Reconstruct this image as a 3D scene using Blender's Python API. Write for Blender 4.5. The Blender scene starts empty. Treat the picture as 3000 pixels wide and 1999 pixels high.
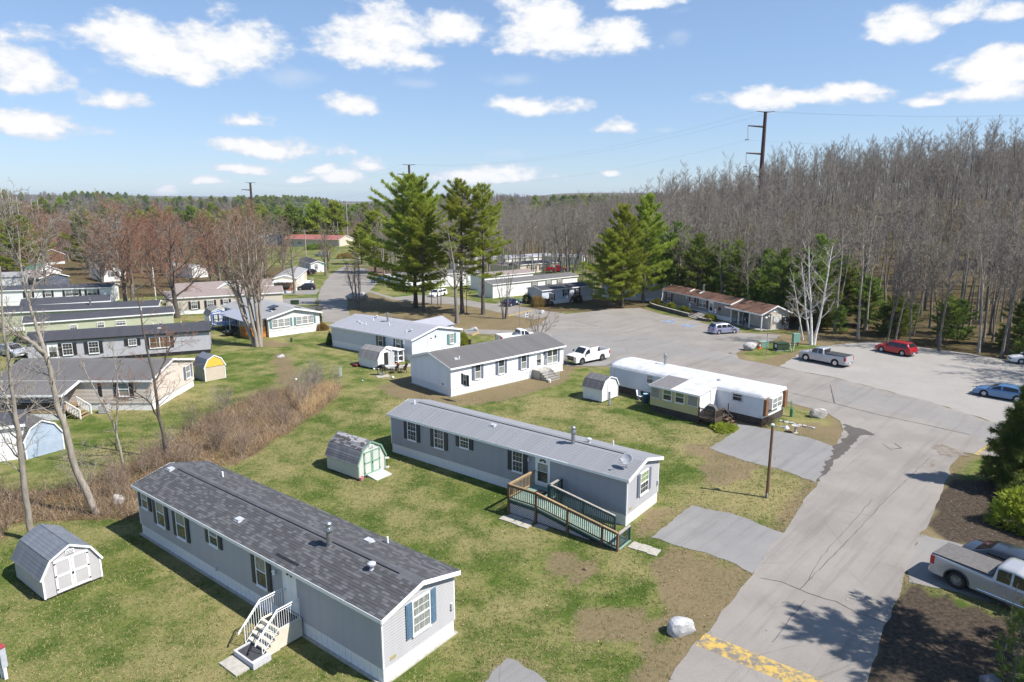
import bpy, bmesh, math, random
import numpy as np
from mathutils import Vector, Matrix
scene = bpy.context.scene
PI = math.pi
# ------------------------------------------------------------------ camera
CAM_H, CAM_F, CAM_P = 19.39, 1994.2, 0.20505
cam = bpy.data.cameras.new("camera"); cam_o = bpy.data.objects.new("camera", cam)
scene.collection.objects.link(cam_o); scene.camera = cam_o
cam.sensor_width = 36.0; cam.lens = CAM_F / 3000 * 36.0
cam.clip_start = 0.5; cam.clip_end = 20000
cam_o.location = (0, 0, CAM_H); cam_o.rotation_euler = (PI / 2 - CAM_P, 0, 0)
# ------------------------------------------------------------------ light
SUN_EL = math.radians(50.4)
SUN_AZ = math.atan2(0.932, -0.363)            # clockwise from +Y
SUN_DIR = Vector((math.sin(SUN_AZ) * math.cos(SUN_EL), math.cos(SUN_AZ) * math.cos(SUN_EL), math.sin(SUN_EL)))
sl = bpy.data.lights.new("sun", 'SUN'); sl.energy = 5.0; sl.angle = math.radians(0.53); sl.color = (1.0, 0.955, 0.89)
so = bpy.data.objects.new("sun", sl); scene.collection.objects.link(so)
so.rotation_euler = SUN_DIR.to_track_quat('Z', 'Y').to_euler(); so.location = (60, -30, 90)
vs = scene.view_settings
vs.view_transform = 'Standard'; vs.look = 'None'; vs.exposure = 0.68; vs.gamma = 1.0
try: vs.use_curve_mapping = False
except Exception: pass
scene.cycles.max_bounces = 6; scene.cycles.diffuse_bounces = 3; scene.cycles.glossy_bounces = 2
scene.cycles.transparent_max_bounces = 8
# ------------------------------------------------------------------ sky with cumulus clouds
world = bpy.data.worlds.new("World"); scene.world = world; world.use_nodes = True
NT = world.node_tree; NT.nodes.clear()
def wn(t, **k):
    n = NT.nodes.new(t)
    for a, v in k.items(): setattr(n, a, v)
    return n
def wl(a, b): NT.links.new(a, b)
def wmath(op, a, b=None, clamp=False, c=None):
    n = wn('ShaderNodeMath', operation=op, use_clamp=clamp)
    for i, v in enumerate((a, b, c)):
        if v is None: continue
        if isinstance(v, (int, float)): n.inputs[i].default_value = v
        else: wl(v, n.inputs[i])
    return n.outputs[0]
def wvec(op, a, b=None, c=None):
    n = wn('ShaderNodeVectorMath', operation=op)
    for i, v in enumerate((a, b, c)):
        if v is None: continue
        if isinstance(v, tuple): n.inputs[i].default_value = v
        else: wl(v, n.inputs[i])
    return n.outputs['Value'] if op == 'LENGTH' else n.outputs[0]
sky = wn('ShaderNodeTexSky'); sky.sky_type = 'NISHITA'; sky.sun_disc = False
sky.sun_elevation = SUN_EL; sky.sun_rotation = SUN_AZ; sky.altitude = 100; sky.air_density = 1.0; sky.dust_density = 0.15; sky.ozone_density = 2.0
tc = wn('ShaderNodeTexCoord')
sp = wn('ShaderNodeSeparateXYZ'); wl(tc.outputs['Generated'], sp.inputs[0])
az = wmath('ARCTAN2', sp.outputs[0], sp.outputs[1]); el = wmath('ARCSINE', sp.outputs[2])
cb = wn('ShaderNodeCombineXYZ'); wl(az, cb.inputs[0]); wl(el, cb.inputs[1])
# domain warp so that the outlines billow
def wnoise(scale, detail, rough, vec, dim='3D'):
    n = wn('ShaderNodeTexNoise'); n.inputs['Scale'].default_value = scale; n.inputs['Detail'].default_value = detail
    n.inputs['Roughness'].default_value = rough; wl(vec, n.inputs['Vector']); return n
nw = wnoise(9.0, 3, 0.5, cb.outputs[0])
warp = wvec('MULTIPLY_ADD', wvec('SUBTRACT', nw.outputs['Color'], (0.5, 0.5, 0.5)), (0.05, 0.025, 0), cb.outputs[0])
CLOUDS = [  # centre and half size in the sky, degrees via the 2353-wide study of the photo
 (62,168,88,62),(20,190,60,40),(300,98,125,62),(520,112,138,76),(410,150,120,52),(440,178,70,34),(235,72,70,36),(900,78,150,66),(845,128,125,52),(1020,72,95,40),(945,140,60,22),
 (1215,62,98,72),(1270,36,85,48),(1405,86,78,46),(1300,98,160,42),(1470,4,75,16),(2085,52,92,50),(2185,28,80,34),(2325,26,55,20),
 (2262,162,120,44),(2305,134,75,30),(2240,222,115,30),(2140,238,45,12),(1842,228,165,32),(1725,232,60,28),(1955,212,70,18),(1225,252,98,27),(1160,246,50,18),
 (805,247,58,24),(262,232,62,21),(92,292,110,33),(30,280,60,30),(565,277,46,17),(640,342,115,22),(865,384,36,17),(800,411,46,19),(750,388,30,12),(700,408,32,9),
 (545,388,70,13),(1130,407,98,20),(1150,392,50,16),(1425,296,38,17),(1397,398,26,9),(376,437,28,11),(482,419,28,10)]
FAINT = [(690,182,95,24),(1200,182,80,20),(930,197,45,14),(1520,298,40,9),(178,420,45,10),(1150,70,110,30),(1560,75,40,24),(215,162,26,14),(1140,352,60,12),(460,330,28,9),(850,440,60,9),(1560,22,30,10),(640,415,22,9)]
def ell(lst):
    out = None
    for (cx, cy, rx, ry) in lst:
        X, Y = (cx * 1.275 - 1500) / CAM_F, (cy * 1.275 - 999.5) / CAM_F
        d = Vector((X, math.cos(CAM_P) - Y * math.sin(CAM_P), -math.sin(CAM_P) - Y * math.cos(CAM_P))).normalized()
        a, e = math.atan2(d.x, d.y), math.asin(d.z)
        k = 1.275 / CAM_F / math.sqrt(1 + X * X + Y * Y) * 1.22
        if ry < 25: k *= 1.22
        sx, sy = 1 / (rx * k), 1 / (ry * k)
        v = wvec('MULTIPLY_ADD', warp, (sx, sy, 0), (-a * sx, -e * sy, 0))
        v = wvec('MAXIMUM', v, wvec('MULTIPLY', v, (1, -1.5, 0)))
        L = wvec('LENGTH', v)
        out = L if out is None else wmath('SMOOTH_MIN', out, L, c=0.15)
    return out
d1 = ell(CLOUDS); d2 = ell(FAINT)
cbs = wn('ShaderNodeMapping'); wl(cb.outputs[0], cbs.inputs['Vector']); cbs.inputs['Scale'].default_value = (1, 1.7, 1)
n1 = wnoise(14.0, 7, 0.52, cbs.outputs[0]); n2 = wnoise(60.0, 5, 0.6, cbs.outputs[0]); n3 = wnoise(8.0, 6, 0.62, cbs.outputs[0])
f1 = wmath('ADD', wmath('SUBTRACT', 1.0, d1), wmath('ADD', wmath('MULTIPLY', wmath('SUBTRACT', n1.outputs[0], 0.5), 2.3), wmath('MULTIPLY', wmath('SUBTRACT', n2.outputs[0], 0.5), 0.7)))
def wsmooth(v, lo, hi, tlo=0.0, thi=1.0):
    n = wn('ShaderNodeMapRange', interpolation_type='SMOOTHSTEP'); wl(v, n.inputs[0])
    for i, x in enumerate((lo, hi, tlo, thi)): n.inputs[i + 1].default_value = x
    return n.outputs[0]
m1 = wsmooth(f1, -0.02, 0.5)
f2 = wmath('ADD', wmath('SUBTRACT', 1.0, d2), wmath('MULTIPLY', wmath('SUBTRACT', n1.outputs[0], 0.55), 3.0))
m2 = wsmooth(f2, 0.0, 1.3, 0, 0.5)
# the same broken cumulus goes on outside the frame, thinning towards the zenith
gen = wmath('MULTIPLY', wsmooth(n3.outputs[0], 0.60, 0.70), wsmooth(wmath('ABSOLUTE', az), 0.72, 0.95))
gen = wmath('MULTIPLY', gen, wmath('MULTIPLY', wsmooth(el, 0.02, 0.06), wsmooth(el, 0.75, 0.35)))
mask = wmath('MAXIMUM', wmath('MAXIMUM', m1, m2), wmath('MULTIPLY', gen, 0.9), clamp=True)
mask = wmath('MULTIPLY', mask, wsmooth(el, -0.01, 0.02))
shade = wsmooth(wmath('ADD', f1, wmath('MULTIPLY', wmath('SUBTRACT', n2.outputs[0], 0.5), 0.5)), 0.12, 0.8)
cc = wn('ShaderNodeMix', data_type='RGBA'); wl(shade, cc.inputs['Factor'])
cc.inputs['A'].default_value = (0.56, 0.62, 0.72, 1); cc.inputs['B'].default_value = (0.80, 0.80, 0.80, 1)
hs = wn('ShaderNodeMix', data_type='RGBA', blend_type='MULTIPLY'); hs.inputs['Factor'].default_value = 1.0; sg = wn('ShaderNodeGamma'); wl(sky.outputs[0], sg.inputs[0]); sg.inputs[1].default_value = 0.62; wl(sg.outputs[0], hs.inputs['A']); hs.inputs['B'].default_value = (0.80, 0.96, 1.22, 1)
bg1 = wn('ShaderNodeBackground'); wl(hs.outputs['Result'], bg1.inputs[0]); bg1.inputs[1].default_value = 0.15
bg2 = wn('ShaderNodeBackground'); wl(cc.outputs['Result'], bg2.inputs[0]); bg2.inputs[1].default_value = 0.80
mx = wn('ShaderNodeMixShader'); wl(mask, mx.inputs[0]); wl(bg1.outputs[0], mx.inputs[1]); wl(bg2.outputs[0], mx.inputs[2])
wo = wn('ShaderNodeOutputWorld'); wl(mx.outputs[0], wo.inputs[0])
world.cycles.sampling_method = 'MANUAL'; world.cycles.sample_map_resolution = 512

# ------------------------------------------------------------------ terrain height and picture-to-ground helper
def sst(a, b, x):
    t = np.clip((x - a) / (b - a), 0, 1); return t * t * (3 - 2 * t)
def hz(x, y):
    x = np.asarray(x, float); y = np.asarray(y, float)
    dx, dy = x - 45, y - 114
    s = dx * .72 + dy * .69; t = dx * .69 - dy * .72
    hill = (3.5 + 16 * sst(-130, -10, t)) * sst(6, 105, s) * (1 - sst(500, 1200, y))
    q = np.clip(y - 112, 0, None); k = 20.
    dn = -.022 * np.where(q < k, q * q / (2 * k), q - k / 2)
    dn = np.maximum(dn, -4.2) * (1 - sst(5, 60, x - (y - 112) * .05))
    far = sst(420, 1400, y) * (12 + 8 * np.cos(.01366 * (x + 520)) + 4 * np.sin(x * .0042 + 1.3) + 4 * np.sin(x * .011 + y * .004) + 6 * np.sin(x * .0019 - 1.0)) * (1 - sst(1700, 2300, y))
    val = -9 * np.exp(-((x + .235 * y) / 120.) ** 2) * sst(450, 700, y)
    mt = sst(3200, 4200, y) * (22 + 30 * np.sin(x * .0013 + .5) + 12 * np.sin(x * .0031))
    return hill + dn + far + val + mt
def hzf(x, y): return float(hz(x, y))
CP, SP = math.cos(CAM_P), math.sin(CAM_P)
def at(px, py):
    """ground point seen at a place of the 3000-pixel-wide photograph"""
    u, v = (px - 1500) / CAM_F, (py - 999.5) / CAM_F
    d = (u, CP - v * SP, -SP - v * CP)
    f = lambda t: CAM_H + d[2] * t - hzf(d[0] * t, d[1] * t)
    t = 5.0
    while f(t) > 0 and t < 6000: t *= 1.02
    a, b = t / 1.02, t
    for _ in range(30):
        m = (a + b) / 2
        if f(m) > 0: a = m
        else: b = m
    return Vector((d[0] * a, d[1] * a, CAM_H + d[2] * a))
def ats(sx, sy): return at(sx * 1.275, sy * 1.275)

# ------------------------------------------------------------------ object helpers
COL = scene.collection.objects
def tag(o, label=None, cat=None, group=None, kind=None):
    if label: o['label'] = label
    if cat: o['category'] = cat
    if group: o['group'] = group
    if kind: o['kind'] = kind
    return o
def thing(name, label, cat, loc=(0, 0, 0), rz=0.0, group=None):
    o = bpy.data.objects.new(name, None); COL.link(o); o.empty_display_size = 0.3
    o.location = loc; o.rotation_euler = (0, 0, rz)
    return tag(o, label, cat, group)
def link(name, me, parent=None, loc=None, rot=None, scale=None):
    o = bpy.data.objects.new(name, me); COL.link(o)
    if parent is not None: o.parent = parent
    if loc is not None: o.location = loc
    if rot is not None: o.rotation_euler = rot
    if scale is not None: o.scale = scale
    return o
class MB:
    def __init__(s): s.v = []; s.f = []; s.m = []
    def face(s, pts, mi=0):
        b = len(s.v); s.v += [tuple(p) for p in pts]; s.f.append(tuple(range(b, b + len(pts)))); s.m.append(mi); return s
    def box(s, x0, x1, y0, y1, z0, z1, mi=0):
        b = len(s.v); s.v += [(x, y, z) for x in (x0, x1) for y in (y0, y1) for z in (z0, z1)]
        for f in ((0, 1, 3, 2), (4, 6, 7, 5), (0, 4, 5, 1), (2, 3, 7, 6), (0, 2, 6, 4), (1, 5, 7, 3)):
            s.f.append(tuple(b + i for i in f)); s.m.append(mi)
        return s
    def beam(s, p, q, w, h=None, mi=0, up=(0, 0, 1)):
        h = w if h is None else h
        p, q = Vector(p), Vector(q); d = (q - p).normalized(); up = Vector(up)
        if abs(d.dot(up)) > .98: up = Vector((1, 0, 0))
        a = d.cross(up).normalized(); c = a.cross(d).normalized()
        b = len(s.v)
        for e in (p, q):
            for i, j in ((-1, -1), (1, -1), (1, 1), (-1, 1)): s.v.append(tuple(e + a * (w / 2 * i) + c * (h / 2 * j)))
        for f in ((0, 3, 2, 1), (4, 5, 6, 7), (0, 1, 5, 4), (1, 2, 6, 5), (2, 3, 7, 6), (3, 0, 4, 7)):
            s.f.append(tuple(b + i for i in f)); s.m.append(mi)
        return s
    def tube(s, pts, rad, n=8, cap=True, mi=0):
        pts = [Vector(p) for p in pts]; k = len(pts); b = len(s.v)
        if isinstance(rad, (int, float)): rad = [rad] * k
        t0 = (pts[1] - pts[0]).normalized(); a = t0.orthogonal().normalized()
        for i in range(k):
            t = (pts[min(i + 1, k - 1)] - pts[max(i - 1, 0)]).normalized()
            a = (a - t * a.dot(t)).normalized(); c = t.cross(a)
            for j in range(n):
                an = 2 * PI * j / n; s.v.append(tuple(pts[i] + (a * math.cos(an) + c * math.sin(an)) * rad[i]))
        for i in range(k - 1):
            for j in range(n):
                s.f.append((b + i * n + j, b + i * n + (j + 1) % n, b + (i + 1) * n + (j + 1) % n, b + (i + 1) * n + j)); s.m.append(mi)
        if cap:
            s.f.append(tuple(b + j for j in reversed(range(n)))); s.m.append(mi)
            s.f.append(tuple(b + (k - 1) * n + j for j in range(n))); s.m.append(mi)
        return s
    def lathe(s, prof, c=(0, 0, 0), n=12, mi=0, cap=True):
        b = len(s.v)
        for r, z in prof:
            for j in range(n):
                an = 2 * PI * j / n; s.v.append((c[0] + r * math.cos(an), c[1] + r * math.sin(an), c[2] + z))
        for i in range(len(prof) - 1):
            for j in range(n):
                s.f.append((b + i * n + j, b + i * n + (j + 1) % n, b + (i + 1) * n + (j + 1) % n, b + (i + 1) * n + j)); s.m.append(mi)
        if not cap: return s
        s.f.append(tuple(b + j for j in reversed(range(n)))); s.m.append(mi)
        s.f.append(tuple(b + (len(prof) - 1) * n + j for j in range(n))); s.m.append(mi)
        return s
    def prism(s, poly, ax, lo, hi, mi=0):
        """poly: 2-D outline; ax 'x','y','z' = extrusion axis"""
        k = len(poly); b = len(s.v)
        for e in (lo, hi):
            for (p, q) in poly:
                s.v.append((e, p, q) if ax == 'x' else (p, e, q) if ax == 'y' else (p, q, e))
        for i in range(k):
            j = (i + 1) % k; s.f.append((b + i, b + j, b + k + j, b + k + i)); s.m.append(mi)
        s.f.append(tuple(b + i for i in reversed(range(k)))); s.m.append(mi)
        s.f.append(tuple(b + k + i for i in range(k))); s.m.append(mi)
        return s
    def mesh(s, name, mats, smooth=False):
        me = bpy.data.meshes.new(name); me.from_pydata(s.v, [], s.f)
        for m in (mats if isinstance(mats, (list, tuple)) else [mats]): me.materials.append(m)
        if len(set(s.m)) > 1: me.polygons.foreach_set('material_index', s.m)
        bm = bmesh.new(); bm.from_mesh(me); bmesh.ops.recalc_face_normals(bm, faces=bm.faces); bm.to_mesh(me); bm.free()
        if smooth: me.polygons.foreach_set('use_smooth', [True] * len(me.polygons))
        return me
    def build(s, name, mats, parent=None, loc=None, rot=None, smooth=False):
        return link(name, s.mesh(name, mats, smooth), parent, loc, rot)
def np_mesh(name, V, F, mats, smooth=False, mi=None):
    V = np.asarray(V, np.float32); F = np.asarray(F, np.int32); me = bpy.data.meshes.new(name)
    n, k = F.shape
    me.vertices.add(len(V)); me.vertices.foreach_set('co', V.ravel())
    me.loops.add(n * k); me.loops.foreach_set('vertex_index', F.ravel())
    me.polygons.add(n); me.polygons.foreach_set('loop_start', np.arange(0, n * k, k, dtype=np.int32))
    if mi is not None: me.polygons.foreach_set('material_index', np.asarray(mi, np.int32))
    me.update(calc_edges=True); me.validate()
    for m in (mats if isinstance(mats, (list, tuple)) else [mats]): me.materials.append(m)
    if smooth: me.polygons.foreach_set('use_smooth', np.ones(n, dtype=bool))
    return me
# ------------------------------------------------------------------ materials
def new_mat(name):
    m = bpy.data.materials.new(name); m.use_nodes = True; nt = m.node_tree
    b = nt.nodes['Principled BSDF']; return m, nt, b
def sock(nt, i, v):
    if hasattr(v, 'links'): nt.links.new(v, i)
    elif isinstance(v, (tuple, list)) and len(v) == 3 and i.type == 'RGBA': i.default_value = (*v, 1)
    else: i.default_value = v
def N(nt, t, ins=None, **k):
    n = nt.nodes.new(t)
    for a, v in k.items(): setattr(n, a, v)
    for a, v in (ins or {}).items(): sock(nt, n.inputs[a], v)
    return n
def mixc(nt, f, a, b, mode='MIX'):
    n = nt.nodes.new('ShaderNodeMix'); n.data_type = 'RGBA'; n.blend_type = mode
    sock(nt, n.inputs['Factor'], f); sock(nt, n.inputs['A'], a); sock(nt, n.inputs['B'], b); return n.outputs['Result']
def mth(nt, op, a, b=None, clamp=False):
    n = nt.nodes.new('ShaderNodeMath'); n.operation = op; n.use_clamp = clamp; sock(nt, n.inputs[0], a)
    if b is not None: sock(nt, n.inputs[1], b)
    return n.outputs[0]
def smooth(nt, v, lo, hi):
    n = nt.nodes.new('ShaderNodeMapRange'); n.interpolation_type = 'SMOOTHSTEP'; sock(nt, n.inputs[0], v)
    n.inputs[1].default_value = lo; n.inputs[2].default_value = hi; return n.outputs[0]
def noise(nt, vec, scale, detail=4, rough=.55):
    return N(nt, 'ShaderNodeTexNoise', {'Vector': vec, 'Scale': scale, 'Detail': detail, 'Roughness': rough}).outputs[0]
def scaled(nt, vec, s):
    return N(nt, 'ShaderNodeMapping', {'Vector': vec, 'Scale': s}).outputs[0]
def bump(nt, b, h, strength=.5, dist=.02):
    n = N(nt, 'ShaderNodeBump', {'Height': h, 'Strength': strength, 'Distance': dist}); nt.links.new(n.outputs[0], b.inputs['Normal'])
def lin(h):
    c = [int(h[i:i + 2], 16) / 255 for i in (0, 2, 4)]
    return tuple(x / 12.92 if x <= .04045 else ((x + .055) / 1.055) ** 2.4 for x in c)
def mat(name, c, c2=None, rough=.6, scale=6, detail=5, lo=.35, hi=.65, bmp=0, bscale=None, bdist=.01, metal=0, spec=.5, coat=0, stretch=None, world=False, island=0, obj=0, streak=0):
    m, nt, b = new_mat(name)
    co = N(nt, 'ShaderNodeNewGeometry').outputs['Position'] if world else N(nt, 'ShaderNodeTexCoord').outputs['Object']
    v = scaled(nt, co, stretch) if stretch else co
    c2 = c2 or tuple(x * .8 for x in c)
    col = mixc(nt, smooth(nt, noise(nt, v, scale, detail), lo, hi), c, c2)
    if streak:
        col = mixc(nt, mth(nt, 'MULTIPLY', smooth(nt, noise(nt, scaled(nt, co, (1.3, 1.3, .12)), 2.2, 5), .5, .8), streak), col, (.16, .15, .13))
    if island or obj:
        r = N(nt, 'ShaderNodeNewGeometry').outputs['Random Per Island'] if island else N(nt, 'ShaderNodeObjectInfo').outputs['Random']
        k = island or obj
        g = mth(nt, 'ADD', mth(nt, 'MULTIPLY', r, k), 1 - k / 2)
        cmb = N(nt, 'ShaderNodeCombineColor', {0: g, 1: g, 2: g}).outputs[0]
        col = mixc(nt, 1.0, col, cmb, 'MULTIPLY')
    nt.links.new(col, b.inputs['Base Color'])
    b.inputs['Roughness'].default_value = rough; b.inputs['Metallic'].default_value = metal
    b.inputs['Specular IOR Level'].default_value = spec; b.inputs['Coat Weight'].default_value = coat
    if bmp: bump(nt, b, noise(nt, v, bscale or scale * 6, 4), bmp, bdist)
    return m
MAT = {}
def P(key, *a, **k):
    if key not in MAT: MAT[key] = mat(key, *a, **k)
    return MAT[key]
white = P('white_paint', (.80, .80, .79), (.74, .74, .73), rough=.5, scale=3, streak=.12)
white_dirty = P('weathered_white', (.74, .74, .73), (.60, .61, .62), rough=.5, scale=1.6, streak=.3)
white_trim = P('white_trim', (.82, .82, .81), (.76, .76, .76), rough=.45)
glass = P('window_glass', (.025, .03, .035), (.05, .055, .06), rough=.05, scale=2, spec=.6)
curtain = P('curtained_glass', (.30, .31, .29), (.16, .17, .16), rough=.12, scale=9, stretch=(3, 3, .3), spec=.6)
dark_glass = P('tinted_glass', (.012, .014, .017), (.02, .022, .025), rough=.04, spec=.7)
shutter_dk = P('shutter_dark_blue', (.022, .030, .045), (.03, .038, .055), rough=.45)
shutter_bl = P('shutter_blue', (.10, .17, .25), (.08, .14, .21), rough=.45)
shutter_gn = P('shutter_green', (.035, .07, .07), (.045, .085, .085), rough=.5)
shutter_teal = P('shutter_teal', (.10, .20, .22), (.12, .22, .24), rough=.5)
shutter_rd = P('shutter_maroon', (.10, .018, .022), (.08, .015, .018), rough=.5)
shutter_gy = P('shutter_grey', (.13, .15, .20), (.11, .13, .17), rough=.5)
shutter_bk = P('shutter_black', (.02, .018, .02), (.03, .025, .026), rough=.5)
metal = P('galvanised_metal', (.42, .43, .44), (.30, .31, .32), rough=.35, metal=.8, scale=8)
alu = P('aluminium', (.58, .59, .61), (.5, .51, .53), rough=.35, metal=.25)
black = P('black_plastic', (.012, .012, .013), (.02, .02, .021), rough=.5)
rubber = P('tyre_rubber', (.015, .015, .016), (.025, .024, .023), rough=.85)
chrome = P('chrome', (.7, .7, .72), (.6, .6, .62), rough=.12, metal=1)
concrete = P('pale_concrete', (.40, .375, .325), (.32, .30, .26), rough=.85, scale=4, bmp=.15)
cream_conc = P('cream_concrete', (.62, .57, .46), (.55, .50, .41), rough=.8, scale=3, bmp=.1)
wood_brown = P('brown_timber', (.11, .065, .035), (.17, .10, .05), rough=.75, scale=5, stretch=(1, 1, .25), obj=.4)
wood_gold = P('new_timber', (.32, .22, .115), (.25, .18, .10), rough=.65, scale=5, obj=.35)
wood_orange = P('orange_timber', (.55, .22, .03), (.44, .17, .025), rough=.6, scale=5, obj=.3)
wood_grey = P('grey_timber', (.24, .22, .20), (.34, .31, .28), rough=.85, scale=6, obj=.35)
wood_pole = P('pole_timber', (.20, .105, .065), (.13, .07, .045), rough=.8, scale=4, stretch=(3, 3, .2))
wood_old = P('weathered_timber', (.05, .035, .028), (.09, .065, .05), rough=.85, scale=7, obj=.5)
deck_green = P('green_deck_paint', (.17, .265, .23), (.21, .31, .27), rough=.7, scale=3, obj=.12)
dark_green = P('dark_green_paint', (.02, .045, .042), (.03, .06, .055), rough=.6, obj=.2)
util_green = P('utility_green', (.20, .36, .28), (.16, .30, .23), rough=.55)
util_dark = P('utility_dark_green', (.02, .045, .025), (.03, .06, .03), rough=.5)
rust = P('rusted_steel', (.055, .030, .028), (.085, .042, .036), rough=.8, scale=2)
red_lens = P('red_lens', (.45, .01, .012), (.35, .008, .01), rough=.15, spec=.6)
amber = P('amber_lens', (.6, .16, .02), None, rough=.2)
lens = P('clear_lens', (.55, .56, .58), (.4, .41, .43), rough=.08, spec=.7)
plate = P('number_plate', (.75, .76, .78), (.65, .66, .7), rough=.4)
orange_pl = P('orange_plastic', (.75, .12, .02), (.65, .10, .02), rough=.5)
rock_m = P('granite', (.46, .44, .41), (.30, .285, .27), rough=.9, scale=2.2, bmp=.5, bdist=.04, world=True)
rock_w = P('pale_granite', (.50, .50, .50), (.34, .34, .345), rough=.9, scale=2.6, bmp=.5, bdist=.04, world=True)
yellow_paint = None
def siding(key, c, k=.93, pitch=.115, vert=False, strength=.5, streak=.1):
    """lap siding; the laps of far walls are relief, near walls get real boards"""
    if key in MAT: return MAT[key]
    m, nt, b = new_mat(key); co = N(nt, 'ShaderNodeTexCoord').outputs['Object']
    s = N(nt, 'ShaderNodeSeparateXYZ', {0: co})
    col = mixc(nt, smooth(nt, noise(nt, co, 1.7, 5), .35, .7), c, tuple(x * k for x in c))
    col = mixc(nt, mth(nt, 'MULTIPLY', smooth(nt, noise(nt, scaled(nt, co, (1.4, 1.4, .1)), 2.0, 5), .5, .8), streak), col, tuple(x * .45 for x in c))
    nt.links.new(col, b.inputs['Base Color']); b.inputs['Roughness'].default_value = .5
    if vert:
        h = mth(nt, 'FRACT', mth(nt, 'DIVIDE', mth(nt, 'ADD', s.outputs[0], s.outputs[1]), pitch))
        h = mth(nt, 'GREATER_THAN', h, .12)
    else:
        h = mth(nt, 'SUBTRACT', 1.0, mth(nt, 'FRACT', mth(nt, 'DIVIDE', s.outputs[2], pitch)))
    if strength: bump(nt, b, h, strength, .018)
    MAT[key] = m; return m
def roofing(key, c, c2, spread=.5, tab=(.33, .145)):
    """asphalt shingles"""
    if key in MAT: return MAT[key]
    m, nt, b = new_mat(key); co = N(nt, 'ShaderNodeTexCoord').outputs['Object']
    br = N(nt, 'ShaderNodeTexBrick', {'Vector': scaled(nt, co, (1, 1.02, 1)), 'Color1': (0, 0, 0), 'Color2': (1, 1, 1), 'Mortar': (.15, .15, .15), 'Scale': 1.0, 'Mortar Size': .008, 'Mortar Smooth': .3, 'Brick Width': tab[0], 'Row Height': tab[1]})
    r = mth(nt, 'MULTIPLY', br.outputs['Color'], spread)
    r = mth(nt, 'ADD', r, mth(nt, 'MULTIPLY', smooth(nt, noise(nt, co, .8, 6, .6), .3, .7), 1 - spread))
    col = mixc(nt, r, c, c2)
    g = noise(nt, co, 60, 2); col = mixc(nt, .35, col, mixc(nt, g, tuple(x * .5 for x in c), tuple(min(1, x * 1.5) for x in c2)))
    nt.links.new(col, b.inputs['Base Color']); b.inputs['Roughness'].default_value = .9; b.inputs['Specular IOR Level'].default_value = .3
    bump(nt, b, mth(nt, 'ADD', br.outputs['Fac'], mth(nt, 'MULTIPLY', g, .6)), -.25, .01)
    MAT[key] = m; return m
def shingle_mat(key, c, c2):
    """one shingle: its own shade, granules"""
    m, nt, b = new_mat(key); co = N(nt, 'ShaderNodeTexCoord').outputs['Object']
    r = N(nt, 'ShaderNodeObjectInfo').outputs['Random']; ri = N(nt, 'ShaderNodeNewGeometry').outputs['Random Per Island']
    t = mth(nt, 'FRACT', mth(nt, 'ADD', r, ri))
    col = mixc(nt, smooth(nt, t, .35, 1.0), c, c2)
    col = mixc(nt, .3, col, mixc(nt, noise(nt, co, 70, 2), tuple(x * .4 for x in c), c2))
    nt.links.new(col, b.inputs['Base Color']); b.inputs['Roughness'].default_value = .92; b.inputs['Specular IOR Level'].default_value = .3
    MAT[key] = m; return m
def needle_mat(key, c1, c2, c3, sc=.5):
    m, nt, b = new_mat(key); g = N(nt, 'ShaderNodeNewGeometry')
    co = g.outputs['Position']; c1, c2, c3 = (tuple(min(.8, x * 2) for x in c) for c in (c1, c2, c3))  # reflected + transmitted light
    col = mixc(nt, smooth(nt, noise(nt, co, sc, 3), .35, .65), c1, c2)
    col = mixc(nt, mth(nt, 'MULTIPLY', g.outputs['Random Per Island'], .8), col, c3)
    oi = N(nt, 'ShaderNodeObjectInfo').outputs['Random']
    hsv = N(nt, 'ShaderNodeHueSaturation', {'Color': col, 'Value': mth(nt, 'ADD', .82, mth(nt, 'MULTIPLY', oi, .36)), 'Hue': mth(nt, 'ADD', .485, mth(nt, 'MULTIPLY', oi, .03))})
    nt.links.new(hsv.outputs[0], b.inputs['Base Color']); b.inputs['Roughness'].default_value = .6; b.inputs['Specular IOR Level'].default_value = .25
    tr = N(nt, 'ShaderNodeBsdfTranslucent', {'Color': hsv.outputs[0]})
    ms = N(nt, 'ShaderNodeMixShader', {0: .5, 1: b.outputs[0], 2: tr.outputs[0]})
    nt.links.new(ms.outputs[0], nt.nodes['Material Output'].inputs[0])
    MAT[key] = m; return m
pine_needles = needle_mat('pine_needles', (.155, .18, .024), (.215, .23, .04), (.11, .14, .02))
dark_needles = needle_mat('hemlock_needles', (.09, .125, .024), (.155, .185, .04), (.06, .09, .02))
spruce_needles = needle_mat('spruce_needles', (.06, .085, .02), (.13, .14, .028), (.04, .06, .015), 1.2)
shrub_yellow = needle_mat('yellow_shrub_leaf', (.18, .18, .02), (.14, .15, .018), (.09, .10, .015), 2)
shrub_green = needle_mat('green_shrub_leaf', (.05, .07, .02), (.075, .095, .025), (.03, .045, .014), 2)
shrub_rust = needle_mat('rusty_shrub_leaf', (.16, .10, .035), (.20, .13, .04), (.09, .055, .02), 2)
shrub_dark = needle_mat('dusky_shrub_leaf', (.06, .045, .035), (.08, .06, .045), (.03, .024, .02), 2)
juniper = needle_mat('juniper_leaf', (.22, .25, .03), (.17, .20, .03), (.11, .14, .02), 1.5)
def bark_mat(key, c, c2, sc=3, stretch=(3, 3, .5)):
    return P(key, c, c2, rough=.9, scale=sc, stretch=stretch, bmp=.6, bscale=14, bdist=.02, obj=.3)
bark_grey = bark_mat('grey_bark', (.12, .105, .09), (.19, .17, .148))
bark_pale = bark_mat('pale_bark', (.21, .18, .15), (.31, .27, .225))
bark_pine = bark_mat('pine_bark', (.075, .06, .052), (.13, .105, .09))
bark_birch = bark_mat('birch_bark', (.68, .66, .63), (.50, .47, .44), 2.5, (1, 1, 2))
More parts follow.
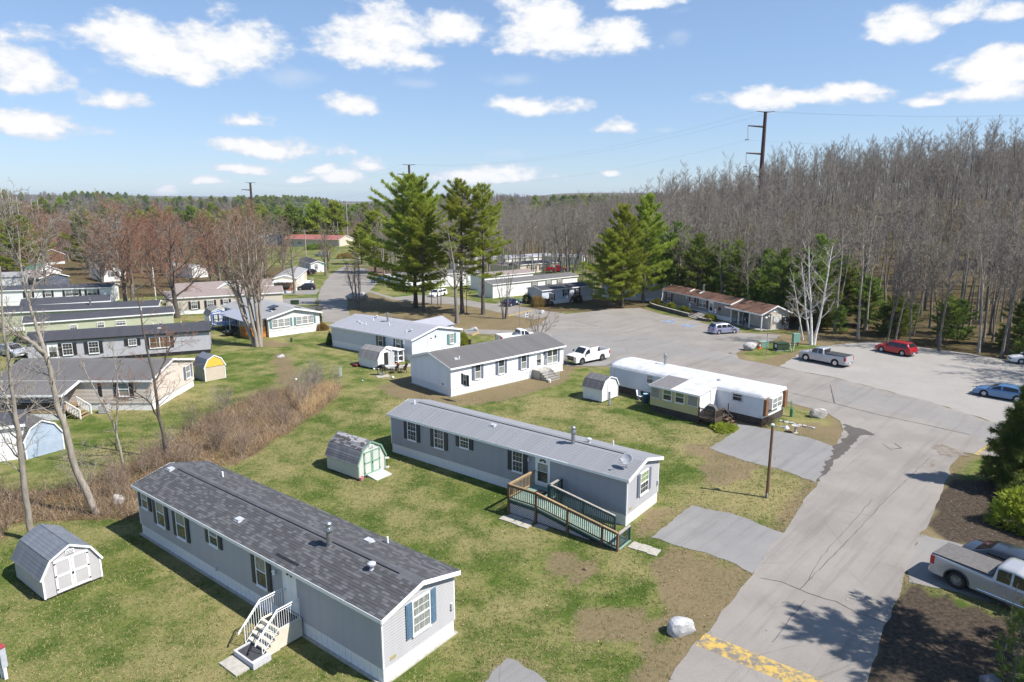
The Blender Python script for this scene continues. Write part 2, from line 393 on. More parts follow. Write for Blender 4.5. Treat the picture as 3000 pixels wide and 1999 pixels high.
bark_dark = bark_mat('dark_bark', (.075, .06, .05), (.12, .10, .085))
twig_grey = P('grey_twig', (.205, .177, .146), (.285, .25, .21), rough=.9, scale=1, obj=.35)
twig_brown = P('brown_twig', (.19, .13, .09), (.245, .175, .125), rough=.9, scale=1, obj=.3)
twig_red = P('budding_red_twig', (.25, .12, .078), (.30, .165, .10), rough=.9, scale=.6, obj=.25)
twig_tan = P('tan_twig', (.25, .18, .12), (.20, .145, .10), rough=.9, scale=.7, obj=.3)
reed_m = P('dry_reed', (.52, .37, .20), (.40, .27, .14), rough=.9, island=.5)
brush_m = P('dry_brush', (.36, .265, .18), (.20, .145, .098), rough=.95, scale=.5, world=True, island=.7)
# ------------------------------------------------------------------ ground
def inpoly(X, Y, poly):
    c = np.zeros(X.shape, bool); n = len(poly)
    for i in range(n):
        x0, y0 = poly[i]; x1, y1 = poly[(i + 1) % n]
        if y0 == y1: continue
        c ^= ((y0 > Y) != (y1 > Y)) & (X < (x1 - x0) * (Y - y0) / (y1 - y0) + x0)
    return c
def W(pts): return [tuple(ats(*p)[:2]) for p in pts]        # 2353-wide picture points -> ground
# zones (real-world outlines)
Z_WOOD = [(-4, 123), (6, 119), (14, 118.5), (22, 120), (27, 127), (33, 131), (40, 113), (40, 101), (46, 94), (52, 91.5), (57, 84), (62, 77), (90, 50), (400, 60), (900, 900), (-60, 900), (-30, 420), (0, 250), (30, 200), (30, 160), (10, 130)]
Z_ISLAND = W([(800, 690), (798, 712), (808, 735), (870, 765), (990, 772), (1050, 752), (1120, 763), (1215, 768), (1262, 725), (1225, 733), (1165, 722), (1100, 708), (1060, 701), (990, 697), (900, 688), (850, 672), (820, 676)])
Z_DIRT = [W([(862, 893), (900, 872), (950, 866), (1040, 880), (1290, 846), (1318, 838), (1312, 862), (1290, 885), (1210, 905), (1130, 927), (1010, 930), (915, 917)]),
          W([(620, 815), (660, 812), (700, 868), (690, 885), (640, 885)]),
          W([(1500, 1262), (1590, 1275), (1725, 1320), (1690, 1375), (1600, 1480), (1525, 1568), (1440, 1568), (1560, 1440), (1500, 1350)]),
          W([(1250, 1255), (1330, 1262), (1380, 1330), (1310, 1345), (1250, 1300)]), W([(1290, 1410), (1400, 1395), (1530, 1420), (1500, 1500), (1330, 1470)]),
          W([(1800, 985), (1850, 965), (1940, 990), (1925, 1032), (1860, 1010)]), W([(1700, 840), (1850, 800), (1990, 800), (1960, 870), (1800, 850)]),
          W([(2135, 1225), (2142, 1185), (2170, 1125), (2230, 1150), (2240, 1260)]), W([(1760, 765), (1900, 772), (2100, 790), (2000, 800), (1820, 790)]),
          W([(1590, 1075), (1700, 1055), (1720, 1100), (1640, 1120)]), W([(600, 640 + 140), (700, 795), (560, 800)]),
          W([(1475, 1165), (1545, 1160), (1500, 1240), (1462, 1225)]), W([(1560, 1020), (1650, 1030), (1760, 1085), (1640, 1080)])]
Z_MULCH_SHADE = [W([(2165, 1122), (2225, 1095), (2300, 1110), (2400, 1180), (2400, 1310), (2240, 1262), (2138, 1220)]), W([(1990, 1580), (2005, 1500), (2085, 1345), (2200, 1380), (2353, 1450), (2353, 1580)])]  # first bed: dark colour painted for mulch and for the spruce's shadow together
Z_BRUSH = [W([(-60, 1320), (30, 1205), (330, 1190), (318, 1110), (430, 1075), (540, 1072), (640, 1010), (770, 920), (790, 888), (740, 878), (600, 905), (470, 960), (330, 1050), (200, 1110), (100, 1130), (-60, 1120)])]
Z_STRAW = [W([(1000, 925), (1130, 930), (1230, 905), (1340, 940), (1640, 985), (1640, 1075), (1500, 1020), (1200, 930)]), W([(330, 1235), (520, 1370), (560, 1440), (380, 1330)]),
           W([(1480, 1180), (1720, 1080), (1860, 1110), (1840, 1170), (1700, 1200)])]
def axis(lo, hi, step, far, grow=1.22):
    a = list(np.arange(lo, hi + .01, step)); s = step; x = a[-1]
    while x < far: s *= grow; x += s; a.append(x)
    s = step; x = a[0]; pre = []
    while x > -far: s *= grow; x -= s; pre.append(x)
    return pre[::-1] + a
xs = axis(-66, 72, .9, 7000); ys = [y for y in axis(14, 140, .9, 8000) if y > -400]
GX, GY = np.meshgrid(np.array(xs), np.array(ys)); GZ = hz(GX, GY)
nx, ny = len(xs), len(ys)
V = np.stack([GX.ravel(), GY.ravel(), GZ.ravel()], 1)
idx = np.arange(nx * ny).reshape(ny, nx)
F = np.stack([idx[:-1, :-1].ravel(), idx[:-1, 1:].ravel(), idx[1:, 1:].ravel(), idx[1:, :-1].ravel()], 1)
road_poly = W([(1515, 1600), (1590, 1482), (1630, 1450), (1690, 1370), (1728, 1322), (1768, 1258), (1800, 1226), (1842, 1160), (1878, 1110), (1916, 1035), (1938, 990), (1930, 968), (1900, 948), (1850, 936), (1800, 920),
  (1700, 880), (1600, 850), (1500, 833), (1398, 838), (1302, 842), (1288, 815), (1270, 790), (1215, 772), (1100, 768), (1050, 768), (1052, 756), (1190, 760), (1236, 748), (1262, 728), (1225, 735), (1165, 723), (1100, 708), (1060, 702), (985, 697), (905, 690), (902, 684), (960, 678), (1040, 683), (1110, 697), (1160, 700), (1200, 706), (1300, 722), (1345, 718), (1400, 711), (1470, 708), (1515, 722), (1600, 738), (1640, 752), (1700, 765), (1795, 770), (1780, 782),
  (1725, 796), (1692, 812), (1700, 826), (1760, 837), (1850, 857), (1915, 868), (2140, 925), (2270, 968), (2420, 1000), (2420, 1062), (2250, 1046), (2215, 1040), (2190, 1065), (2165, 1130), (2138, 1192), (2112, 1240), (2088, 1300), (2050, 1400), (2003, 1525), (1985, 1600)])
def zone(polys):
    m = np.zeros(GX.shape)
    for p in polys: m = np.maximum(m, inpoly(GX, GY, p).astype(float))
    return m.ravel()
wood_a = np.maximum(zone([Z_WOOD, [(-400, 132), (-98, 140), (-80, 136), (-64, 150), (-56, 190), (-72, 225), (-105, 232), (-120, 300), (-150, 420), (-600, 420)]]), sst(330, 420, GY).ravel())
dirt_a = np.maximum(zone(Z_DIRT), zone([Z_ISLAND])); mulch_shade_a = zone(Z_MULCH_SHADE); brush_a = zone(Z_BRUSH); straw_a = zone(Z_STRAW)
nr = np.where((np.abs(GX.ravel()) < 75) & (GY.ravel() > 15) & (GY.ravel() < 135))[0]; gx_, gy_ = GX.ravel()[nr], GY.ravel()[nr]; dm = np.full(len(nr), 9.)
def shoulder(poly, amt):
  global dm
  dm = np.full(len(nr), 9.)
  for (x0, y0), (x1, y1) in zip(poly, poly[1:] + poly[:1]):
    L2 = (x1 - x0) ** 2 + (y1 - y0) ** 2 + 1e-9; t_ = np.clip(((gx_ - x0) * (x1 - x0) + (gy_ - y0) * (y1 - y0)) / L2, 0, 1); dm = np.minimum(dm, np.hypot(gx_ - x0 - t_ * (x1 - x0), gy_ - y0 - t_ * (y1 - y0)))
  dirt_a[nr] = np.maximum(dirt_a[nr], np.clip(1.5 - dm, 0, 1) * amt)
shoulder(road_poly, .85)
def ground_mat():
    m, nt, b = new_mat('lawn_and_earth'); pos = N(nt, 'ShaderNodeNewGeometry').outputs['Position']
    flat = scaled(nt, pos, (1, 1, 0.15))
    A = lambda n: N(nt, 'ShaderNodeAttribute', attribute_name=n).outputs['Fac']
    big = noise(nt, flat, .13, 4, .6); mid = noise(nt, flat, .42, 6, .64); fine = noise(nt, flat, 4.5, 5, .7); vf = noise(nt, flat, 26, 3, .7)
    g = mixc(nt, smooth(nt, mid, .36, .64), (.078, .132, .018), (.16, .205, .042))
    straw = mixc(nt, smooth(nt, fine, .3, .7), (.44, .37, .185), (.35, .30, .135))
    dry = mth(nt, 'ADD', mth(nt, 'ADD', mth(nt, 'MULTIPLY', big, .9), mth(nt, 'MULTIPLY', mid, .75)), mth(nt, 'MULTIPLY', A('straw'), .16))
    dry = mth(nt, 'ADD', dry, mth(nt, 'MULTIPLY', mth(nt, 'SUBTRACT', fine, .5), .75))
    col = mixc(nt, mth(nt, 'MULTIPLY', smooth(nt, dry, .68, 1.04), .85), g, straw)
    brk = mth(nt, 'ADD', mth(nt, 'MULTIPLY', mth(nt, 'SUBTRACT', mid, .5), 1.5), mth(nt, 'MULTIPLY', mth(nt, 'SUBTRACT', fine, .5), 1.2))
    def lay(col, at_, c, lo=.2, hi=1.0, amt=.82):
        f = mth(nt, 'MULTIPLY', smooth(nt, mth(nt, 'ADD', A(at_), mth(nt, 'MULTIPLY', brk, .8)), lo, hi), amt); return mixc(nt, f, col, c)
    earth = mixc(nt, smooth(nt, fine, .3, .7), (.235, .165, .10), (.31, .235, .155))
    col = lay(col, 'dirt', earth)
    mul = mixc(nt, smooth(nt, fine, .35, .65), (.055, .042, .032), (.13, .10, .075)); col = lay(col, 'mulch', mul, .1, .7, 1)  # mulch tone, which also carries the painted spruce shade
    litter = mixc(nt, smooth(nt, fine, .35, .65), (.085, .052, .030), (.21, .135, .08)); litter = mixc(nt, smooth(nt, mid, .45, .75), litter, (.075, .06, .035))
    col = lay(col, 'wood', litter)
    br = mixc(nt, smooth(nt, fine, .3, .7), (.13, .085, .05), (.29, .195, .115)); col = lay(col, 'brush', br)
    col = mixc(nt, mth(nt, 'MULTIPLY', smooth(nt, vf, .35, .75), .5), mixc(nt, 1.0, col, (.52, .52, .5), 'MULTIPLY'), mixc(nt, 1.0, col, (1.28, 1.26, 1.2), 'MULTIPLY'))
    nt.links.new(col, b.inputs['Base Color']); b.inputs['Roughness'].default_value = .95; b.inputs['Specular IOR Level'].default_value = .15
    bump(nt, b, mth(nt, 'ADD', mth(nt, 'MULTIPLY', fine, .7), mth(nt, 'MULTIPLY', vf, .35)), .8, .10)
    return m
gme = np_mesh('ground', V, F, ground_mat(), True)
ground = tag(link('ground', gme), kind='structure', label='lawns, bare earth and leaf litter of the park', cat='ground')
from mathutils.geometry import delaunay_2d_cdt
rng0 = random.Random(4)
def ragged(poly, step=.8, amp=.12, closed=True):
    out = []; n = len(poly)
    for i in range(n):
        a, b = Vector(poly[i]), Vector(poly[(i + 1) % n]); L = (b - a).length; k = max(1, min(60, int(L / step)))
        st = max(L / k, 1e-6)
        for j in range(k):
            p = a.lerp(b, j / k); am = amp if j else amp * .3
            out.append((p.x + rng0.uniform(-am, am), p.y + rng0.uniform(-am, am)))
    return out
def drape(name, poly, m, dz, res=2.5, amp=.1, step=.8, kind='structure', thick=0.0):
    poly = ragged(poly, step, amp); n = len(poly)
    P2 = [Vector(p) for p in poly]
    X = np.array([p[0] for p in poly]); Y = np.array([p[1] for p in poly])
    gx, gy = np.meshgrid(np.arange(X.min(), X.max(), res), np.arange(Y.min(), Y.max(), res))
    k = inpoly(gx, gy, poly); P2 += [Vector((a, b)) for a, b in zip(gx[k], gy[k])]
    r = delaunay_2d_cdt(P2, [(i, (i + 1) % n) for i in range(n)], [], 1, 1e-4)
    vs_, fs = r[0], r[2]
    z = hz(np.array([v.x for v in vs_]), np.array([v.y for v in vs_])) + dz
    V = [(v.x, v.y, zz) for v, zz in zip(vs_, z)]
    me = bpy.data.meshes.new(name); me.from_pydata(V, [], [f for f in fs])
    if me.polygons and me.polygons[0].normal.z < 0: me.flip_normals()
    me.materials.append(m); o = link(name, me)
    if kind: o['kind'] = kind
    return o
ROAD_AN = math.atan2(*reversed((at(2730, 1336) - at(2343, 1728)).xy))
def asphalt(key, c, c2, crack=.2, warm=.3):
    m, nt, b = new_mat(key); pos = scaled(nt, N(nt, 'ShaderNodeNewGeometry').outputs['Position'], (1, 1, 0))
    n1, n2, n3 = noise(nt, pos, .22, 6, .6), noise(nt, pos, 1.6, 5, .65), noise(nt, pos, 22, 3, .7)
    col = mixc(nt, smooth(nt, n1, .35, .65), c, c2)
    col = mixc(nt, mth(nt, 'MULTIPLY', smooth(nt, n2, .52, .72), warm), col, (.27, .225, .18))
    col = mixc(nt, mth(nt, 'MULTIPLY', smooth(nt, noise(nt, scaled(nt, pos, (1, .5, 1)), .45, 6, .72), .56, .74), .5), col, tuple(x * .55 for x in c))
    col = mixc(nt, .5, col, mixc(nt, smooth(nt, n3, .3, .7), tuple(x * .72 for x in c), tuple(x * 1.22 for x in c2)))
    rv = scaled(nt, N(nt, 'ShaderNodeMapping', {'Vector': pos, 'Rotation': (0, 0, -ROAD_AN)}).outputs[0], (.05, .9, 1))
    col = mixc(nt, mth(nt, 'MULTIPLY', smooth(nt, noise(nt, rv, 1.2, 6, .7), .48, .72), .45), col, tuple(x * .62 for x in c))
    vor = N(nt, 'ShaderNodeTexVoronoi', {'Vector': mixc(nt, .12, pos, N(nt, 'ShaderNodeTexNoise', {'Vector': pos, 'Scale': .7, 'Detail': 4}).outputs['Color']), 'Scale': .12}, feature='DISTANCE_TO_EDGE')
    ck = mth(nt, 'MULTIPLY', smooth(nt, vor.outputs[0], .0045, .0015), smooth(nt, noise(nt, pos, .3, 2), .48, .58))
    col = mixc(nt, mth(nt, 'MULTIPLY', ck, crack), col, (.05, .045, .04))
    nt.links.new(col, b.inputs['Base Color']); b.inputs['Roughness'].default_value = .85; b.inputs['Specular IOR Level'].default_value = .3
    bump(nt, b, n3, .3, .01); MAT[key] = m; return m
asph = asphalt('bleached_asphalt', (.19, .173, .154), (.27, .248, .222))
asph_g = asphalt('grey_asphalt', (.20, .19, .178), (.24, .228, .214), .4, .15)
asph_d = asphalt('driveway_asphalt', (.185, .18, .175), (.235, .228, .22), .3, .1)
asph_wet = asphalt('damp_asphalt', (.07, .062, .055), (.10, .09, .08), .2, .1)
def gravel_mat():
    m, nt, b = new_mat('gravel_lot'); pos = scaled(nt, N(nt, 'ShaderNodeNewGeometry').outputs['Position'], (1, 1, .2))
    n1, n2, n3 = noise(nt, pos, .25, 6, .65), noise(nt, scaled(nt, pos, (.6, 1.6, 1)), 1.1, 6, .7), noise(nt, pos, 14, 4, .75)
    col = mixc(nt, smooth(nt, n1, .35, .65), (.255, .235, .21), (.32, .298, .27))
    col = mixc(nt, mth(nt, 'MULTIPLY', smooth(nt, n2, .52, .72), .75), col, (.20, .16, .118))
    col = mixc(nt, .6, col, mixc(nt, smooth(nt, n3, .3, .7), (.15, .137, .12), (.37, .355, .335)))
    nt.links.new(col, b.inputs['Base Color']); b.inputs['Roughness'].default_value = .95
    bump(nt, b, mth(nt, 'ADD', n3, n2), .6, .04); return m
gravel = gravel_mat()
# paved ground, each sheet a little above the one below
road = drape('road', road_poly, asph, .024, amp=.10)
tag(road, 'sun bleached asphalt road and parking lot between the homes', 'road')
far_street = drape('street', W([(740, 740), (734, 715), (730, 690), (737, 662), (758, 632), (790, 612), (795, 600), (690, 596), (690, 590), (850, 592), (868, 605), (868, 650), (850, 668), (905, 684), (905, 690), (850, 672), (820, 676), (800, 690), (798, 712), (808, 735), (815, 745)]), asph, .012, res=4, amp=.15, step=2)
tag(far_street, 'pale street running away past the pine island', 'street')
cross = drape('road_patch', W([(1920, 870), (1955, 885), (2140, 930), (2270, 972), (2420, 1010), (2420, 1045), (2258, 1010), (2110, 960), (1918, 920)]), asph_g, .030, amp=.06)
tag(cross, 'darker strip of newer asphalt on the cross road', 'road patch')
lot2 = drape('lot_patch', W([(1262, 760), (1400, 772), (1500, 770), (1600, 800), (1690, 822), (1720, 838), (1560, 820), (1480, 808), (1400, 820), (1310, 828), (1290, 800)]), asph_g, .030, amp=.06)
tag(lot2, 'greyer asphalt patch across the parking lot', 'road patch')
grav = drape('gravel_lot', W([(1790, 842), (1835, 815), (1900, 795), (2000, 785), (2110, 797), (2240, 815), (2440, 850), (2440, 985), (2330, 990), (2270, 966), (2140, 925), (1920, 868), (1850, 856)]), gravel, .014, amp=.25)
tag(grav, 'pale gravel parking lot at the foot of the wood', 'gravel lot')
def drive(poly, label, m=asph_d, z=.018, name='driveway'):
    shoulder(W(poly), .55); return tag(drape(name, W(poly), m, z, amp=.11, step=.45), label, 'driveway')
drive([(1690, 972), (1700, 985), (1660, 1012), (1628, 1030), (1700, 1056), (1800, 1082), (1876, 1110), (1924, 1030), (1860, 1006), (1790, 992), (1725, 978)], 'grey asphalt driveway beside the old white trailer', asph_d, .019)
drive([(1496, 1236), (1588, 1162), (1680, 1180), (1768, 1214), (1800, 1226), (1728, 1318), (1690, 1296), (1600, 1266)], 'square grey driveway pad by the ramp home', asph_d, .019)
drive([(1085, 1590), (1165, 1513), (1230, 1545), (1290, 1590)], 'driveway corner at the lower edge by the nearest home', asph_d, .018)
drive([(2078, 1305), (2118, 1228), (2240, 1262), (2440, 1330), (2440, 1440), (2330, 1400), (2200, 1362), (2090, 1338)], 'driveway under the silver crew cab pickup', asph_g, .019)
drive([(688, 668), (735, 664), (726, 677), (640, 677), (640, 668)], 'short driveway under the black hatchback', asph_g, .005)
drive([(645, 687), (728, 684), (722, 700), (640, 702)], 'narrow driveway left of the street', asph_g, .005)
drive([(1140, 698), (1200, 686), (1215, 694), (1180, 706)], 'driveway under the dark blue sedan', asph_g, .032)
drive([(1290, 800), (1345, 800), (1400, 826), (1395, 842), (1302, 842)], 'parking spot under the white pickup', asph_d, .036)
damp = drape('damp_stain', W([(1940, 975), (1975, 985), (2010, 1000), (1975, 1002), (1955, 1030), (1925, 1055), (1905, 1085), (1885, 1108), (1878, 1106), (1900, 1070), (1915, 1030), (1948, 1005)]), asph_wet, .030, res=1, amp=.22, step=.4)
tag(damp, 'dark damp stain along the road edge', 'stain')
st2 = drape('damp_stain', W([(700, 706), (745, 702), (740, 712), (722, 722), (705, 720)]), asph_wet, .020, res=2, amp=.3, step=.7); tag(st2, 'dark puddle stain at the edge of the street', 'stain')
seam_m = P('pavement_seam', (.05, .046, .042), (.09, .085, .08), rough=.95)
def seam(name, pts, w, z=.034):
    mb = MB(); P_ = [at(*p) for p in pts]; rr = random.Random(len(pts)); Q = []
    for a, b in zip(P_, P_[1:]):
        n = max(2, int((b - a).length / .5)); Q += [a.lerp(b, k / n) + Vector((rr.uniform(-.04, .04), rr.uniform(-.04, .04), 0)) for k in range(n)]
    Q.append(P_[-1])
    for a, b in zip(Q, Q[1:]):
        d = (b - a).normalized(); n = Vector((-d.y, d.x, 0)) * w * rr.uniform(.3, .7); u = Vector((0, 0, z)); mb.face([a - n + u, b - n + u, b + n + u, a + n + u])
    return tag(mb.build(name, seam_m), kind='structure')
seam('pavement_seam', [(2730, 1336), (2600, 1460), (2480, 1590), (2343, 1728)], .03); seam('pavement_seam', [(2556, 1465), (2400, 1640), (2369, 1700)], .02)
seam('pavement_crack', [(2227, 1694), (2290, 1706), (2343, 1728), (2392, 1748), (2450, 1765), (2507, 1795), (2597, 1828)], .05); seam('pavement_crack', [(2360, 1761), (2310, 1820), (2262, 1884)], .025)
seam('pavement_seam', [(2310, 1150), (2445, 1183), (2575, 1217), (2700, 1243), (2841, 1275)], .07, .038); seam('pavement_seam', [(2432, 1129), (2445, 1183)], .08, .038)
seam('pavement_crack', [(2585, 1300), (2610, 1318), (2640, 1314), (2620, 1300)], .07); seam('pavement_crack', [(1685, 941), (1720, 950), (1750, 956)], .12); seam('pavement_crack', [(1770, 1002), (1830, 998), (1900, 995)], .1)
smear = P('dirt_smear', (.16, .13, .10), (.21, .185, .155), rough=.95, scale=2, world=True, lo=.4, hi=.6)
for pl in ([(2735, 1310), (2760, 1300), (2800, 1318), (2840, 1338), (2800, 1340), (2750, 1335)], [(2722, 1356), (2740, 1348), (2736, 1368), (2718, 1370)]):
    o = drape('dirt_smear', [tuple(at(*p)[:2]) for p in pl], smear, .034, res=.6, amp=.25, step=.35)
def worn_paint(key, c, base, lo=.40, hi=.62, sc=6):
    m, nt, b = new_mat(key); pos = N(nt, 'ShaderNodeNewGeometry').outputs['Position']
    f = smooth(nt, noise(nt, pos, sc, 6, .7), lo, hi)
    nt.links.new(mixc(nt, f, c, base), b.inputs['Base Color']); b.inputs['Roughness'].default_value = .8; return m
yel = worn_paint('worn_yellow_paint', (.46, .31, .075), (.16, .145, .125), .42, .60, 3.2)
wht = worn_paint('worn_white_paint', (.5, .49, .47), (.2, .195, .185), .42, .62)
blu = worn_paint('worn_blue_paint', (.12, .22, .42), (.2, .2, .2), .42, .65)
def bumpstrip(label, pts, w, m=yel, h=.07):
    a, b = ats(*pts[0]), ats(*pts[1]); d = (b - a); L = d.length; rz = math.atan2(d.y, d.x)
    mb = MB(); prof = [(-w / 2, 0), (-w / 4, h * .8), (0, h), (w / 4, h * .8), (w / 2, 0)]
    mb.prism([(x, z) for x, z in prof], 'x', 0, L)
    o = mb.build('speed_bump', m, smooth=False); o.location = (a.x, a.y, a.z + .022); o.rotation_euler = (0, 0, rz); return tag(o, label, 'speed bump')
bumpstrip('worn yellow speed bump across the near road', ((1610, 1470), (1905, 1590)), 1.1)
bumpstrip('yellow speed bump beside the pine island', ((1165, 727), (1222, 714)), .8, yel, .05)
bumpstrip('short yellow speed bump behind the white home', ((1082, 772), (1100, 764)), .7, yel, .05)
bumpstrip('yellow stop bar at the right end of the cross road', ((2243, 1046), (2275, 1022)), .35, yel, .012)
def line(pts, w, m, z, name='parking_line', lab=None, grp='painted parking lines'):
    a, b = at(*pts[0]), at(*pts[1]); d = (b - a).normalized(); n = Vector((-d.y, d.x, 0)) * w / 2
    mb = MB(); mb.face([a - n + Vector((0, 0, z)), b - n + Vector((0, 0, z)), b + n + Vector((0, 0, z)), a + n + Vector((0, 0, z))])
    o = mb.build(name, m); return tag(o, lab, 'parking line', grp if grp else None)
z6 = lambda x, y: (1900 + x / 5.8075, 800 + y / 5.8075)
for i, (p, q) in enumerate([((195, 820), (620, 770)), ((390, 865), (800, 808)), ((520, 890), (900, 828)), ((720, 930), (1060, 872)), ((390, 865), (530, 892))]):
    line((z6(*p), z6(*q)), .13, wht, .034, lab='faded white parking line, ' + ['leftmost bay line', 'left side of the hatched aisle', 'right side of the hatched aisle', 'bay line behind the silver wagon', 'end bar of the hatched aisle'][i])
line((at and (1590, 961), (1760, 961)), .12, wht, .036, lab='long faded white line across the parking lot')
for i, (p, q) in enumerate([((290, 835), (410, 832)), ((610, 905), (730, 900))]):
    a = at(*z6(*p)); b_ = at(*z6(*q)); c = (a + b_) / 2
    t = thing('access_symbol', 'blue disabled parking symbol ' + ('on the left bay' if i == 0 else 'beside the silver wagon'), 'road marking', (c.x, c.y, .036), math.radians(-25), 'blue parking symbols')
    MB().box(-.9, .9, -.8, .8, 0, .004).build('blue_field', blu, t)
    mb = MB(); mb.lathe([(.12, .006), (.12, .009)], (-.1, .5, 0), 10); mb.beam((-.1, .35, .008), (-.05, -.05, .008), .14, .004); mb.beam((-.05, -.05, .008), (.3, -.05, .008), .12, .004); mb.beam((.3, -.05, .008), (.4, -.45, .008), .12, .004)
    for k in range(9):
        a0, a1 = 2.2 + k * .45, 2.2 + (k + 1) * .45
        mb.beam((.02 + .36 * math.cos(a0), -.25 + .36 * math.sin(a0), .008), (.02 + .36 * math.cos(a1), -.25 + .36 * math.sin(a1), .008), .09, .004)
    mb.build('wheelchair_sign', wht, t)
for n_, a_ in (('wood', wood_a), ('dirt', dirt_a), ('mulch', mulch_shade_a), ('brush', brush_a), ('straw', straw_a)):
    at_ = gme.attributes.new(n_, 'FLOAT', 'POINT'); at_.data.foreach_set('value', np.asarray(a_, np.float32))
# water far off
drape('lake', [(-150, 1010), (-235, 985), (-262, 1010), (-255, 1080), (-170, 1120)], P('lake_water', (.10, .14, .19), (.13, .17, .22), rough=.15, scale=.05), 6.0, res=60, amp=0, step=40)
for ob in bpy.data.objects:
    if ob.name.startswith('lake'):
        for v in ob.data.vertices: v.co.z = 1.2
# ------------------------------------------------------------------ mobile homes
def frame_of(Apt, Bpt):
    A, B = (Vector(p) for p in (Apt, Bpt)); d = B - A; return A, d.length, math.atan2(d.y, d.x)
def window(parent, side, L, Wd, u, z0, w, h, opt='d', sh=None, shw=.36, up=curtain, lo=glass, frm=None):
    """side f: front wall (y=0), r: right end (x=L), l: left end (x=0); u = left edge seen from outside"""
    frm = frm or white_trim
    if side == 'f': M4 = Matrix.Translation((u, -.044, z0))
    elif side == 'r': M4 = Matrix.Translation((L + .044, u, z0)) @ Matrix.Rotation(PI / 2, 4, 'Z')
    else: M4 = Matrix.Translation((-.044, u, z0)) @ Matrix.Rotation(-PI / 2, 4, 'Z')
    fw, d = .055, .05
    mb = MB(); mb.box(-fw, 0, -d, .055, -fw, h + fw).box(w, w + fw, -d, .055, -fw, h + fw).box(0, w, -d, .055, h, h + fw).box(-.02 - fw, w + fw + .02, -d - .03, .055, -fw - .05, -fw)
    mb.box(0, w, -d, .055, -fw, 0)
    if 'd' in opt: mb.box(0, w, -d + .008, .02, h * .49, h * .49 + .05)
    if 'm' in opt: mb.box(w / 2 - .04, w / 2 + .04, -d + .004, .02, 0, h)
    wo_ = mb.build('window', frm, parent); wo_.matrix_basis = M4
    if 'd' in opt:
        MB().box(0, w, -.012, 0, h * .49 + .05, h).build('pane', up, wo_); MB().box(0, w, -.008, 0, 0, h * .49).build('pane', lo, wo_)
    else: MB().box(0, w, -.012, 0, 0, h).build('pane', lo, wo_)
    if 'g' in opt:
        mb = MB(); nxg = 3 if w > .75 else 2
        zz = [(0, h * .49), (h * .49 + .05, h)] if 'd' in opt else [(0, h)]
        for (a, b_) in zz:
            for i in range(1, nxg): mb.box(w * i / nxg - .007, w * i / nxg + .007, -.026, -.012, a, b_)
            mb.box(0, w, -.024, -.012, (a + b_) / 2 - .007, (a + b_) / 2 + .007)
        mb.build('muntin_grid', frm, wo_)
    if sh is not None:
        for s in ((-1,) if 'L' in opt else (1,) if 'R' in opt else (-1, 1)):
            x0 = -fw - .015 - shw if s < 0 else w + fw + .015
            mb = MB(); mb.box(x0, x0 + shw, -.045, .045, -.05, h + .05)
            mb.box(x0 + .06, x0 + shw - .06, -.055, -.045, .03, h * .47).box(x0 + .06, x0 + shw - .06, -.055, -.045, h * .53, h - .03)
            o = mb.build('shutter', sh, parent); o.matrix_basis = M4
    return wo_
def door(parent, side, L, u, z0, w, h, m=None, fan=True, storm=False):
    m = m or white
    M4 = Matrix.Translation((u, -.012, z0)) if side == 'f' else Matrix.Translation((L + .012, u, z0)) @ Matrix.Rotation(PI / 2, 4, 'Z')
    mb = MB(); mb.box(0, w, -.04, .02, 0, h); o = mb.build('door', m, parent); o.matrix_basis = M4
    mb = MB(); mb.box(-.09, 0, -.055, .02, 0, h + .08).box(w, w + .09, -.055, .02, 0, h + .08).box(0, w, -.055, .02, h, h + .08); mb.build('door_frame', white_trim, o)
    if fan:
        mb = MB(); r = w * .28
        for k in range(4):
            a0, a1 = PI * (k + .08) / 4, PI * (k + .92) / 4
            mb.prism([(w / 2 + r * .35 * math.cos(a0), h * .83 + r * .35 * math.sin(a0)), (w / 2 + r * math.cos(a0), h * .83 + r * math.sin(a0)), (w / 2 + r * math.cos(a1), h * .83 + r * math.sin(a1)), (w / 2 + r * .35 * math.cos(a1), h * .83 + r * .35 * math.sin(a1))], 'y', -.048, -.04)
        mb.build('fanlight', dark_glass, o)
    if storm:
        MB().box(.1, w - .1, -.05, -.04, h * .52, h * .78).build('storm_pane', curtain, o); MB().box(.1, w - .1, -.05, -.04, h * .16, h * .50).build('storm_pane', glass, o)
    MB().lathe([(.01, 0), (.035, .01), (.035, .05), (.012, .06)], (0, 0, 0), 8).build('handle', metal, o, (.08, -.045, h * .46), (PI / 2, 0, 0))
    return o
def roof_vent(parent, u, y, z, kind='box'):
    if kind == 'box': o = MB().box(-.2, .2, -.16, .16, 0, .11).box(-.24, .24, -.2, .2, -.06, .02).build('roof_vent', alu, parent, (u, y, z))
    elif kind == 'chimney':
        o = MB().lathe([(.17, -.1), (.15, .02), (.13, .03), (.13, .72), (.2, .74), (.22, .8), (.2, .88), (.1, .9), (.09, 1.02), (.16, 1.04), (.17, 1.12), (.1, 1.18)], (0, 0, 0), 14).build('chimney_pipe', metal, parent, (u, y, z), None, False)
    elif kind == 'cap': o = MB().lathe([(.14, -.08), (.12, .0), (.09, .02), (.09, .2), (.19, .22), (.19, .29), (.1, .34)], (0, 0, 0), 12).build('vent_cap', alu, parent, (u, y, z))
    else: o = MB().lathe([(.1, -.05), (.05, .02), (.05, .32)], (0, 0, 0), 8).build('vent_pipe', white_trim, parent, (u, y, z))
    return o
SHEET = {}
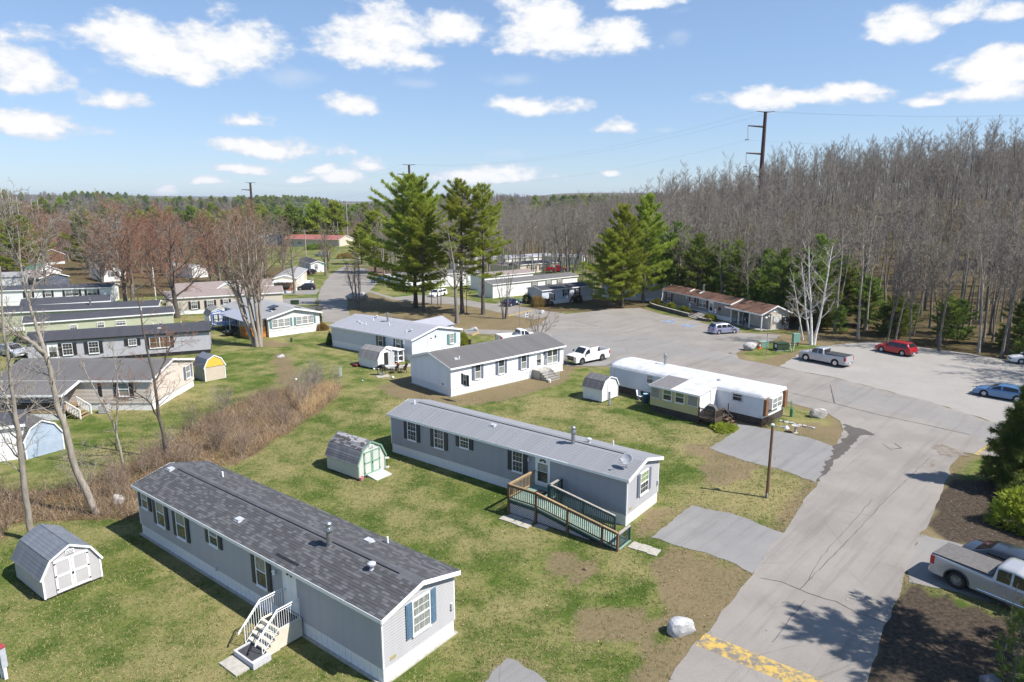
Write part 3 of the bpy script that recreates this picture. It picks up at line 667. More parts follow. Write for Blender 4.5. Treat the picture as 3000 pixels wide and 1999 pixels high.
def home(label, A, B, Wd, wall_m, roof_m, skirt_m=None, skirt=.72, eave=3.05, rise=.62, over=.22, over_end=.22, boards=0, panels=0, fascia=None, ridge=True, z0=None, courses=0, tabs=0, trim=None, group=None, cat='mobile home', slab=False, gable_m=None, end='r', ridge_at=.5):
    A, L, rz = frame_of(A, B); zg = hzf(A.x, A.y) if z0 is None else z0
    t = thing('mobile_home', label, cat, (A.x, A.y, zg), rz, group)
    fascia = fascia or white_trim; trim = trim or white_trim; skirt_m = skirt_m or white; yr = Wd * ridge_at
    # wall shell with gables
    sb = .03 if boards else 0
    mb = MB(); mb.prism([(0, skirt), (Wd, skirt), (Wd, eave), (yr, eave + rise), (0, eave)], 'x', 0, L); mb.build('wall', wall_m, t)
    MB().box(.035, L - .035, .035, Wd - .035, -.35, skirt - .002).build('skirting', skirt_m, t)
    if boards:
        bh = .13; n = int((eave - skirt) / bh); k = ('bd', label)
        def board(len_, ax):
            q = [(0, 0), (-.038, .0), (-.038, .016), (-.008, bh), (0, bh)]
            return MB().prism([(y, z) for y, z in q], 'x', 0, len_)
        mf = board(L, 'x').mesh('siding_board', wall_m)
        for i in range(n): link('siding_board', mf, t, (0, 0, skirt + i * bh))
        me_ = board(Wd, 'x').mesh('siding_board', wall_m)
        for i in range(n):
            if end == 'r': link('siding_board', me_, t, (L, 0, skirt + i * bh), (0, 0, PI / 2))
            else: link('siding_board', me_, t, (0, Wd, skirt + i * bh), (0, 0, -PI / 2))
        z = skirt + n * bh; 
        while z < eave + rise - .18:
            f0, f1 = max(0, (z + bh - eave) / rise), 0
            y0, y1 = yr * f0 + .02, Wd - (Wd - yr) * f0 - .02
            if end == 'r': board(y1 - y0, 'x').build('siding_board', wall_m, t, (L, y0, z), (0, 0, PI / 2))
            else: board(y1 - y0, 'x').build('siding_board', wall_m, t, (0, y1, z), (0, 0, -PI / 2))
            z += bh
        tb = MB()
        for (x, y) in ((0, 0), (L, 0), (L, Wd), (0, Wd)):
            MB().box(x - .035, x + .035, y - .035, y + .035, skirt, eave - .02).build('corner_trim', trim, t)
    if panels:
        pw = .40
        n = int(round(L / pw)); pw = L / n
        def pan(w): return MB().box(.02, w - .02, -.016, .04, -.1, skirt - .05).mesh('skirting_panel', skirt_m)
        pm = pan(pw)
        for i in range(n): link('skirting_panel', pm, t, (i * pw, .03, 0))
        n2 = int(round(Wd / pw)); p2 = Wd / n2; pm = pan(p2)
        for i in range(n2):
            if end == 'r': link('skirting_panel', pm, t, (L - .03, i * p2, 0), (0, 0, PI / 2))
            else: link('skirting_panel', pm, t, (.03, Wd - i * p2, 0), (0, 0, -PI / 2))
        mb = MB().box(.0, L, -.015, .05, skirt - .055, skirt - .005); mb.build('skirting_rail', trim, t)
        x = L if end == 'r' else 0
        MB().box(x - .05 if end == 'r' else -.015, x + .015 if end == 'r' else .05, .05, Wd, skirt - .055, skirt - .005).build('skirting_rail', trim, t)
    if slab: MB().box(-.12, L + .12, -.13, Wd + .12, -.2, .06).build('foundation_slab', concrete, t)
    # roof slabs
    th = .07; sl_f, sl_b = rise / yr, rise / (Wd - yr)
    zf = eave - over * sl_f
    def slope(y0, z0_, y1, z1, nm): return MB().prism([(y0, z0_), (y1, z1), (y1, z1 + th), (y0, z0_ + th)], 'x', -over_end, L + over_end).build(nm, roof_m, t)
    slope(-over, zf + .01, yr, eave + rise + .01, 'roof'); slope(yr, eave + rise + .01, Wd + over, eave - over * sl_b + .01, 'roof')
    MB().box(-over_end, L + over_end, -over - .03, -over, zf - .10, zf + th + .005).build('fascia', fascia, t)
    MB().box(-over_end, L + over_end, Wd + over, Wd + over + .03, eave - over * sl_b - .10, eave - over * sl_b + th).build('fascia', fascia, t)
    MB().box(-over_end + .01, L + over_end - .01, -over, .0, zf - .085, zf - .06).build('soffit', fascia, t)
    for x in (-over_end - .03, L + over_end):
        h0, h1 = .12, th + .012
        MB().prism([(-over, zf - h0), (yr, eave + rise - h0), (yr, eave + rise + h1), (-over, zf + h1)], 'x', x, x + .03).build('rake_board', fascia, t)
        zb = eave - over * sl_b
        MB().prism([(yr, eave + rise - h0), (Wd + over, zb - h0), (Wd + over, zb + h1), (yr, eave + rise + h1)], 'x', x, x + .03).build('rake_board', fascia, t)
    if ridge:
        g_ = 1.0
        MB().prism([(yr - .16, eave + rise + th - .16 * sl_f - .002), (yr, eave + rise + th + .05), (yr + .16, eave + rise + th - .16 * sl_b - .002)], 'x', g_, L - g_).build('ridge_cap', roof_m, t)
        MB().box(g_, L - g_, yr - .185, yr - .15, eave + rise + th - .17 * sl_f - .02, eave + rise + th - .15 * sl_f + .045).build('ridge_vent', black, t)
    if courses:                                  # stepped shingle courses on both slopes
        for (ya, yb, sg) in ((-over, yr - .2, 1), (Wd + over, yr + .2, -1)):
            sl_ = sl_f if sg > 0 else sl_b; ca = math.atan(sl_); n = int(abs(yb - ya) / math.cos(ca) / courses)
            q = [(0, 0), (courses + .02, .0), (courses + .02, .002), (0, .016)]
            me_ = MB().prism(q, 'x', -over_end, L + over_end).mesh('shingle_course', roof_m)
            for i in range(n):
                y = ya + sg * i * courses * math.cos(ca); z = (zf if sg > 0 else eave - over * sl_b) + th + .012 + i * courses * math.sin(ca)
                link('shingle_course', me_, t, (0 if sg > 0 else L, y, z), (ca, 0, 0) if sg > 0 else (ca, 0, PI))
    if tabs:
        m = tabs; rr = random.Random(9); tw, ex = .32, .15; cells = []
        for (ya, yb, sg) in ((-over, yr - .19, 1), (Wd + over, yr + .17, -1)):
            sl_ = sl_f if sg > 0 else sl_b; ca = math.atan(sl_); n = int(abs(yb - ya) / math.cos(ca) / ex)
            for i in range(n):
                off = rr.uniform(0, tw)
                k = 0; x = -over_end - off
                while x < L + over_end:
                    w = tw * rr.choice((.6, .8, 1, 1, 1.3)); a, b_ = max(x, -over_end), min(x + w, L + over_end)
                    if b_ - a > .05:
                        y = ya + sg * i * ex * math.cos(ca); z = (zf if sg > 0 else eave - over * sl_b) + th + .012 + i * ex * math.sin(ca)
                        cells.append((a, b_ - .006, y, z, ca, sg, rr.uniform(.010, .020)))
                    x += w
        loc_cam = t.matrix_basis.inverted() @ Vector((0, 0, CAM_H))
        cells.sort(key=lambda c: (Vector(((c[0] + c[1]) / 2, c[2], c[3])) - loc_cam).length + (3 if c[5] < 0 else 0))
        for c in cells[:300]:
            a, b_, y, z, ca, sg, h = c
            MB().prism([(0, 0), (ex + .02, 0), (ex + .02, .003), (0, h)], 'x', 0, b_ - a).build('shingle', m, t, (a if sg > 0 else b_, y, z), (ca, 0, 0 if sg > 0 else PI))
        mb = MB()
        for a, b_, y, z, ca, sg, h in cells[300:]:
            c_, s_ = math.cos(ca), math.sin(ca)
            pf = lambda d, hh: (y + sg * (d * c_ - hh * s_), z + d * s_ + hh * c_)
            p = [pf(0, 0), pf(ex + .02, 0), pf(ex + .02, .003), pf(0, h)]
            mb.prism(p, 'x', a, b_)
        tag(mb.build('shingles', m, t), kind='stuff')
    t['_dims'] = (L, Wd); return t, L
def rz_(z, y, eave, rise, Wd): return eave + rise * (1 - abs(y - Wd / 2) / (Wd / 2)) + .07
sid_g1 = siding('grey_siding', (.385, .38, .39), strength=0); sid_g2 = siding('dark_grey_siding', (.335, .335, .35), strength=0)
sid_w = siding('white_siding', (.79, .79, .80), strength=0, streak=.05); sid_wf = siding('white_lap_siding', (.78, .78, .78))
sid_bg = siding('blue_grey_siding', (.55, .58, .64), strength=.3); sid_beige = siding('beige_siding', (.56, .50, .43)); sid_cream = siding('cream_siding', (.66, .61, .48))
sid_lg = siding('light_grey_siding', (.60, .61, .59)); sid_g9 = siding('mid_grey_siding', (.42, .42, .45)); sid_green = siding('sage_siding', (.44, .46, .33)); sid_taupe = siding('taupe_siding', (.30, .28, .28))
sid_lb = siding('pale_blue_siding', (.56, .60, .68)); sid_tan = siding('tan_siding', (.58, .53, .45)); sid_yel = siding('pale_yellow_siding', (.58, .53, .26))
sid_met = siding('ribbed_white_metal', (.66, .68, .72), vert=True, pitch=.2, strength=.4, streak=.25)
rf_g1 = roofing('charcoal_shingles', (.055, .056, .062), (.13, .132, .142)); rf_g2 = roofing('grey_shingles', (.20, .205, .22), (.25, .255, .27), .6)
rf_g3 = roofing('weathered_grey_shingles', (.10, .095, .095), (.145, .14, .138), .3); rf_lg = roofing('pale_grey_shingles', (.27, .275, .31), (.31, .315, .35), .4)
rf_br = roofing('brown_shingles', (.125, .065, .042), (.18, .10, .065), .4); rf_dk = roofing('dark_shingles', (.04, .042, .05), (.065, .067, .078), .5)
rf_tb = roofing('taupe_shingles', (.19, .155, .145), (.25, .21, .195), .4); rf_mg = roofing('mid_grey_shingles', (.22, .22, .225), (.30, .30, .30), .4)
tab_m = shingle_mat('charcoal_shingle_tab', (.056, .056, .060), (.125, .127, .134))
# ------------------------------------------------------------------ the homes in view
def gp(px, py): p = at(px, py); return (p.x, p.y)
# 1 nearest grey home
H1, L1 = home('nearest dark grey mobile home with mottled charcoal shingles and white skirting', (-21.84, 37.08), (-5.22, 24.33), 4.25, sid_g1, rf_g1, white, skirt=.72, eave=3.12, rise=.55, boards=1, panels=1, tabs=tab_m, slab=True, over=.2, over_end=.25)
for u, z, w, h, o in ((.62, 2.0, .66, .97, 'd'), (2.35, 1.45, .85, 1.5, 'd'), (4.58, 1.42, .9, 1.53, 'd'), (8.02, 2.12, .74, .9, 'd'), (12.2, 1.35, .78, 1.55, 'd')):
    window(H1, 'f', L1, 4.25, u, z, w, h, o, shutter_dk, .34)
window(H1, 'r', L1, 4.25, 1.68, 1.4, .95, 1.5, 'dg', shutter_bl, .34, curtain, curtain)
door(H1, 'f', L1, 14.42, 1.0, .86, 2.02)
MB().lathe([(.02, 0), (.07, .03), (.08, .16), (.11, .2), (.02, .28)], (0, 0, 0), 8).build('porch_lamp', white_trim, H1, (13.75, -.13, 2.38))
MB().box(0, .14, -.09, .0, 0, .2).build('outlet_box', alu, H1, (8.3, 0, .66))
MB().box(0, .32, -.02, .01, 0, .14).build('vent_grille', P('tan_grille', (.4, .33, .15)), H1, (L1 + .02, .35, .92), (0, 0, PI / 2))
MB().box(-.06, .06, -.1, 0, 0, .3).build('meter_socket', alu, H1, (L1 + .02, 4.05, 1.35), (0, 0, PI / 2))
for u, y, k in ((.6, 1.75, 'box'), (9.4, .85, 'box'), (15.5, 1.75, 'chimney'), (16.3, 3.4, 'box'), (18.6, 1.6, 'cap'), (16.9, 4.05, 'pipe'), (3.6, 3.3, 'pipe')):
    roof_vent(H1, u, y, rz_(0, y, 3.12, .55, 4.25) + .01, k)
MB().prism([(0, 0), (.12, .03), (.12, .05), (0, .02)], 'x', 13.6, 15.3).build('drip_guard', black, H1, (0, .12, 3.12 + .13))
# 2 grey home with the ramp
H2, L2 = home('grey mobile home with light grey shingles, wooden ramp and satellite dish', (-9.39, 50.54), (6.88, 38.07), 4.27, sid_g2, rf_g2, white, skirt=.74, eave=3.12, rise=.58, boards=1, panels=1, courses=.15)
for u, z, w, h in ((1.9, 1.52, .84, 1.4), (4.7, 1.53, .86, 1.38), (7.23, 2.12, .76, .92), (11.95, 1.52, .78, 1.36)):
    window(H2, 'f', L2, 4.27, u, z, w, h, 'dg', shutter_dk, .36, glass, glass)
window(H2, 'r', L2, 4.27, 1.66, 1.47, 1.0, 1.36, 'dg', shutter_gy, .34, P('green_curtain_glass', (.25, .32, .16), (.18, .24, .12), rough=.15), glass)
door(H2, 'f', L2, 13.9, .98, .98, 2.0, white, True, True)
MB().lathe([(.03, 0), (.07, .03), (.07, .2), (.1, .24), (.02, .3)], (0, 0, 0), 8).build('porch_lamp', alu, H2, (13.3, -.13, 2.45))
for u, y, k in ((.9, 1.7, 'pipe'), (9.0, 1.5, 'box'), (15.55, 1.75, 'chimney'), (16.3, 2.5, 'cap'), (17.3, 4.0, 'pipe')):
    roof_vent(H2, u, y, rz_(0, y, 3.12, .58, 4.27) + .012, k)
MB().box(12.6, 16.4, -.27, -.215, 3.04, 3.15).build('gutter', white_trim, H2)
for i in range(1): MB().box(0, .3, -.02, .01, 0, .13).build('vent_grille', P('tan_grille', (.4, .33, .15)), H2, (L2 + .03, .35, .95), (0, 0, PI / 2))
MB().box(-.06, .06, -.1, 0, 0, .3).build('meter_socket', alu, H2, (L2 + .03, 4.1, 1.3), (0, 0, PI / 2))
# satellite dish on home 2 (a thing of its own)
dt = thing('satellite_dish', 'grey satellite dish on the roof edge of the ramp home', 'satellite dish', H2.matrix_basis @ Vector((20.0, .75, 3.43)), H2.rotation_euler.z); dt.scale = (.82, .82, .82)
mb = MB(); prof = [(.02, 0), (.2, .018), (.36, .06), (.46, .11), (.47, .10), (.36, .045), (.2, .0), (.02, -.02)]
mb.lathe(prof, (0, 0, 0), 18); mb.build('dish', P('dish_grey', (.38, .39, .42), (.33, .34, .37), rough=.5), dt, (0, .05, .62), (math.radians(52), 0, math.radians(8)), True)
MB().tube([(0, .1, 0), (0, .1, .4), (0, .05, .6)], .03, 7).box(-.15, .15, -.02, .2, -.06, .01).build('mast', metal, dt)
MB().tube([(0, .05, .5), (-.15, -.28, .62), (-.22, -.5, .72)], .018, 6).box(-.29, -.16, -.56, -.42, .68, .8).build('feed_arm', alu, dt)
# 3 white home, grey roof
H3, L3 = home('white mobile home with weathered grey roof and bluish shutters', (-6.1, 65.73), (5.87, 76.45), 7.1, sid_w, rf_g3, white, skirt=.80, eave=3.0, rise=.95, boards=1, panels=1, end='l', over=.28, over_end=.22, ridge=False, courses=.16, slab=True)
for u, w, h, z in ((3.05, .7, 1.5, 1.3), (6.25, .74, 1.5, 1.3), (9.5, .72, 1.45, 1.3)):
    window(H3, 'f', L3, 7.1, u, z, w, h, 'd', shutter_gy, .34, glass, curtain)
window(H3, 'f', L3, 7.1, 13.45, 1.25, 1.6, 1.55, 'dm', shutter_gy, .34, glass, curtain)
window(H3, 'l', L3, 7.1, -2.15, 1.72, .42, 1.02, 'd', shutter_bk, .3, curtain, glass)
door(H3, 'f', L3, 11.75, .95, .82, 2.02, white, False, True)
MB().box(0, .3, -.03, .01, 0, .2).build('vent_grille', P('tan_grille', (.4, .33, .15)), H3, (-.02, 1.5, .95), (0, 0, -PI / 2))
MB().lathe([(.02, 0), (.07, .04), (.07, .2), (.03, .3)], (0, 0, 0), 8).build('porch_lamp', black, H3, (12.95, -.1, 2.35))
for u, y, k in ((1.6, 1.3, 'box'), (1.95, 1.15, 'pipe')): roof_vent(H3, u, y, rz_(0, y, 3.0, .95, 7.1) + .01, k)
MB().lathe([(.12, 0), (.13, .5), (.2, .52), (.2, .62)], (0, 0, 0), 8).build('chimney_pipe', rust, H3, (6.9, 5.6, 3.45))
# 5 blue-grey home
H5, L5 = home('pale blue grey double wide home with plain silver grey roof', (-24.3, 89.95), (-12.14, 80.67), 8.8, sid_bg, rf_lg, white, skirt=.85, eave=2.78, rise=.95, panels=0, ridge=False, over=.25, courses=.3)
window(H5, 'f', L5, 8.8, 9.4, 1.3, .78, 1.3, 'd', shutter_gn, .36, P('reddish_blind', (.25, .14, .10), (.3, .2, .15)), glass)
window(H5, 'f', L5, 8.8, 12.57, 1.27, .78, 1.34, 'd', shutter_gn, .36, curtain, glass)
MB().lathe([(.22, 0), (.3, .0), (.3, .05), (.22, .05)], (0, 0, 0), 18).build('round_window_frame', white_trim, H5, (13.9, -.0, 2.33), (PI / 2, 0, 0))
MB().lathe([(.22, 0), (.22, .02)], (0, 0, 0), 18).build('pane', glass, H5, (13.9, -.0, 2.33), (PI / 2, 0, 0))
window(H5, 'r', L5, 8.8, 6.75, 1.2, .66, 1.2, 'dg', shutter_teal, .4, curtain, curtain)
door(H5, 'r', L5, 2.85, .75, .8, 1.9, white, True, False)
MB().lathe([(.02, 0), (.06, .04), (.07, .2), (.03, .3)], (0, 0, 0), 8).build('porch_lamp', black, H5, (L5 + .08, 4.1, 2.4))
for u, y, k in ((4.8, 3.2, 'pipe'), (5.2, 1.6, 'pipe'), (7.2, 3.6, 'chimney'), (4.4, 4.2, 'cap'), (8.6, 2.6, 'pipe'), (12.9, 1.5, 'pipe'), (13.3, 1.9, 'cap'), (2.9, 2.3, 'box'), (3.9, 1.9, 'box')): roof_vent(H5, u, y, rz_(0, y, 2.78, .95, 8.8) + .01, k)
mb = MB(); mb.prism([(-2.4, 2.7), (0, 3.62), (2.4, 2.7)], 'y', 5.6, 11.4); mb.build('rear_gable_roof', rf_lg, H5, (9.7, 0, 0))
MB().box(7.5, 11.9, 8.8, 11.2, 0, 2.7).build('rear_addition', sid_bg, H5)
# side steps and railings of home 5
pr = thing('side_steps', 'white railed entry steps at the end of the blue grey home', 'steps', H5.matrix_basis @ Vector((L5 + .05, 2.6, 0)), H5.rotation_euler.z)
MB().box(0, 1.3, 0, 1.6, 0, .72).box(.1, 1.2, -.35, 0, 0, .48).box(.1, 1.2, -.7, -.35, 0, .25).build('landing', cream_conc, pr)
for x in (1.26,):
    MB().tube([(x, 0, 1.55), (x, 1.6, 1.55)], .03, 6).tube([(x, 0, .72), (x, 0, 1.55)], .025, 6).tube([(x, 1.6, .72), (x, 1.6, 1.55)], .025, 6).build('handrail', white_trim, pr)
    bm_ = MB().box(-.012, .012, -.012, .012, .72, 1.54).mesh('baluster', white_trim)
    for k in range(9): link('baluster', bm_, pr, (x, .16 + k * .16, 0))
# 6 home with the sunroom windows
H6, L6 = home('light grey double wide home with six sunroom windows and teal shutters', (-45.8, 107.2), (-34.78, 95.61), 8.0, sid_lg, rf_mg, white, skirt=.80, eave=2.85, rise=.95, ridge=False, over=.3, over_end=.35)
for u0 in (.55, 4.25):
    for k in range(3): window(H6, 'r', L6, 8.0, u0 + k * .93, 1.4, .76, 1.06, 'dg', None, .3, curtain, curtain)
for u, o in ((.18, 0), (3.28, 0), (3.88, 0), (7.0, 0)): MB().box(0, .3, -.05, .01, 1.3, 2.5).build('shutter', shutter_teal, H6, (L6, u, 0), (0, 0, PI / 2))
window(H6, 'f', L6, 8.0, 13.5, 1.2, .8, 1.2, 'd', None); door(H6, 'f', L6, 14.8, .8, .85, 1.95, dark_green, False)
MB().box(2.6, 4.2, 1.5, 2.6, 0, .14).build('skylight', dark_glass, H6, (9.6, .2, 3.35), (math.atan(.95 / 4), 0, 0)); MB().box(0, 1.8, 0, .12, 0, .16).build('skylight_curb', white_trim, H6, (12.1, 1.55, 3.35))
MB().lathe([(.5, 0), (.5, .06)], (0, 0, 0), 14).build('roof_hatch', rf_dk, H6, (14.4, 5.4, 3.62), (-math.atan(.95 / 4), 0, 0))
# porch roof and orange deck of home 6
od = thing('orange_deck', 'orange stained deck with railing beside the sunroom home', 'deck', H6.matrix_basis @ Vector((12.2, -2.6, 0)), H6.rotation_euler.z)
for k in range(12): MB().box(0, 3.3, k * .205, k * .205 + .195, .62, .66).build('deck_board', wood_orange, od)
for (x, y) in ((.05, .05), (3.2, .05), (3.2, 2.4), (1.6, .05), (.05, 2.4)): MB().box(x - .05, x + .05, y - .05, y + .05, 0, 1.65).build('post', wood_orange, od)
for (a, b_) in (((0, 0), (3.25, 0)), ((3.25, 0), (3.25, 2.4))):
    for z in (.78, 1.6): MB().beam((*a, z), (*b_, z), .05, .09).build('rail', wood_orange, od)
    n_ = int(math.hypot(b_[0] - a[0], b_[1] - a[1]) / .15)
    for k in range(1, n_):
        f = k / n_; MB().box(-.02, .02, -.02, .02, .78, 1.6).build('baluster', wood_orange, od, (a[0] + (b_[0] - a[0]) * f, a[1] + (b_[1] - a[1]) * f, 0))
MB().box(0, 3.25, -.02, .01, .05, .62).box(3.24, 3.27, 0, 2.4, .05, .62).build('skirt_board', wood_orange, od)
MB().prism([(-2.7, 2.35), (.3, 2.9), (.3, 2.95), (-2.7, 2.4)], 'x', 4.2, 15.6).build('porch_roof', P('metal_porch_roof', (.36, .37, .42), (.42, .43, .47), rough=.4, metal=.3), H6)
for x in (8.4, 12.2, 15.4): MB().box(x - .05, x + .05, -2.6, -2.5, .0, 2.38).build('porch_post', white_trim, H6)
# 4 old white trailer with the arched roof
A4, L4, r4 = frame_of((10.11, 68.23), (21.76, 56.52)); W4 = 4.3
T4 = thing('trailer', 'old white arched roof trailer with a pale yellow addition', 'mobile home', (A4.x, A4.y, 0), r4)
arc = [(W4 / 2 - (W4 / 2 + .06) * math.cos(PI * k / 14), 2.55 + .52 * math.sin(PI * k / 14) ** .8) for k in range(15)]
MB().prism([(0, .72), (W4, .72), (W4, 2.62), (0, 2.62)], 'x', .02, L4).build('wall', sid_met, T4)
mb = MB(); n = 34
rr = random.Random(3); b0 = len(mb.v)
for i in range(n + 1):
    x = -.06 + (L4 + .18) * i / n
    for (y, z) in arc: mb.v.append((x, y, z + (rr.uniform(-.012, .012) if .3 < y < W4 - .3 else 0)))
for i in range(n):
    for j in range(14): mb.f.append((i * 15 + j, i * 15 + j + 1, (i + 1) * 15 + j + 1, (i + 1) * 15 + j)); mb.m.append(0)
mb.f.append(tuple(range(15))); mb.m.append(0); mb.f.append(tuple(n * 15 + j for j in reversed(range(15)))); mb.m.append(0)
roof4 = P('white_roof_coating', (.54, .54, .55), (.38, .39, .41), rough=.6, scale=1.1, lo=.42, hi=.8, bmp=.4, bscale=2.5, bdist=.06)
mb.build('roof', roof4, T4, None, None, True)
MB().box(-.08, L4 + .14, -.07, -.03, 2.46, 2.60).build('fascia', white_trim, T4)
MB().box(.05, L4 - .05, .05, W4 - .05, 0, .72).build('skirting', P('dark_skirting', (.045, .035, .032), (.075, .06, .052), rough=.8), T4)
rib = MB().box(-.012, .012, -.012, .02, .73, 2.45).mesh('wall_rib', sid_met)
for k in range(int(L4 / .2)):
    x = .1 + k * .2
    if not (6.9 < x < 12.1): link('wall_rib', rib, T4, (x, 0, 0))
window(T4, 'f', L4, W4, 4.6, 1.72, .66, .85, 'd', None, .3, curtain, glass); window(T4, 'f', L4, W4, 13.7, 1.9, .82, .66, 'd', None, .3, glass, glass, alu)
MB().box(0, .35, .95, 3.0, 1.38, 2.42).build('bay_window', white_trim, T4, (L4, 0, 0))
for k in range(2): MB().box(0, .02, 0, .8, 0, .82).build('pane', curtain, T4, (L4 + .345, 1.1 + k * .95, 1.5))
for k in range(2): MB().box(0, .03, 0, .8, .38, .43).build('pane_bar', white_trim, T4, (L4 + .35, 1.1 + k * .95, 1.5))
bt = P('brown_trim_board', (.20, .10, .045), (.15, .075, .035), rough=.7)
MB().box(0, .03, 0, W4 - .1, .0, .14).build('trim_board', bt, T4, (L4 + .003, .05, 1.12)); 
for y in (.0, W4 - .5): MB().box(-.02, .25, 0, .5, 0, 1.5).build('trim_post', bt, T4, (L4 + .003, y, 1.0))
for y in (.62, 3.1): MB().box(0, .03, 0, .14, 0, .95).build('trim_board', bt, T4, (L4 + .003, y, 1.42))
MB().box(0, .02, .02, W4 - .02, .74, 2.6).build('end_panel', white, T4, (L4 - .018, 0, 0))
for x, y, k in ((4.7, 2.9, 'chimney'), (11.6, 1.25, 'cap'), (3.3, 2.6, 'pipe'), (3.9, 2.5, 'pipe')): roof_vent(T4, x, y, 3.0 if y > 1.6 else 2.86, k)
# pale yellow addition
ad0, ad1, adD = 6.96, 12.08, 2.95
MB().prism([(-adD, .62), (-.02, .62), (-.02, 2.78), (-adD, 2.52)], 'x', ad0, ad1).build('addition_wall', white, T4)
n_ = int((2.45 - .62) / .2)
for k in range(n_): MB().prism([(0, 0), (-.028, .004), (-.008, .2), (0, .2)], 'x', ad0, ad1).build('siding_board', P('yellow_board', (.52, .47, .23), (.46, .42, .22), rough=.55, scale=2), T4, (0, -adD, .62 + k * .2))
MB().box(ad0 + .04, ad1 - .04, -adD + .04, -.05, 0, .62).build('addition_skirting', P('dark_skirting', (.045, .035, .032)), T4)
MB().prism([(-adD - .18, 2.48), (.25, 2.80), (.25, 2.86), (-adD - .18, 2.54)], 'x', ad0 - .12, ad1 + .08).build('addition_roof', roof4, T4)
MB().prism([(-adD - .15, 2.545), (.1, 2.852), (.1, 2.864), (-adD - .15, 2.557)], 'x', ad0 - .05, ad0 + 2.2).build('bare_roof_patch', P('bare_roofing', (.13, .12, .125), (.18, .17, .17), rough=.9), T4)
MB().box(ad0 - .12, ad1 + .08, -adD - .21, -adD - .18, 2.38, 2.55).build('fascia', white_trim, T4)
for k, (u, w, op) in enumerate(((.14, .86, 'n'), (1.44, .82, 'd'), (2.72, .84, 'd'), (4.02, .9, 'n'))):
    wv = window(T4, 'f', L4, W4, ad0 + u, 1.43 + .02 * k, w, .95, op, None, .3, P('green_blind', (.16, .22, .10), (.12, .17, .08), rough=.3), curtain if op == 'n' else glass, alu if op == 'n' else white_trim); wv.location.y = -adD - .045
MB().box(0, .75, -.03, .01, .0, 1.95).build('door', white, T4, (ad1 + .02, -1.15, .72), (0, 0, PI / 2))
# deck of the trailer
dk = thing('small_deck', 'dark weathered deck with railing and stairs at the yellow addition', 'deck', T4.matrix_basis @ Vector((ad1 + .1, -3.3, 0)), r4)
for k in range(17): MB().box(0, 1.62, k * .145, k * .145 + .135, .66, .70).build('deck_board', wood_old, dk)
for (x, y, h) in ((.04, .04, 1.62), (1.58, .04, 1.62), (1.58, 2.4, 1.75), (2.35, 1.5, .95)): MB().box(x - .045, x + .045, y - .045, y + .045, 0, h).build('post', wood_old, dk)
MB().box(0, 1.65, -.02, .02, .5, .68).box(1.62, 1.66, 0, 1.5, .5, .68).build('rim_joist', wood_old, dk)
for a, b_ in (((0, .04), (1.6, .04)), ((1.58, .04), (1.58, 1.5))):
    for z in (.8, 1.5): MB().beam((*a, z), (*b_, z), .05, .08).build('rail', wood_old, dk)
    n_ = 13
    for k in range(1, n_): f = k / n_; MB().box(-.018, .018, -.018, .018, .8, 1.5).build('baluster', wood_old, dk, (a[0] + (b_[0] - a[0]) * f, a[1] + (b_[1] - a[1]) * f, 0))
for k in range(3): MB().box(1.7 + k * .27, 2.0 + k * .27, 1.5, 2.4, .46 - k * .21, .50 - k * .21).box(1.72 + k * .27, 1.75 + k * .27, 1.5, 2.4, .3 - k * .21, .48 - k * .21).build('step', wood_brown, dk)
MB().beam((1.6, 1.5, 1.5), (2.5, 1.5, .85), .05, .08).beam((1.6, 1.5, 1.1), (2.4, 1.5, .5), .04, .06).build('stair_rail', wood_old, dk)
MB().beam((1.5, .05, .5), (1.1, .05, .05), .06).build('brace', wood_old, dk)
gr = thing('covered_grill', 'grey covered grill standing on the dark weathered deck', 'grill', T4.matrix_basis @ Vector((ad1 + .75, -2.3, .70)), r4 + .3)
MB().prism([(-.5, 0), (.5, 0), (.55, .6), (.3, .95), (-.25, 1.0), (-.55, .65)], 'y', -.35, .35).build('cover', P('grill_cover', (.07, .07, .068), (.10, .10, .098), rough=.8, bmp=.6, bscale=8, bdist=.05), gr)
# 7 office home with the brown roof
H7, L7 = home('grey office home with brown shingle roof and maroon shutters', (28.23, 126.2), (35.2, 108.26), 4.3, sid_taupe, rf_br, white, skirt=.72, eave=2.95, rise=.75, ridge=False, gable_m=sid_beige, z0=0, courses=.25)
MB().box(0, .03, .02, 4.28, .74, 2.9).build('end_panel', sid_tan, H7, (L7 + .001, 0, 0)); MB().prism([(.1, 2.9), (4.2, 2.9), (2.15, 3.6)], 'x', L7, L7 + .02).build('gable_panel', sid_tan, H7)
for u, z, w, h, o in ((1.45, 1.16, 1.1, 1.3, 'dg'), (8.7, 1.95, .85, .7, 'dg'), (11.05, 1.4, 1.85, 1.2, 'dgm')): window(H7, 'f', L7, 4.3, u, z, w, h, o, shutter_rd, .42, curtain, glass)
door(H7, 'f', L7, 13.8, .8, 1.0, 2.0, white, False, True)
MB().lathe([(.03, 0), (.12, .02), (.12, .3), (.03, .32)], (0, 0, 0), 8).build('wall_lamp', white_trim, H7, (7.4, -.08, 2.3))
MB().box(16.2, 16.75, -.14, -.01, 1.5, 2.05).build('mail_box', shutter_rd, H7)
for u, y, k in ((9.2, 2.1, 'chimney'),): roof_vent(H7, u, y, 3.7, k)
for u in (6.8, 9.6): MB().box(0, .25, 0, 1.1, 0, .1).build('roof_vent', white_trim, H7, (u, .9, 3.36), (math.atan(.75 / 2.15), 0, 0))
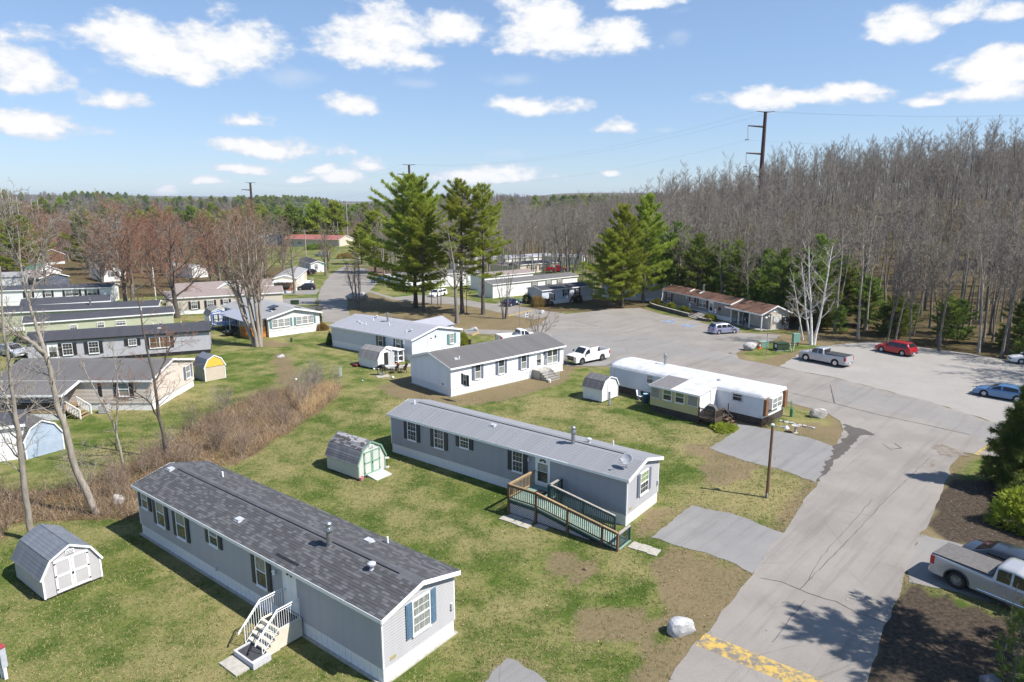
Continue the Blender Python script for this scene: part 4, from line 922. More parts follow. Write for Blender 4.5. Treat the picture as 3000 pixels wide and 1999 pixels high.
# mailbox pavilion joined to the office
Ap = H7.matrix_basis @ Vector((19.8, -.45, 0))
pv = thing('mail_pavilion', 'small tan mail shelter with brown gable roof beside the office', 'shelter', (Ap.x, Ap.y, 0), H7.rotation_euler.z)
PL, PW = 7.2, 5.4
for (x, y) in ((.1, .05), (1.9, .05), (4.4, .05), (7.1, .05), (.1, 2.4)): MB().box(x - .07, x + .07, y - .07, y + .07, 0, 2.42).build('post', white_trim, pv)
MB().box(2.2, 2.3, 1.9, PW, 0, 2.45).box(2.3, 7.0, 1.9, 2.0, 0, 2.45).build('wall', sid_tan, pv)
MB().box(6.9, 7.0, 2.0, PW, 0, 2.45).build('end_wall', sid_tan, pv)
MB().prism([(.0, 2.45), (PW, 2.45), (PW / 2, 3.55)], 'x', 6.9, 7.02).build('gable', sid_tan, pv)
MB().box(-.05, 7.3, -.2, PW, -.2, .04).build('floor_slab', concrete, pv)
for (y0, z0, y1, z1) in ((-.25, 2.40, PW / 2, 3.62), (PW / 2, 3.62, PW + .25, 2.40)):
    MB().prism([(y0, z0), (y1, z1), (y1, z1 + .08), (y0, z0 + .08)], 'x', -1.2, 7.35).build('roof', rf_br, pv)
    MB().prism([(y0, z0 - .12), (y1, z1 - .12), (y1, z1 + .09), (y0, z0 + .09)], 'x', 7.35, 7.39).build('rake_board', white_trim, pv)
MB().box(-1.2, 7.35, -.29, -.25, 2.28, 2.49).build('fascia', white_trim, pv)
MB().prism([(2.2, 2.66)] + [(2.7 - .5 * math.cos(PI * k / 10), 2.7 + .45 * math.sin(PI * k / 10)) for k in range(11)] + [(3.2, 2.66)], 'x', 7.02, 7.06).build('arched_vent', white_trim, pv)
MB().box(7.0, 7.06, .75 + 1.55, 2.0 + 1.85, 1.0, 2.1).build('notice_board', P('notice_board', (.55, .53, .47), (.48, .46, .40), rough=.6), pv)
for k in range(4): MB().box(7.06, 7.075, 2.38 + k * .36, 2.38 + k * .36 + .28, 1.12 + (k % 2) * .3, 1.55 + (k % 2) * .4).build('paper_notice', plate, pv)
MB().box(3.4, 4.5, 1.84, 1.9, .6, 1.9).build('letter_boxes', alu, pv)
mbx = thing('mailbox_cluster', 'black mailbox cluster on a post at the shelter wall', 'mailbox', pv.matrix_basis @ Vector((7.5, 4.2, 0)), H7.rotation_euler.z)
MB().box(-.2, .2, -.45, .45, .7, 1.85).build('cabinet', black, mbx); MB().box(-.05, .05, -.05, .05, 0, .7).build('post', black, mbx); MB().box(-.15, .15, .45, .8, 1.2, 1.6).build('side_box', black, mbx)
for (y, z) in ((-.2, 1.6), (-.2, 1.2), (.15, 1.0)): MB().box(.2, .21, y - .05, y + .05, z - .05, z + .05).build('door_label', plate, mbx)
# retaining wall with cap stones in front of the office
rw = thing('retaining_wall', 'low dark stone retaining wall with pale caps before the office', 'retaining wall', H7.matrix_basis @ Vector((0, 0, 0)), H7.rotation_euler.z)
blk = P('wall_block', (.085, .078, .072), (.13, .12, .11), rough=.9, obj=.5); capm = P('cap_stone', (.40, .37, .32), (.33, .31, .27), rough=.9, obj=.25)
path = [(-1.2, -1.2), (-.6, -2.3), (.6, -3.0), (3.0, -3.35), (6, -3.4), (9, -3.45), (13.0, -3.5)]; path2 = [(15.4, -3.5), (17.0, -3.3), (18.0, -2.7)]
bm_ = MB().box(0, .47, -.15, .15, 0, .19).mesh('wall_block', blk); cm_ = MB().box(0, .48, -.19, .19, 0, .07).mesh('cap_stone', capm)
def lay_wall(path, h):
    for (a, b_) in zip(path, path[1:]):
        d = Vector(b_) - Vector(a); n = max(1, round(d.length / .48)); an = math.atan2(d.y, d.x)
        for k in range(n):
            p = Vector(a) + d * (k / n)
            for r in range(h): link('wall_block', bm_, rw, (p.x + (.2 * (r % 2)) * math.cos(an), p.y + .2 * (r % 2) * math.sin(an), r * .2), (0, 0, an))
            link('cap_stone', cm_, rw, (p.x, p.y, h * .2), (0, 0, an))
lay_wall(path, 3); lay_wall(path2, 2)
stp = thing('stone_steps', 'five pale stone steps leading up to the office door', 'steps', H7.matrix_basis @ Vector((14.2, -3.6, 0)), H7.rotation_euler.z)
for k in range(6): MB().box(-1.1, 1.1, k * .42, k * .42 + .46, 0, .10 + k * .13).build('step', blk, stp); MB().box(-1.15, 1.15, k * .42 - .04, k * .42 + .42, .10 + k * .13, .16 + k * .13).build('tread', capm, stp)
bed = MB().prism([(-.6, -2.2), (.6, -2.9), (3, -3.25), (13, -3.4), (13, 0), (-.6, 0)], 'z', -.1, .5).build('planting_bed', P('bark_mulch', (.05, .04, .033), (.09, .07, .055), rough=.95), rw)
# far and partly hidden homes: real walls, roofs, windows
def far_home(label, A, B, Wd, wm, rm, wins=(), sh=None, eave=2.9, rise=.6, end='r', ewin=(), **k):
    h, L = home(label, A, B, Wd, wm, rm, eave=eave, rise=rise, ridge=False, end=end, **k)
    for (u, z, w, hh) in wins: window(h, 'f', L, Wd, u, z, w, hh, 'dg' if w < 1.3 else 'dgm', sh, .36, curtain, glass)
    for (u, z, w, hh) in ewin: window(h, end, L, Wd, u if end == 'r' else -u, z, w, hh, 'dg', sh, .36, curtain, glass)
    return h, L
H9, L9 = home('mid grey home with charcoal roof and black shutters on the left', (-57.2, 78.4), (-38.91, 85.83), 4.6, sid_g9, rf_dk, P('black_skirt', (.02, .02, .022)), skirt=.45, eave=2.95, rise=.75, fascia=black, trim=black, ridge=False, courses=.25)
for u, z, w, h, o in ((3.6, 1.1, .95, 1.35, 'dg'), (6.3, 1.1, 1.0, 1.35, 'dg'), (10.6, 1.75, .8, .7, 'dg')): window(H9, 'f', L9, 4.6, u, z, w, h, o, shutter_bk, .4, glass, glass)
window(H9, 'f', L9, 4.6, 12.9, 1.2, 2.2, 1.3, 'gm', shutter_bk, .4, glass, P('lit_interior_glass', (.18, .11, .07), (.08, .06, .05), rough=.1))
door(H9, 'f', L9, 2.1, .6, .95, 2.0, white, False, True)
for u, y, k in ((13.2, 2.6, 'pipe'), (14.0, 2.8, 'cap'), (16.4, 3.0, 'pipe'), (14.0, 1.2, 'box')): roof_vent(H9, u, y, rz_(0, y, 2.95, .75, 4.6), k)
H10, L10 = home('beige home with grey roof and covered porch behind the left trees', (-48.05, 61.22), (-33.69, 61.26), 8.5, sid_beige, rf_g3, white, skirt=.72, eave=2.95, rise=1.0, ridge=False, boards=1, courses=.22)
window(H10, 'f', L10, 8.5, 11.4, 1.45, .9, 1.2, 'd', shutter_bk, .38, curtain, curtain); window(H10, 'r', L10, 8.5, 6.85, 1.25, .9, 1.25, 'd', shutter_gy, .38, curtain, curtain)
MB().box(9.45, 9.8, -.05, .01, 1.35, 2.7).build('shutter', shutter_bk, H10)
window(H10, 'f', L10, 8.5, 1.0, 1.5, 1.2, 1.1, 'd', shutter_bk, .38, curtain, glass)
MB().prism([(-2.9, 2.25), (2.2, 3.48), (2.2, 3.55), (-2.9, 2.33)], 'x', 1.0, 7.9).build('porch_roof', rf_g3, H10)
MB().box(.98, 7.92, -2.95, -2.9, 2.15, 2.34).build('fascia', white_trim, H10); MB().prism([(-2.9, 2.1), (0.1, 2.82), (.1, 3.06), (-2.9, 2.34)], 'x', 7.9, 7.94).build('rake_board', white_trim, H10)
pd = thing('porch_deck', 'covered porch deck with gold timber edge and white stairs', 'deck', H10.matrix_basis @ Vector((1.0, -2.85, 0)), H10.rotation_euler.z)
for k in range(14): MB().box(0, 7.0, k * .2, k * .2 + .19, .78, .82).build('deck_board', wood_gold, pd)
MB().box(0, 7.0, -.03, .0, .60, .80).build('rim_board', wood_gold, pd); MB().box(0, 7.0, -.02, .02, 0, .58).build('skirt_panel', white, pd)
for x in (.05, 2.3, 4.6, 6.9): MB().box(x - .05, x + .05, 0, .1, .8, 2.2).build('post', shutter_gy, pd)
for z in (.95, 1.65): MB().beam((.05, .05, z), (6.9, .05, z), .05, .06).build('rail', shutter_gy, pd)
for k in range(44): MB().box(-.012, .012, .04, .06, .95, 1.65).build('baluster', black, pd, (.2 + k * .152, 0, 0))
for k in range(4): MB().box(7.05 + k * .28, 7.35 + k * .28, .2, 1.8, .56 - k * .19, .62 - k * .19).build('step', wood_gold, pd)
for y in (.2, 1.8):
    MB().beam((7.0, y, 1.65), (8.2, y, .85), .06, .08).beam((8.2, y, 0), (8.2, y, .9), .09, .09).build('stair_rail', white_trim, pd)
    for k in range(8): MB().box(-.02, .02, y - .02, y + .02, .75 - k * .09, 1.6 - k * .1).build('baluster', white_trim, pd, (7.1 + k * .14, 0, 0))
h_, l_ = far_home('long sage green home with dark roof, nearer of the two green ones', (-66.5, 91.3), (-50.66, 100.45), 4.6, sid_green, rf_dk, ((8.5, 1.5, .8, .7), (10.8, 1.6, 1.2, .6), (5.2, 1.5, .8, .6)), None, eave=2.9, rise=.55)
roof_vent(h_, 14.2, 1.5, 3.35, 'pipe')
h_, l_ = far_home('long sage green home with dark roof, farther of the two green ones', (-76.16, 99.99), (-56.23, 106.8), 4.6, sid_green, rf_dk, ((10.5, 1.6, .9, .5),), None, eave=2.9, rise=.55); roof_vent(h_, 11.5, 1.4, 3.3, 'chimney')
far_home('cream home with black roof and small vents behind the green homes', (-77.87, 106.8), (-67.09, 112.38), 4.6, sid_cream, rf_dk, (), None, eave=2.9, rise=.7)
far_home('long white home with dark windows at the left edge', (-97.0, 125.2), (-77.47, 130.93), 5.0, sid_wf, rf_dk, ((6.0, 1.5, .9, 1.0), (9.2, 1.5, .9, 1.0), (12.5, 1.5, 2.2, 1.0), (16.2, 1.5, 1.6, 1.0)), shutter_bk, eave=2.9, rise=.5)
far_home('beige home with taupe roof and dark shutters behind the maples', (-58.79, 114.51), (-41.53, 122.27), 4.6, sid_beige, rf_tb, ((3.9, .95, .9, 1.2), (6.4, .95, 1.0, 1.25), (9.0, 1.5, .8, .75), (12.6, 1.3, .9, .9)), shutter_bk, eave=3.0, rise=.85)
h_, l_ = far_home('beige home with a front dormer behind the taupe roofed one', (-61.98, 124.87), (-47.08, 133.16), 5.0, sid_beige, rf_tb, (), None, eave=3.0, rise=1.0)
MB().prism([(-2.2, 2.9), (2.2, 2.9), (0, 3.95)], 'y', -.35, 2.2).build('dormer', sid_beige, h_, (9.3, 0, 0)); MB().prism([(-2.45, 2.85), (0, 4.0), (2.45, 2.85), (2.45, 2.99), (0, 4.14), (-2.45, 2.99)], 'y', -.45, 2.2).build('dormer_roof', white_trim, h_, (9.3, 0, 0))
H16, L16 = far_home('cream home with grey roof and brown framed porch by the street', (-48.2, 151.5), (-51.6, 171.0), 4.8, sid_cream, rf_mg, ((3.2, 1.2, .8, 1.3), (4.4, 1.2, .8, 1.3), (9.0, 1.2, .8, 1.3), (12.0, 1.2, .8, 1.3)), None, eave=2.9, rise=.7, end='l')
brn = P('russet_porch_timber', (.26, .10, .055), (.20, .08, .045), rough=.7)
MB().box(-4.4, 0, .3, 4.6, 2.3, 2.42).box(-4.4, 0, .3, 4.6, .68, .8).build('porch_frame', brn, H16)
for (x, y) in ((-4.3, .4), (-4.3, 2.4), (-4.3, 4.5), (-2.2, .4), (-.1, .4)): MB().box(x - .09, x + .09, y - .09, y + .09, 0, 2.3).build('porch_post', brn, H16)
MB().box(-4.4, 0, .32, 4.58, 2.42, 2.5).build('porch_roof', white, H16); MB().box(-4.38, -.02, .34, 4.56, 0, .68).build('porch_skirt', white, H16)
MB().box(9.2, 14.0, -2.2, -.02, .1, .75).build('side_deck', white, H16); MB().box(9.2, 14.0, -2.2, -2.15, .75, 1.5).build('deck_railing', wood_grey, H16)
far_home('small white home with dark roof and red shutters at the street bend', (-67.5, 216.5), (-59.6, 201.9), 4.2, sid_wf, rf_dk, ((2.0, 1.2, .9, 1.2), (6.0, 1.2, .9, 1.2), (10.5, 1.2, 1.0, 1.2), (13.0, 1.2, .9, 1.2)), None, eave=2.9, rise=.7, ewin=((1.2, 1.3, .8, 1.3),))
far_home('white home half hidden by the vase shaped tree', (-97, 190), (-86, 183), 4.6, sid_wf, rf_mg, (), None)
far_home('long white home with grey roof and shuttered windows past the pines', (-3.9, 137.6), (14.8, 153.8), 5.0, sid_wf, rf_g3, ((11.0, 1.2, 1.0, 1.25), (15.2, 1.4, 1.0, .9), (18.6, 1.4, .9, .9)), P('olive_shutter', (.16, .16, .12)), eave=2.85, rise=.55, end='l', skirt=.5)
far_home('low pale blue home with black roof and navy shutters behind shrubs', (5.64, 127.13), (16.2, 135.1), 4.4, sid_lb, rf_dk, ((5.6, 1.3, .65, 1.2), (8.6, 1.3, .65, 1.2)), shutter_dk, eave=2.8, rise=.5, end='l', ewin=((2.6, 1.3, .75, 1.2),))
far_home('pale grey home hidden behind the paired pines', (18.2, 137.4), (29, 131.5), 4.4, sid_lb, rf_dk, ((1.2, 1.3, .8, 1.0),), None, eave=2.8, rise=.5)
far_home('white home behind the pine trunks left of the mint door', (-24.5, 155.0), (-8.2, 165.5), 5.0, sid_wf, rf_g3, (), None, eave=2.9, rise=.6)
far_home('white home with brownish roof behind the long white one', (-6.5, 152.0), (5.0, 162.0), 4.6, sid_wf, rf_tb, (), None, eave=3.1, rise=.6)
far_home('white home with dark grey roof high among the pines', (-16.5, 205), (-3.5, 214), 4.8, sid_wf, rf_mg, ((3, 1.3, .9, 1.1),), None)
far_home('cream home end with teal door behind the pines', (-9.5, 193), (.5, 187.5), 4.6, sid_cream, rf_tb, ((9, 1.3, .8, 1.1),), None)
far_home('tan home with black roof and maroon shutters near the red truck', (1.6, 186.0), (12.8, 194.5), 4.6, sid_beige, rf_dk, ((5.0, 1.4, 1.0, .8), (8.0, 1.2, 1.0, 1.3)), shutter_rd, end='l')
far_home('white home with pale roof at the edge of the bare wood', (-2.0, 207.0), (12.5, 217.5), 4.8, sid_wf, rf_lg, ((7.0, 1.2, .8, 1.3), (10.0, 1.2, .9, 1.4)), None)
far_home('small white home beside the edge of the bare wood', (9.5, 204), (20, 199), 4.8, sid_wf, rf_mg, ((4, 1.3, .9, 1.1),), None)
far_home('white gabled home with green roof at the far left', (-128, 178), (-119.3, 170), 5.6, sid_wf, P('green_metal_roof', (.09, .20, .15), (.12, .25, .19), rough=.5), ((3, 1.2, .9, 1.2),), None, eave=3.0, rise=1.3)
far_home('white gabled home right of the brown roofs at far left', (-112, 181), (-103.5, 172), 5.2, sid_wf, rf_tb, (), shutter_gy, eave=3.2, rise=1.2, ewin=((1.6, 1.5, 1.6, 1.1),))
far_home('low home with sandy grey roof and blue door at far left', (-119, 163), (-108.5, 156), 6.0, P('navy_siding', (.09, .11, .16)), rf_tb, (), None, eave=2.6, rise=1.0)
far_home('grey roofed home at the extreme far left edge', (-126, 150), (-112, 156), 6.0, sid_lg, rf_mg, (), None)
far_home('brown roofed house under the dense pine at far left', (-173, 236), (-160, 231), 9, P('brown_siding', (.16, .09, .06)), rf_tb, (), None, eave=3.2, rise=2.0, cat='house')
rr_ = far_home('long low building with red metal roof beyond the street end', (-112, 338), (-82, 326), 11, sid_tan, P('red_metal_roof', (.34, .125, .105), (.29, .11, .095), rough=.5), ((3, 1.2, 2.6, 1.2), (8, 1.2, 2.6, 1.2)), None, eave=4.0, rise=1.6, cat='building', over=1.0)
far_home('white building just behind the red roofed one', (-134, 352), (-118, 345), 9, sid_wf, rf_lg, (), None, eave=4, rise=1.2, cat='building')
far_home('pale house among the trees on the distant slope at left', (-190, 900), (-160, 890), 14, sid_cream, rf_tb, (), None, eave=6, rise=3, cat='house')
# ------------------------------------------------------------------ sheds
def shed(label, A, B, Wd, wm, rm, trim, hw=1.25, knee=.55, top=2.65, kz=2.15, doors=True, dmat=None, dtrim=None, vent=True, skids=True, courses=.18, openL=False, name='garden_shed', ramp=False):
    A, L, rz = frame_of(A, B); zg = hzf(A.x, A.y); t = thing(name, label, 'shed', (A.x, A.y, zg), rz)
    b = .12 if skids else 0
    prof = [(0, b), (Wd, b), (Wd, hw), (Wd - knee, kz), (Wd / 2, top), (knee, kz), (0, hw)]
    MB().prism(prof, 'x', .02, L - .02).build('wall', wm, t)
    ov = .06
    for (p, q) in (((-.07, hw - .06), (knee, kz)), ((knee, kz), (Wd / 2, top)), ((Wd / 2, top), (Wd - knee, kz)), ((Wd - knee, kz), (Wd + .07, hw - .06))):
        d = Vector((q[0] - p[0], q[1] - p[1])); nrm = Vector((-d.y, d.x)).normalized() * .05
        MB().prism([p, q, (q[0] + nrm.x, q[1] + nrm.y), (p[0] + nrm.x, p[1] + nrm.y)], 'x', -ov, L + ov).build('roof', rm, t)
        if courses and p[0] < Wd / 2:
            an = math.atan2(d.y, d.x); n = int(d.length / courses)
            me_ = MB().prism([(0, 0), (courses + .02, 0), (courses + .02, .002), (0, .014)], 'x', -ov, L + ov).mesh('shingle_course', rm)
            for k in range(n): f = k * courses / d.length; link('shingle_course', me_, t, (0, p[0] + d.x * f + nrm.x, p[1] + d.y * f + nrm.y), (an, 0, 0))
        MB().prism([(p[0] - nrm.x, p[1] - nrm.y), (q[0] - nrm.x, q[1] - nrm.y), (q[0] + nrm.x, q[1] + nrm.y), (p[0] + nrm.x, p[1] + nrm.y)], 'x', L + ov, L + ov + .03).build('rake_board', trim, t)
    for y in (0, Wd - .08): MB().box(L - .02, L + .015, y, y + .08, b, hw).build('corner_trim', trim, t)
    if skids:
        for x in (.25, L / 2, L - .3): MB().box(x - .12, x + .12, .1, .4, 0, .12).box(x - .12, x + .12, Wd - .4, Wd - .1, 0, .12).build('block', concrete, t)
    if doors:
        dw = min(.78, Wd * .29); dm, dt_ = dmat or wm, dtrim or trim; zt = 1.72
        for k in range(2):
            y0 = Wd / 2 - dw if k == 0 else Wd / 2 + .01
            d_ = MB().box(L - .015, L + .02, y0, y0 + dw - .01, b + .08, b + .08 + zt).build('door', dm, t)
            tr = MB(); x0, x1 = L + .02, L + .04; z0, z1 = b + .08, b + .08 + zt
            for (a, b2, c, e) in ((y0, y0 + .1, z0, z1), (y0 + dw - .11, y0 + dw - .01, z0, z1), (y0 + .1, y0 + dw - .11, z0, z0 + .1), (y0 + .1, y0 + dw - .11, z1 - .1, z1), (y0 + .1, y0 + dw - .11, (z0 + z1) / 2 - .05, (z0 + z1) / 2 + .05)): tr.box(x0, x1, a, b2, c, e)
            tr.build('door_trim', dt_, d_)
            for z in (z0 + .15, (z0 + z1) / 2, z1 - .2):
                yy = y0 + .0 if k == 0 else y0 + dw - .09
                MB().box(L + .04, L + .055, yy, yy + .09, z, z + .07).build('hinge', black, d_)
        MB().box(L + .04, L + .08, Wd / 2 - .03, Wd / 2 + .05, .95, 1.05).build('latch', black, t)
    if vent: MB().box(L, L + .03, Wd / 2 - .2, Wd / 2 + .2, top - .5, top - .26).build('vent', white_trim, t); [MB().box(L + .03, L + .036, Wd / 2 - .17, Wd / 2 + .17, top - .48 + k * .075, top - .45 + k * .075).build('vent_slot', black, t) for k in range(3)]
    return t, L
S1, _ = shed('grey barn roofed shed with white double doors at the lower left', (-25.85, 32.27), (-22.96, 30.15), 2.69, siding('shed_lilac_grey', (.46, .44, .45), vert=True, pitch=.2, strength=.4, streak=.0), P('bluegrey_shed_shingle', (.115, .13, .155), (.15, .165, .19), rough=.9, scale=2), white_trim, hw=1.2, knee=.42, kz=2.0, top=2.5)
S2, L_ = shed('pale shed with green trimmed doors, patched roof and small ramp', (-13.56, 47.02), (-10.79, 44.93), 2.54, siding('pale_green_grey', (.52, .54, .50), vert=True, pitch=.2, strength=.3, streak=.15), P('patched_shingle', (.12, .125, .14), (.19, .19, .2), rough=.9, scale=1.5, obj=.5), P('shed_green_trim', (.16, .30, .21), (.2, .34, .25)), hw=1.15, knee=.4, kz=2.05, top=2.55)
pm_ = [P('pale_patch_shingle', (.36, .355, .35), (.28, .275, .27), rough=.9), P('dark_patch_shingle', (.05, .047, .046), (.085, .08, .078), rough=.9)]
rr = random.Random(5)
for k in range(36):
    pale = k < 22; y = rr.uniform(.80, 1.12) if pale else rr.uniform(.36, .85); x = rr.uniform(0, 3.0); zz = 2.05 + (y - .4) * .5 / .87 + .072
    w = rr.uniform(.25, .6)
    MB().box(0, w, 0, .17, 0, .01).build('shingle_patch', pm_[0 if pale else 1], S2, (x, y, zz + .002 * k / 6), (math.atan(.5 / .87), 0, 0))
MB().prism([(0, .0), (0, .2), (1.05, .03), (1.05, 0)], 'y', .75, 2.2).build('ramp', P('pale_ramp', (.46, .5, .45), (.38, .42, .37), rough=.8), S2, (3.48, 0, 0))
S3, L_ = shed('white shed with one door open beside the grill', (-18.2, 78.64), (-15.54, 76.67), 2.5, siding('white_shed', (.72, .73, .74), vert=True, pitch=.2, strength=.2), P('weathered_shed_roof', (.17, .165, .16), (.25, .24, .235), rough=.9, scale=2), white_trim, hw=1.2, knee=.4, kz=2.0, top=2.45, doors=False, vent=False)
MB().box(L_, L_ + .02, 1.0, 1.6, .15, 1.85).build('doorway', black, S3); MB().box(0, .04, 0, .72, 0, 1.7).build('door', white, S3, (L_ + .02, 1.62, .15), (0, 0, math.radians(-48)))
S4, L_ = shed('white shed with dark barn roof beside the old trailer', (7.03, 65.13), (8.73, 63.57), 2.75, siding('white_shed', (.72, .73, .74)), P('charcoal_shed_roof', (.085, .085, .09), (.15, .15, .155), rough=.9, scale=3), white_trim, hw=1.35, knee=.38, kz=2.05, top=2.4, doors=False, vent=False)
MB().box(L_, L_ + .03, .95, 1.6, .15, 1.8).build('door', white_trim, S4)
S5, _ = shed('tan shed with bright yellow gable beside the beige home', (-35.2, 73.2), (-33.29, 71.48), 2.3, siding('tan_shed', (.50, .43, .34)), P('bluegrey_shed_shingle', (.115, .13, .155)), white_trim, hw=1.5, knee=.4, kz=2.35, top=2.75, doors=False, vent=False, skids=False)
MB().prism([(.02, 1.55), (2.28, 1.55), (2.24, 1.6), (1.9, 2.33), (1.15, 2.72), (.4, 2.33)], 'x', 0, .03).build('yellow_gable', P('bright_yellow', (.66, .44, .06), (.6, .4, .06)), S5, (2.572, 0, 0))
S6, _ = shed('white shed with dark framed double doors behind the trampoline', gp(600, 945), gp(616, 957), 2.6, siding('white_shed', (.72, .73, .74)), P('weathered_shed_roof', (.17, .165, .16)), white_trim, hw=1.5, knee=.4, kz=2.3, top=2.75, dmat=white, dtrim=dark_green, courses=0)
S7, _ = shed('pale blue shed with dark roof behind the left tree trunks', (-40.5, 51.2), (-36.95, 48.89), 2.7, P('pale_blue_boards', (.30, .37, .46), (.36, .43, .52), rough=.6, scale=1.2), rf_g3, white_trim, hw=1.4, knee=.5, kz=2.3, top=2.75, doors=False, vent=False, skids=False)
S8, _ = shed('small white shed with dark roof past the long white home', (6.2, 163.0), (9.5, 165.2), 2.6, white, rf_dk, white_trim, doors=False, vent=False, courses=0)
wb = thing('white_cabin', 'white building corner cut by the left picture edge', 'building', (-43.0, 46.2, 0), math.radians(28))
MB().prism([(0, 0), (3, 0), (3, 2.7), (1.5, 3.3), (0, 2.7)], 'x', 0, 6.6).build('wall', sid_wf, wb)
MB().prism([(-.2, 2.65), (1.5, 3.35), (3.2, 2.65), (3.2, 2.75), (1.5, 3.45), (-.2, 2.75)], 'x', -.2, 6.8).build('roof', rf_dk, wb); MB().box(-.2, 6.8, -.24, -.2, 2.55, 2.76).build('fascia', white_trim, wb)
MB().box(0, 6.62, -.03, 0, .0, .5).box(6.6, 6.63, 0, 3, 0, .5).build('skirting', white, wb)
# ------------------------------------------------------------------ steps and landing at home 1
def local(H, x, y, z=0): return H.matrix_basis @ Vector((x, y, z))
st = thing('concrete_steps', 'cream concrete entry steps with white railings at the nearest home', 'steps', local(H1, 14.3, -1.28), H1.rotation_euler.z)
MB().box(0, 1.36, 0, 1.18, .06, .95).build('landing', cream_conc, st); MB().box(.1, 1.28, .12, 1.1, .95, .962).build('door_mat', black, st)
for k in range(4):
    z = .77 - k * .19
    MB().box(.02, 1.34, -.22 * (k + 1), -.22 * k, .03, z - .06).build('riser', P('riser_grey', (.22, .21, .20), (.27, .26, .245), rough=.9), st); MB().box(-.01, 1.37, -.22 * (k + 1) - .03, -.22 * k, z - .06, z).build('tread', cream_conc, st)
side = [(0.0, .02), (0.0, .95)] + sum([[(-.22 * k, .77 - k * .19), (-.22 * (k + 1), .77 - k * .19)] for k in range(4)], []) + [(-.88, .02)]
for x in (-.015, 1.33): MB().prism([(y, z) for y, z in side], 'x', x, x + .045).build('stringer', cream_conc, st)
for x in (.03, 1.33):
    pts = [(x, 1.12, 1.93), (x, 0, 1.93), (x, -.95, 1.03), (x, -1.12, .87)]
    MB().tube(pts, .03, 8).tube([(x, -1.12, .87), (x, -1.14, .80), (x, -.98, .93)], .02, 6).build('handrail', white_trim, st)
    MB().tube([(x, 1.12, 1.82), (x, 0, 1.82), (x, -.82, 1.05)], .015, 6).tube([(x, 1.12, 1.0), (x, 0.02, 1.0), (x, -.82, .24)], .015, 6).build('lower_rail', white_trim, st)
    for (y, z0, z1) in ((1.1, .95, 1.92), (0, .80, 1.92), (-.82, .08, 1.14)): MB().tube([(x, y, z0), (x, y, z1)], .02, 6).build('post', white_trim, st)
    for k in range(1, 10): MB().box(-.007, .007, -.007, .007, 1.0, 1.82).build('baluster', white_trim, st, (x, k * .11, 0))
    for k in range(1, 7): f = k / 7; MB().box(-.007, .007, -.007, .007, 0, .82).build('baluster', white_trim, st, (x, -.82 * f, 1.0 - .76 * f))
pl = thing('entry_box', 'low grey framed box with black mat below the concrete steps', 'step platform', local(H1, 14.45, -2.75), H1.rotation_euler.z)
MB().box(0, 1.5, 0, .08, 0, .3).box(0, .08, .08, .85, 0, .3).box(1.3, 1.5, .08, .85, 0, .3).build('frame', P('pale_grey_block', (.5, .5, .52), (.44, .44, .46), rough=.8), pl); MB().box(.08, 1.3, .08, .85, 0, .24).build('mat', P('dark_mat', (.035, .037, .04), (.05, .052, .056), rough=.95), pl)
tag(MB().box(0, 1.35, 0, .62, 0, .07).build('paving_slab', concrete, None, local(H1, 14.4, -3.42), (0, 0, H1.rotation_euler.z)), 'pale concrete slab in the grass below the entry box', 'paving slab')
# steps of home 3
s3 = thing('porch_steps', 'grey stone steps with thin railings at the white home', 'steps', local(H3, 11.2, -1.3), H3.rotation_euler.z)
MB().box(0, 1.9, .1, 1.3, 0, .95).build('landing', concrete, s3)
for k in range(4): MB().box(.1 + .0, 1.9, -.3 * (k + 1) + .1, -.3 * k + .1, 0, .74 - k * .2).build('step', concrete, s3); MB().box(.05, 1.95, -.3 * (k + 1) + .07, -.3 * k + .1, .74 - k * .2, .79 - k * .2).build('tread', P('slate_tread', (.2, .19, .18)), s3)
for x in (.08, 1.85):
    MB().tube([(x, 1.25, 1.85), (x, .1, 1.85), (x, -1.1, 1.05)], .02, 6).build('handrail', white_trim, s3)
    for (y, a, b_) in ((1.2, .95, 1.85), (.1, .95, 1.85), (-1.05, .1, 1.08)): MB().tube([(x, y, a), (x, y, b_)], .018, 6).build('post', white_trim, s3)
    for k in range(8): MB().box(-.008, .008, -.008, .008, .95, 1.85).build('baluster', white_trim, s3, (x, .25 + k * .12, 0))
    for k in range(7): MB().box(-.008, .008, -.008, .008, .75 - k * .1, 1.75 - k * .1).build('baluster', white_trim, s3, (x, -.05 - k * .14, 0))
# ------------------------------------------------------------------ ramp at home 2
rp = thing('access_ramp', 'timber wheelchair ramp with green deck and white lattice at the grey home', 'ramp', local(H2, 13.8, -2.92), H2.rotation_euler.z)
# local: x 0..7.7 along the wall, y 0 (outer) .. 2.85 (wall)
fz = lambda x: .98 if x < 2.1 else max(.10, .98 - (x - 2.1) * .155)
for k in range(16): MB().box(0, 2.1, 0.06 + k * .175, .06 + k * .175 + .165, .94, .98).build('deck_board', deck_green, rp)
for k in range(36):
    x = 2.1 + k * .16; z = fz(x); MB().prism([(x, z - .04), (x + .15, fz(x + .15) - .04), (x + .15, fz(x + .15)), (x, z)], 'y', .06, 1.45).build('ramp_board', deck_green, rp)
for (a, b_, y) in ((0, 2.1, .02), (2.1, 7.75, .02), (2.1, 6.8, 1.48)):
    MB().prism([(a, fz(a + .001) - .24), (b_, max(-.02, fz(b_) - .24)), (b_, fz(b_) - .01), (a, fz(a + .001) - .01)], 'y', y - .03, y + .03).build('stringer', dark_green, rp)
    if y < 1: MB().prism([(a, fz(a + .001) - .03), (b_, fz(b_) - .03), (b_, fz(b_) + .05), (a, fz(a + .001) + .05)], 'y', y - .04, y - .025).build('edge_strip', deck_green, rp)
MB().box(0, 7.0, .0, .14, 0.0, .10).build('sill', wood_old, rp)
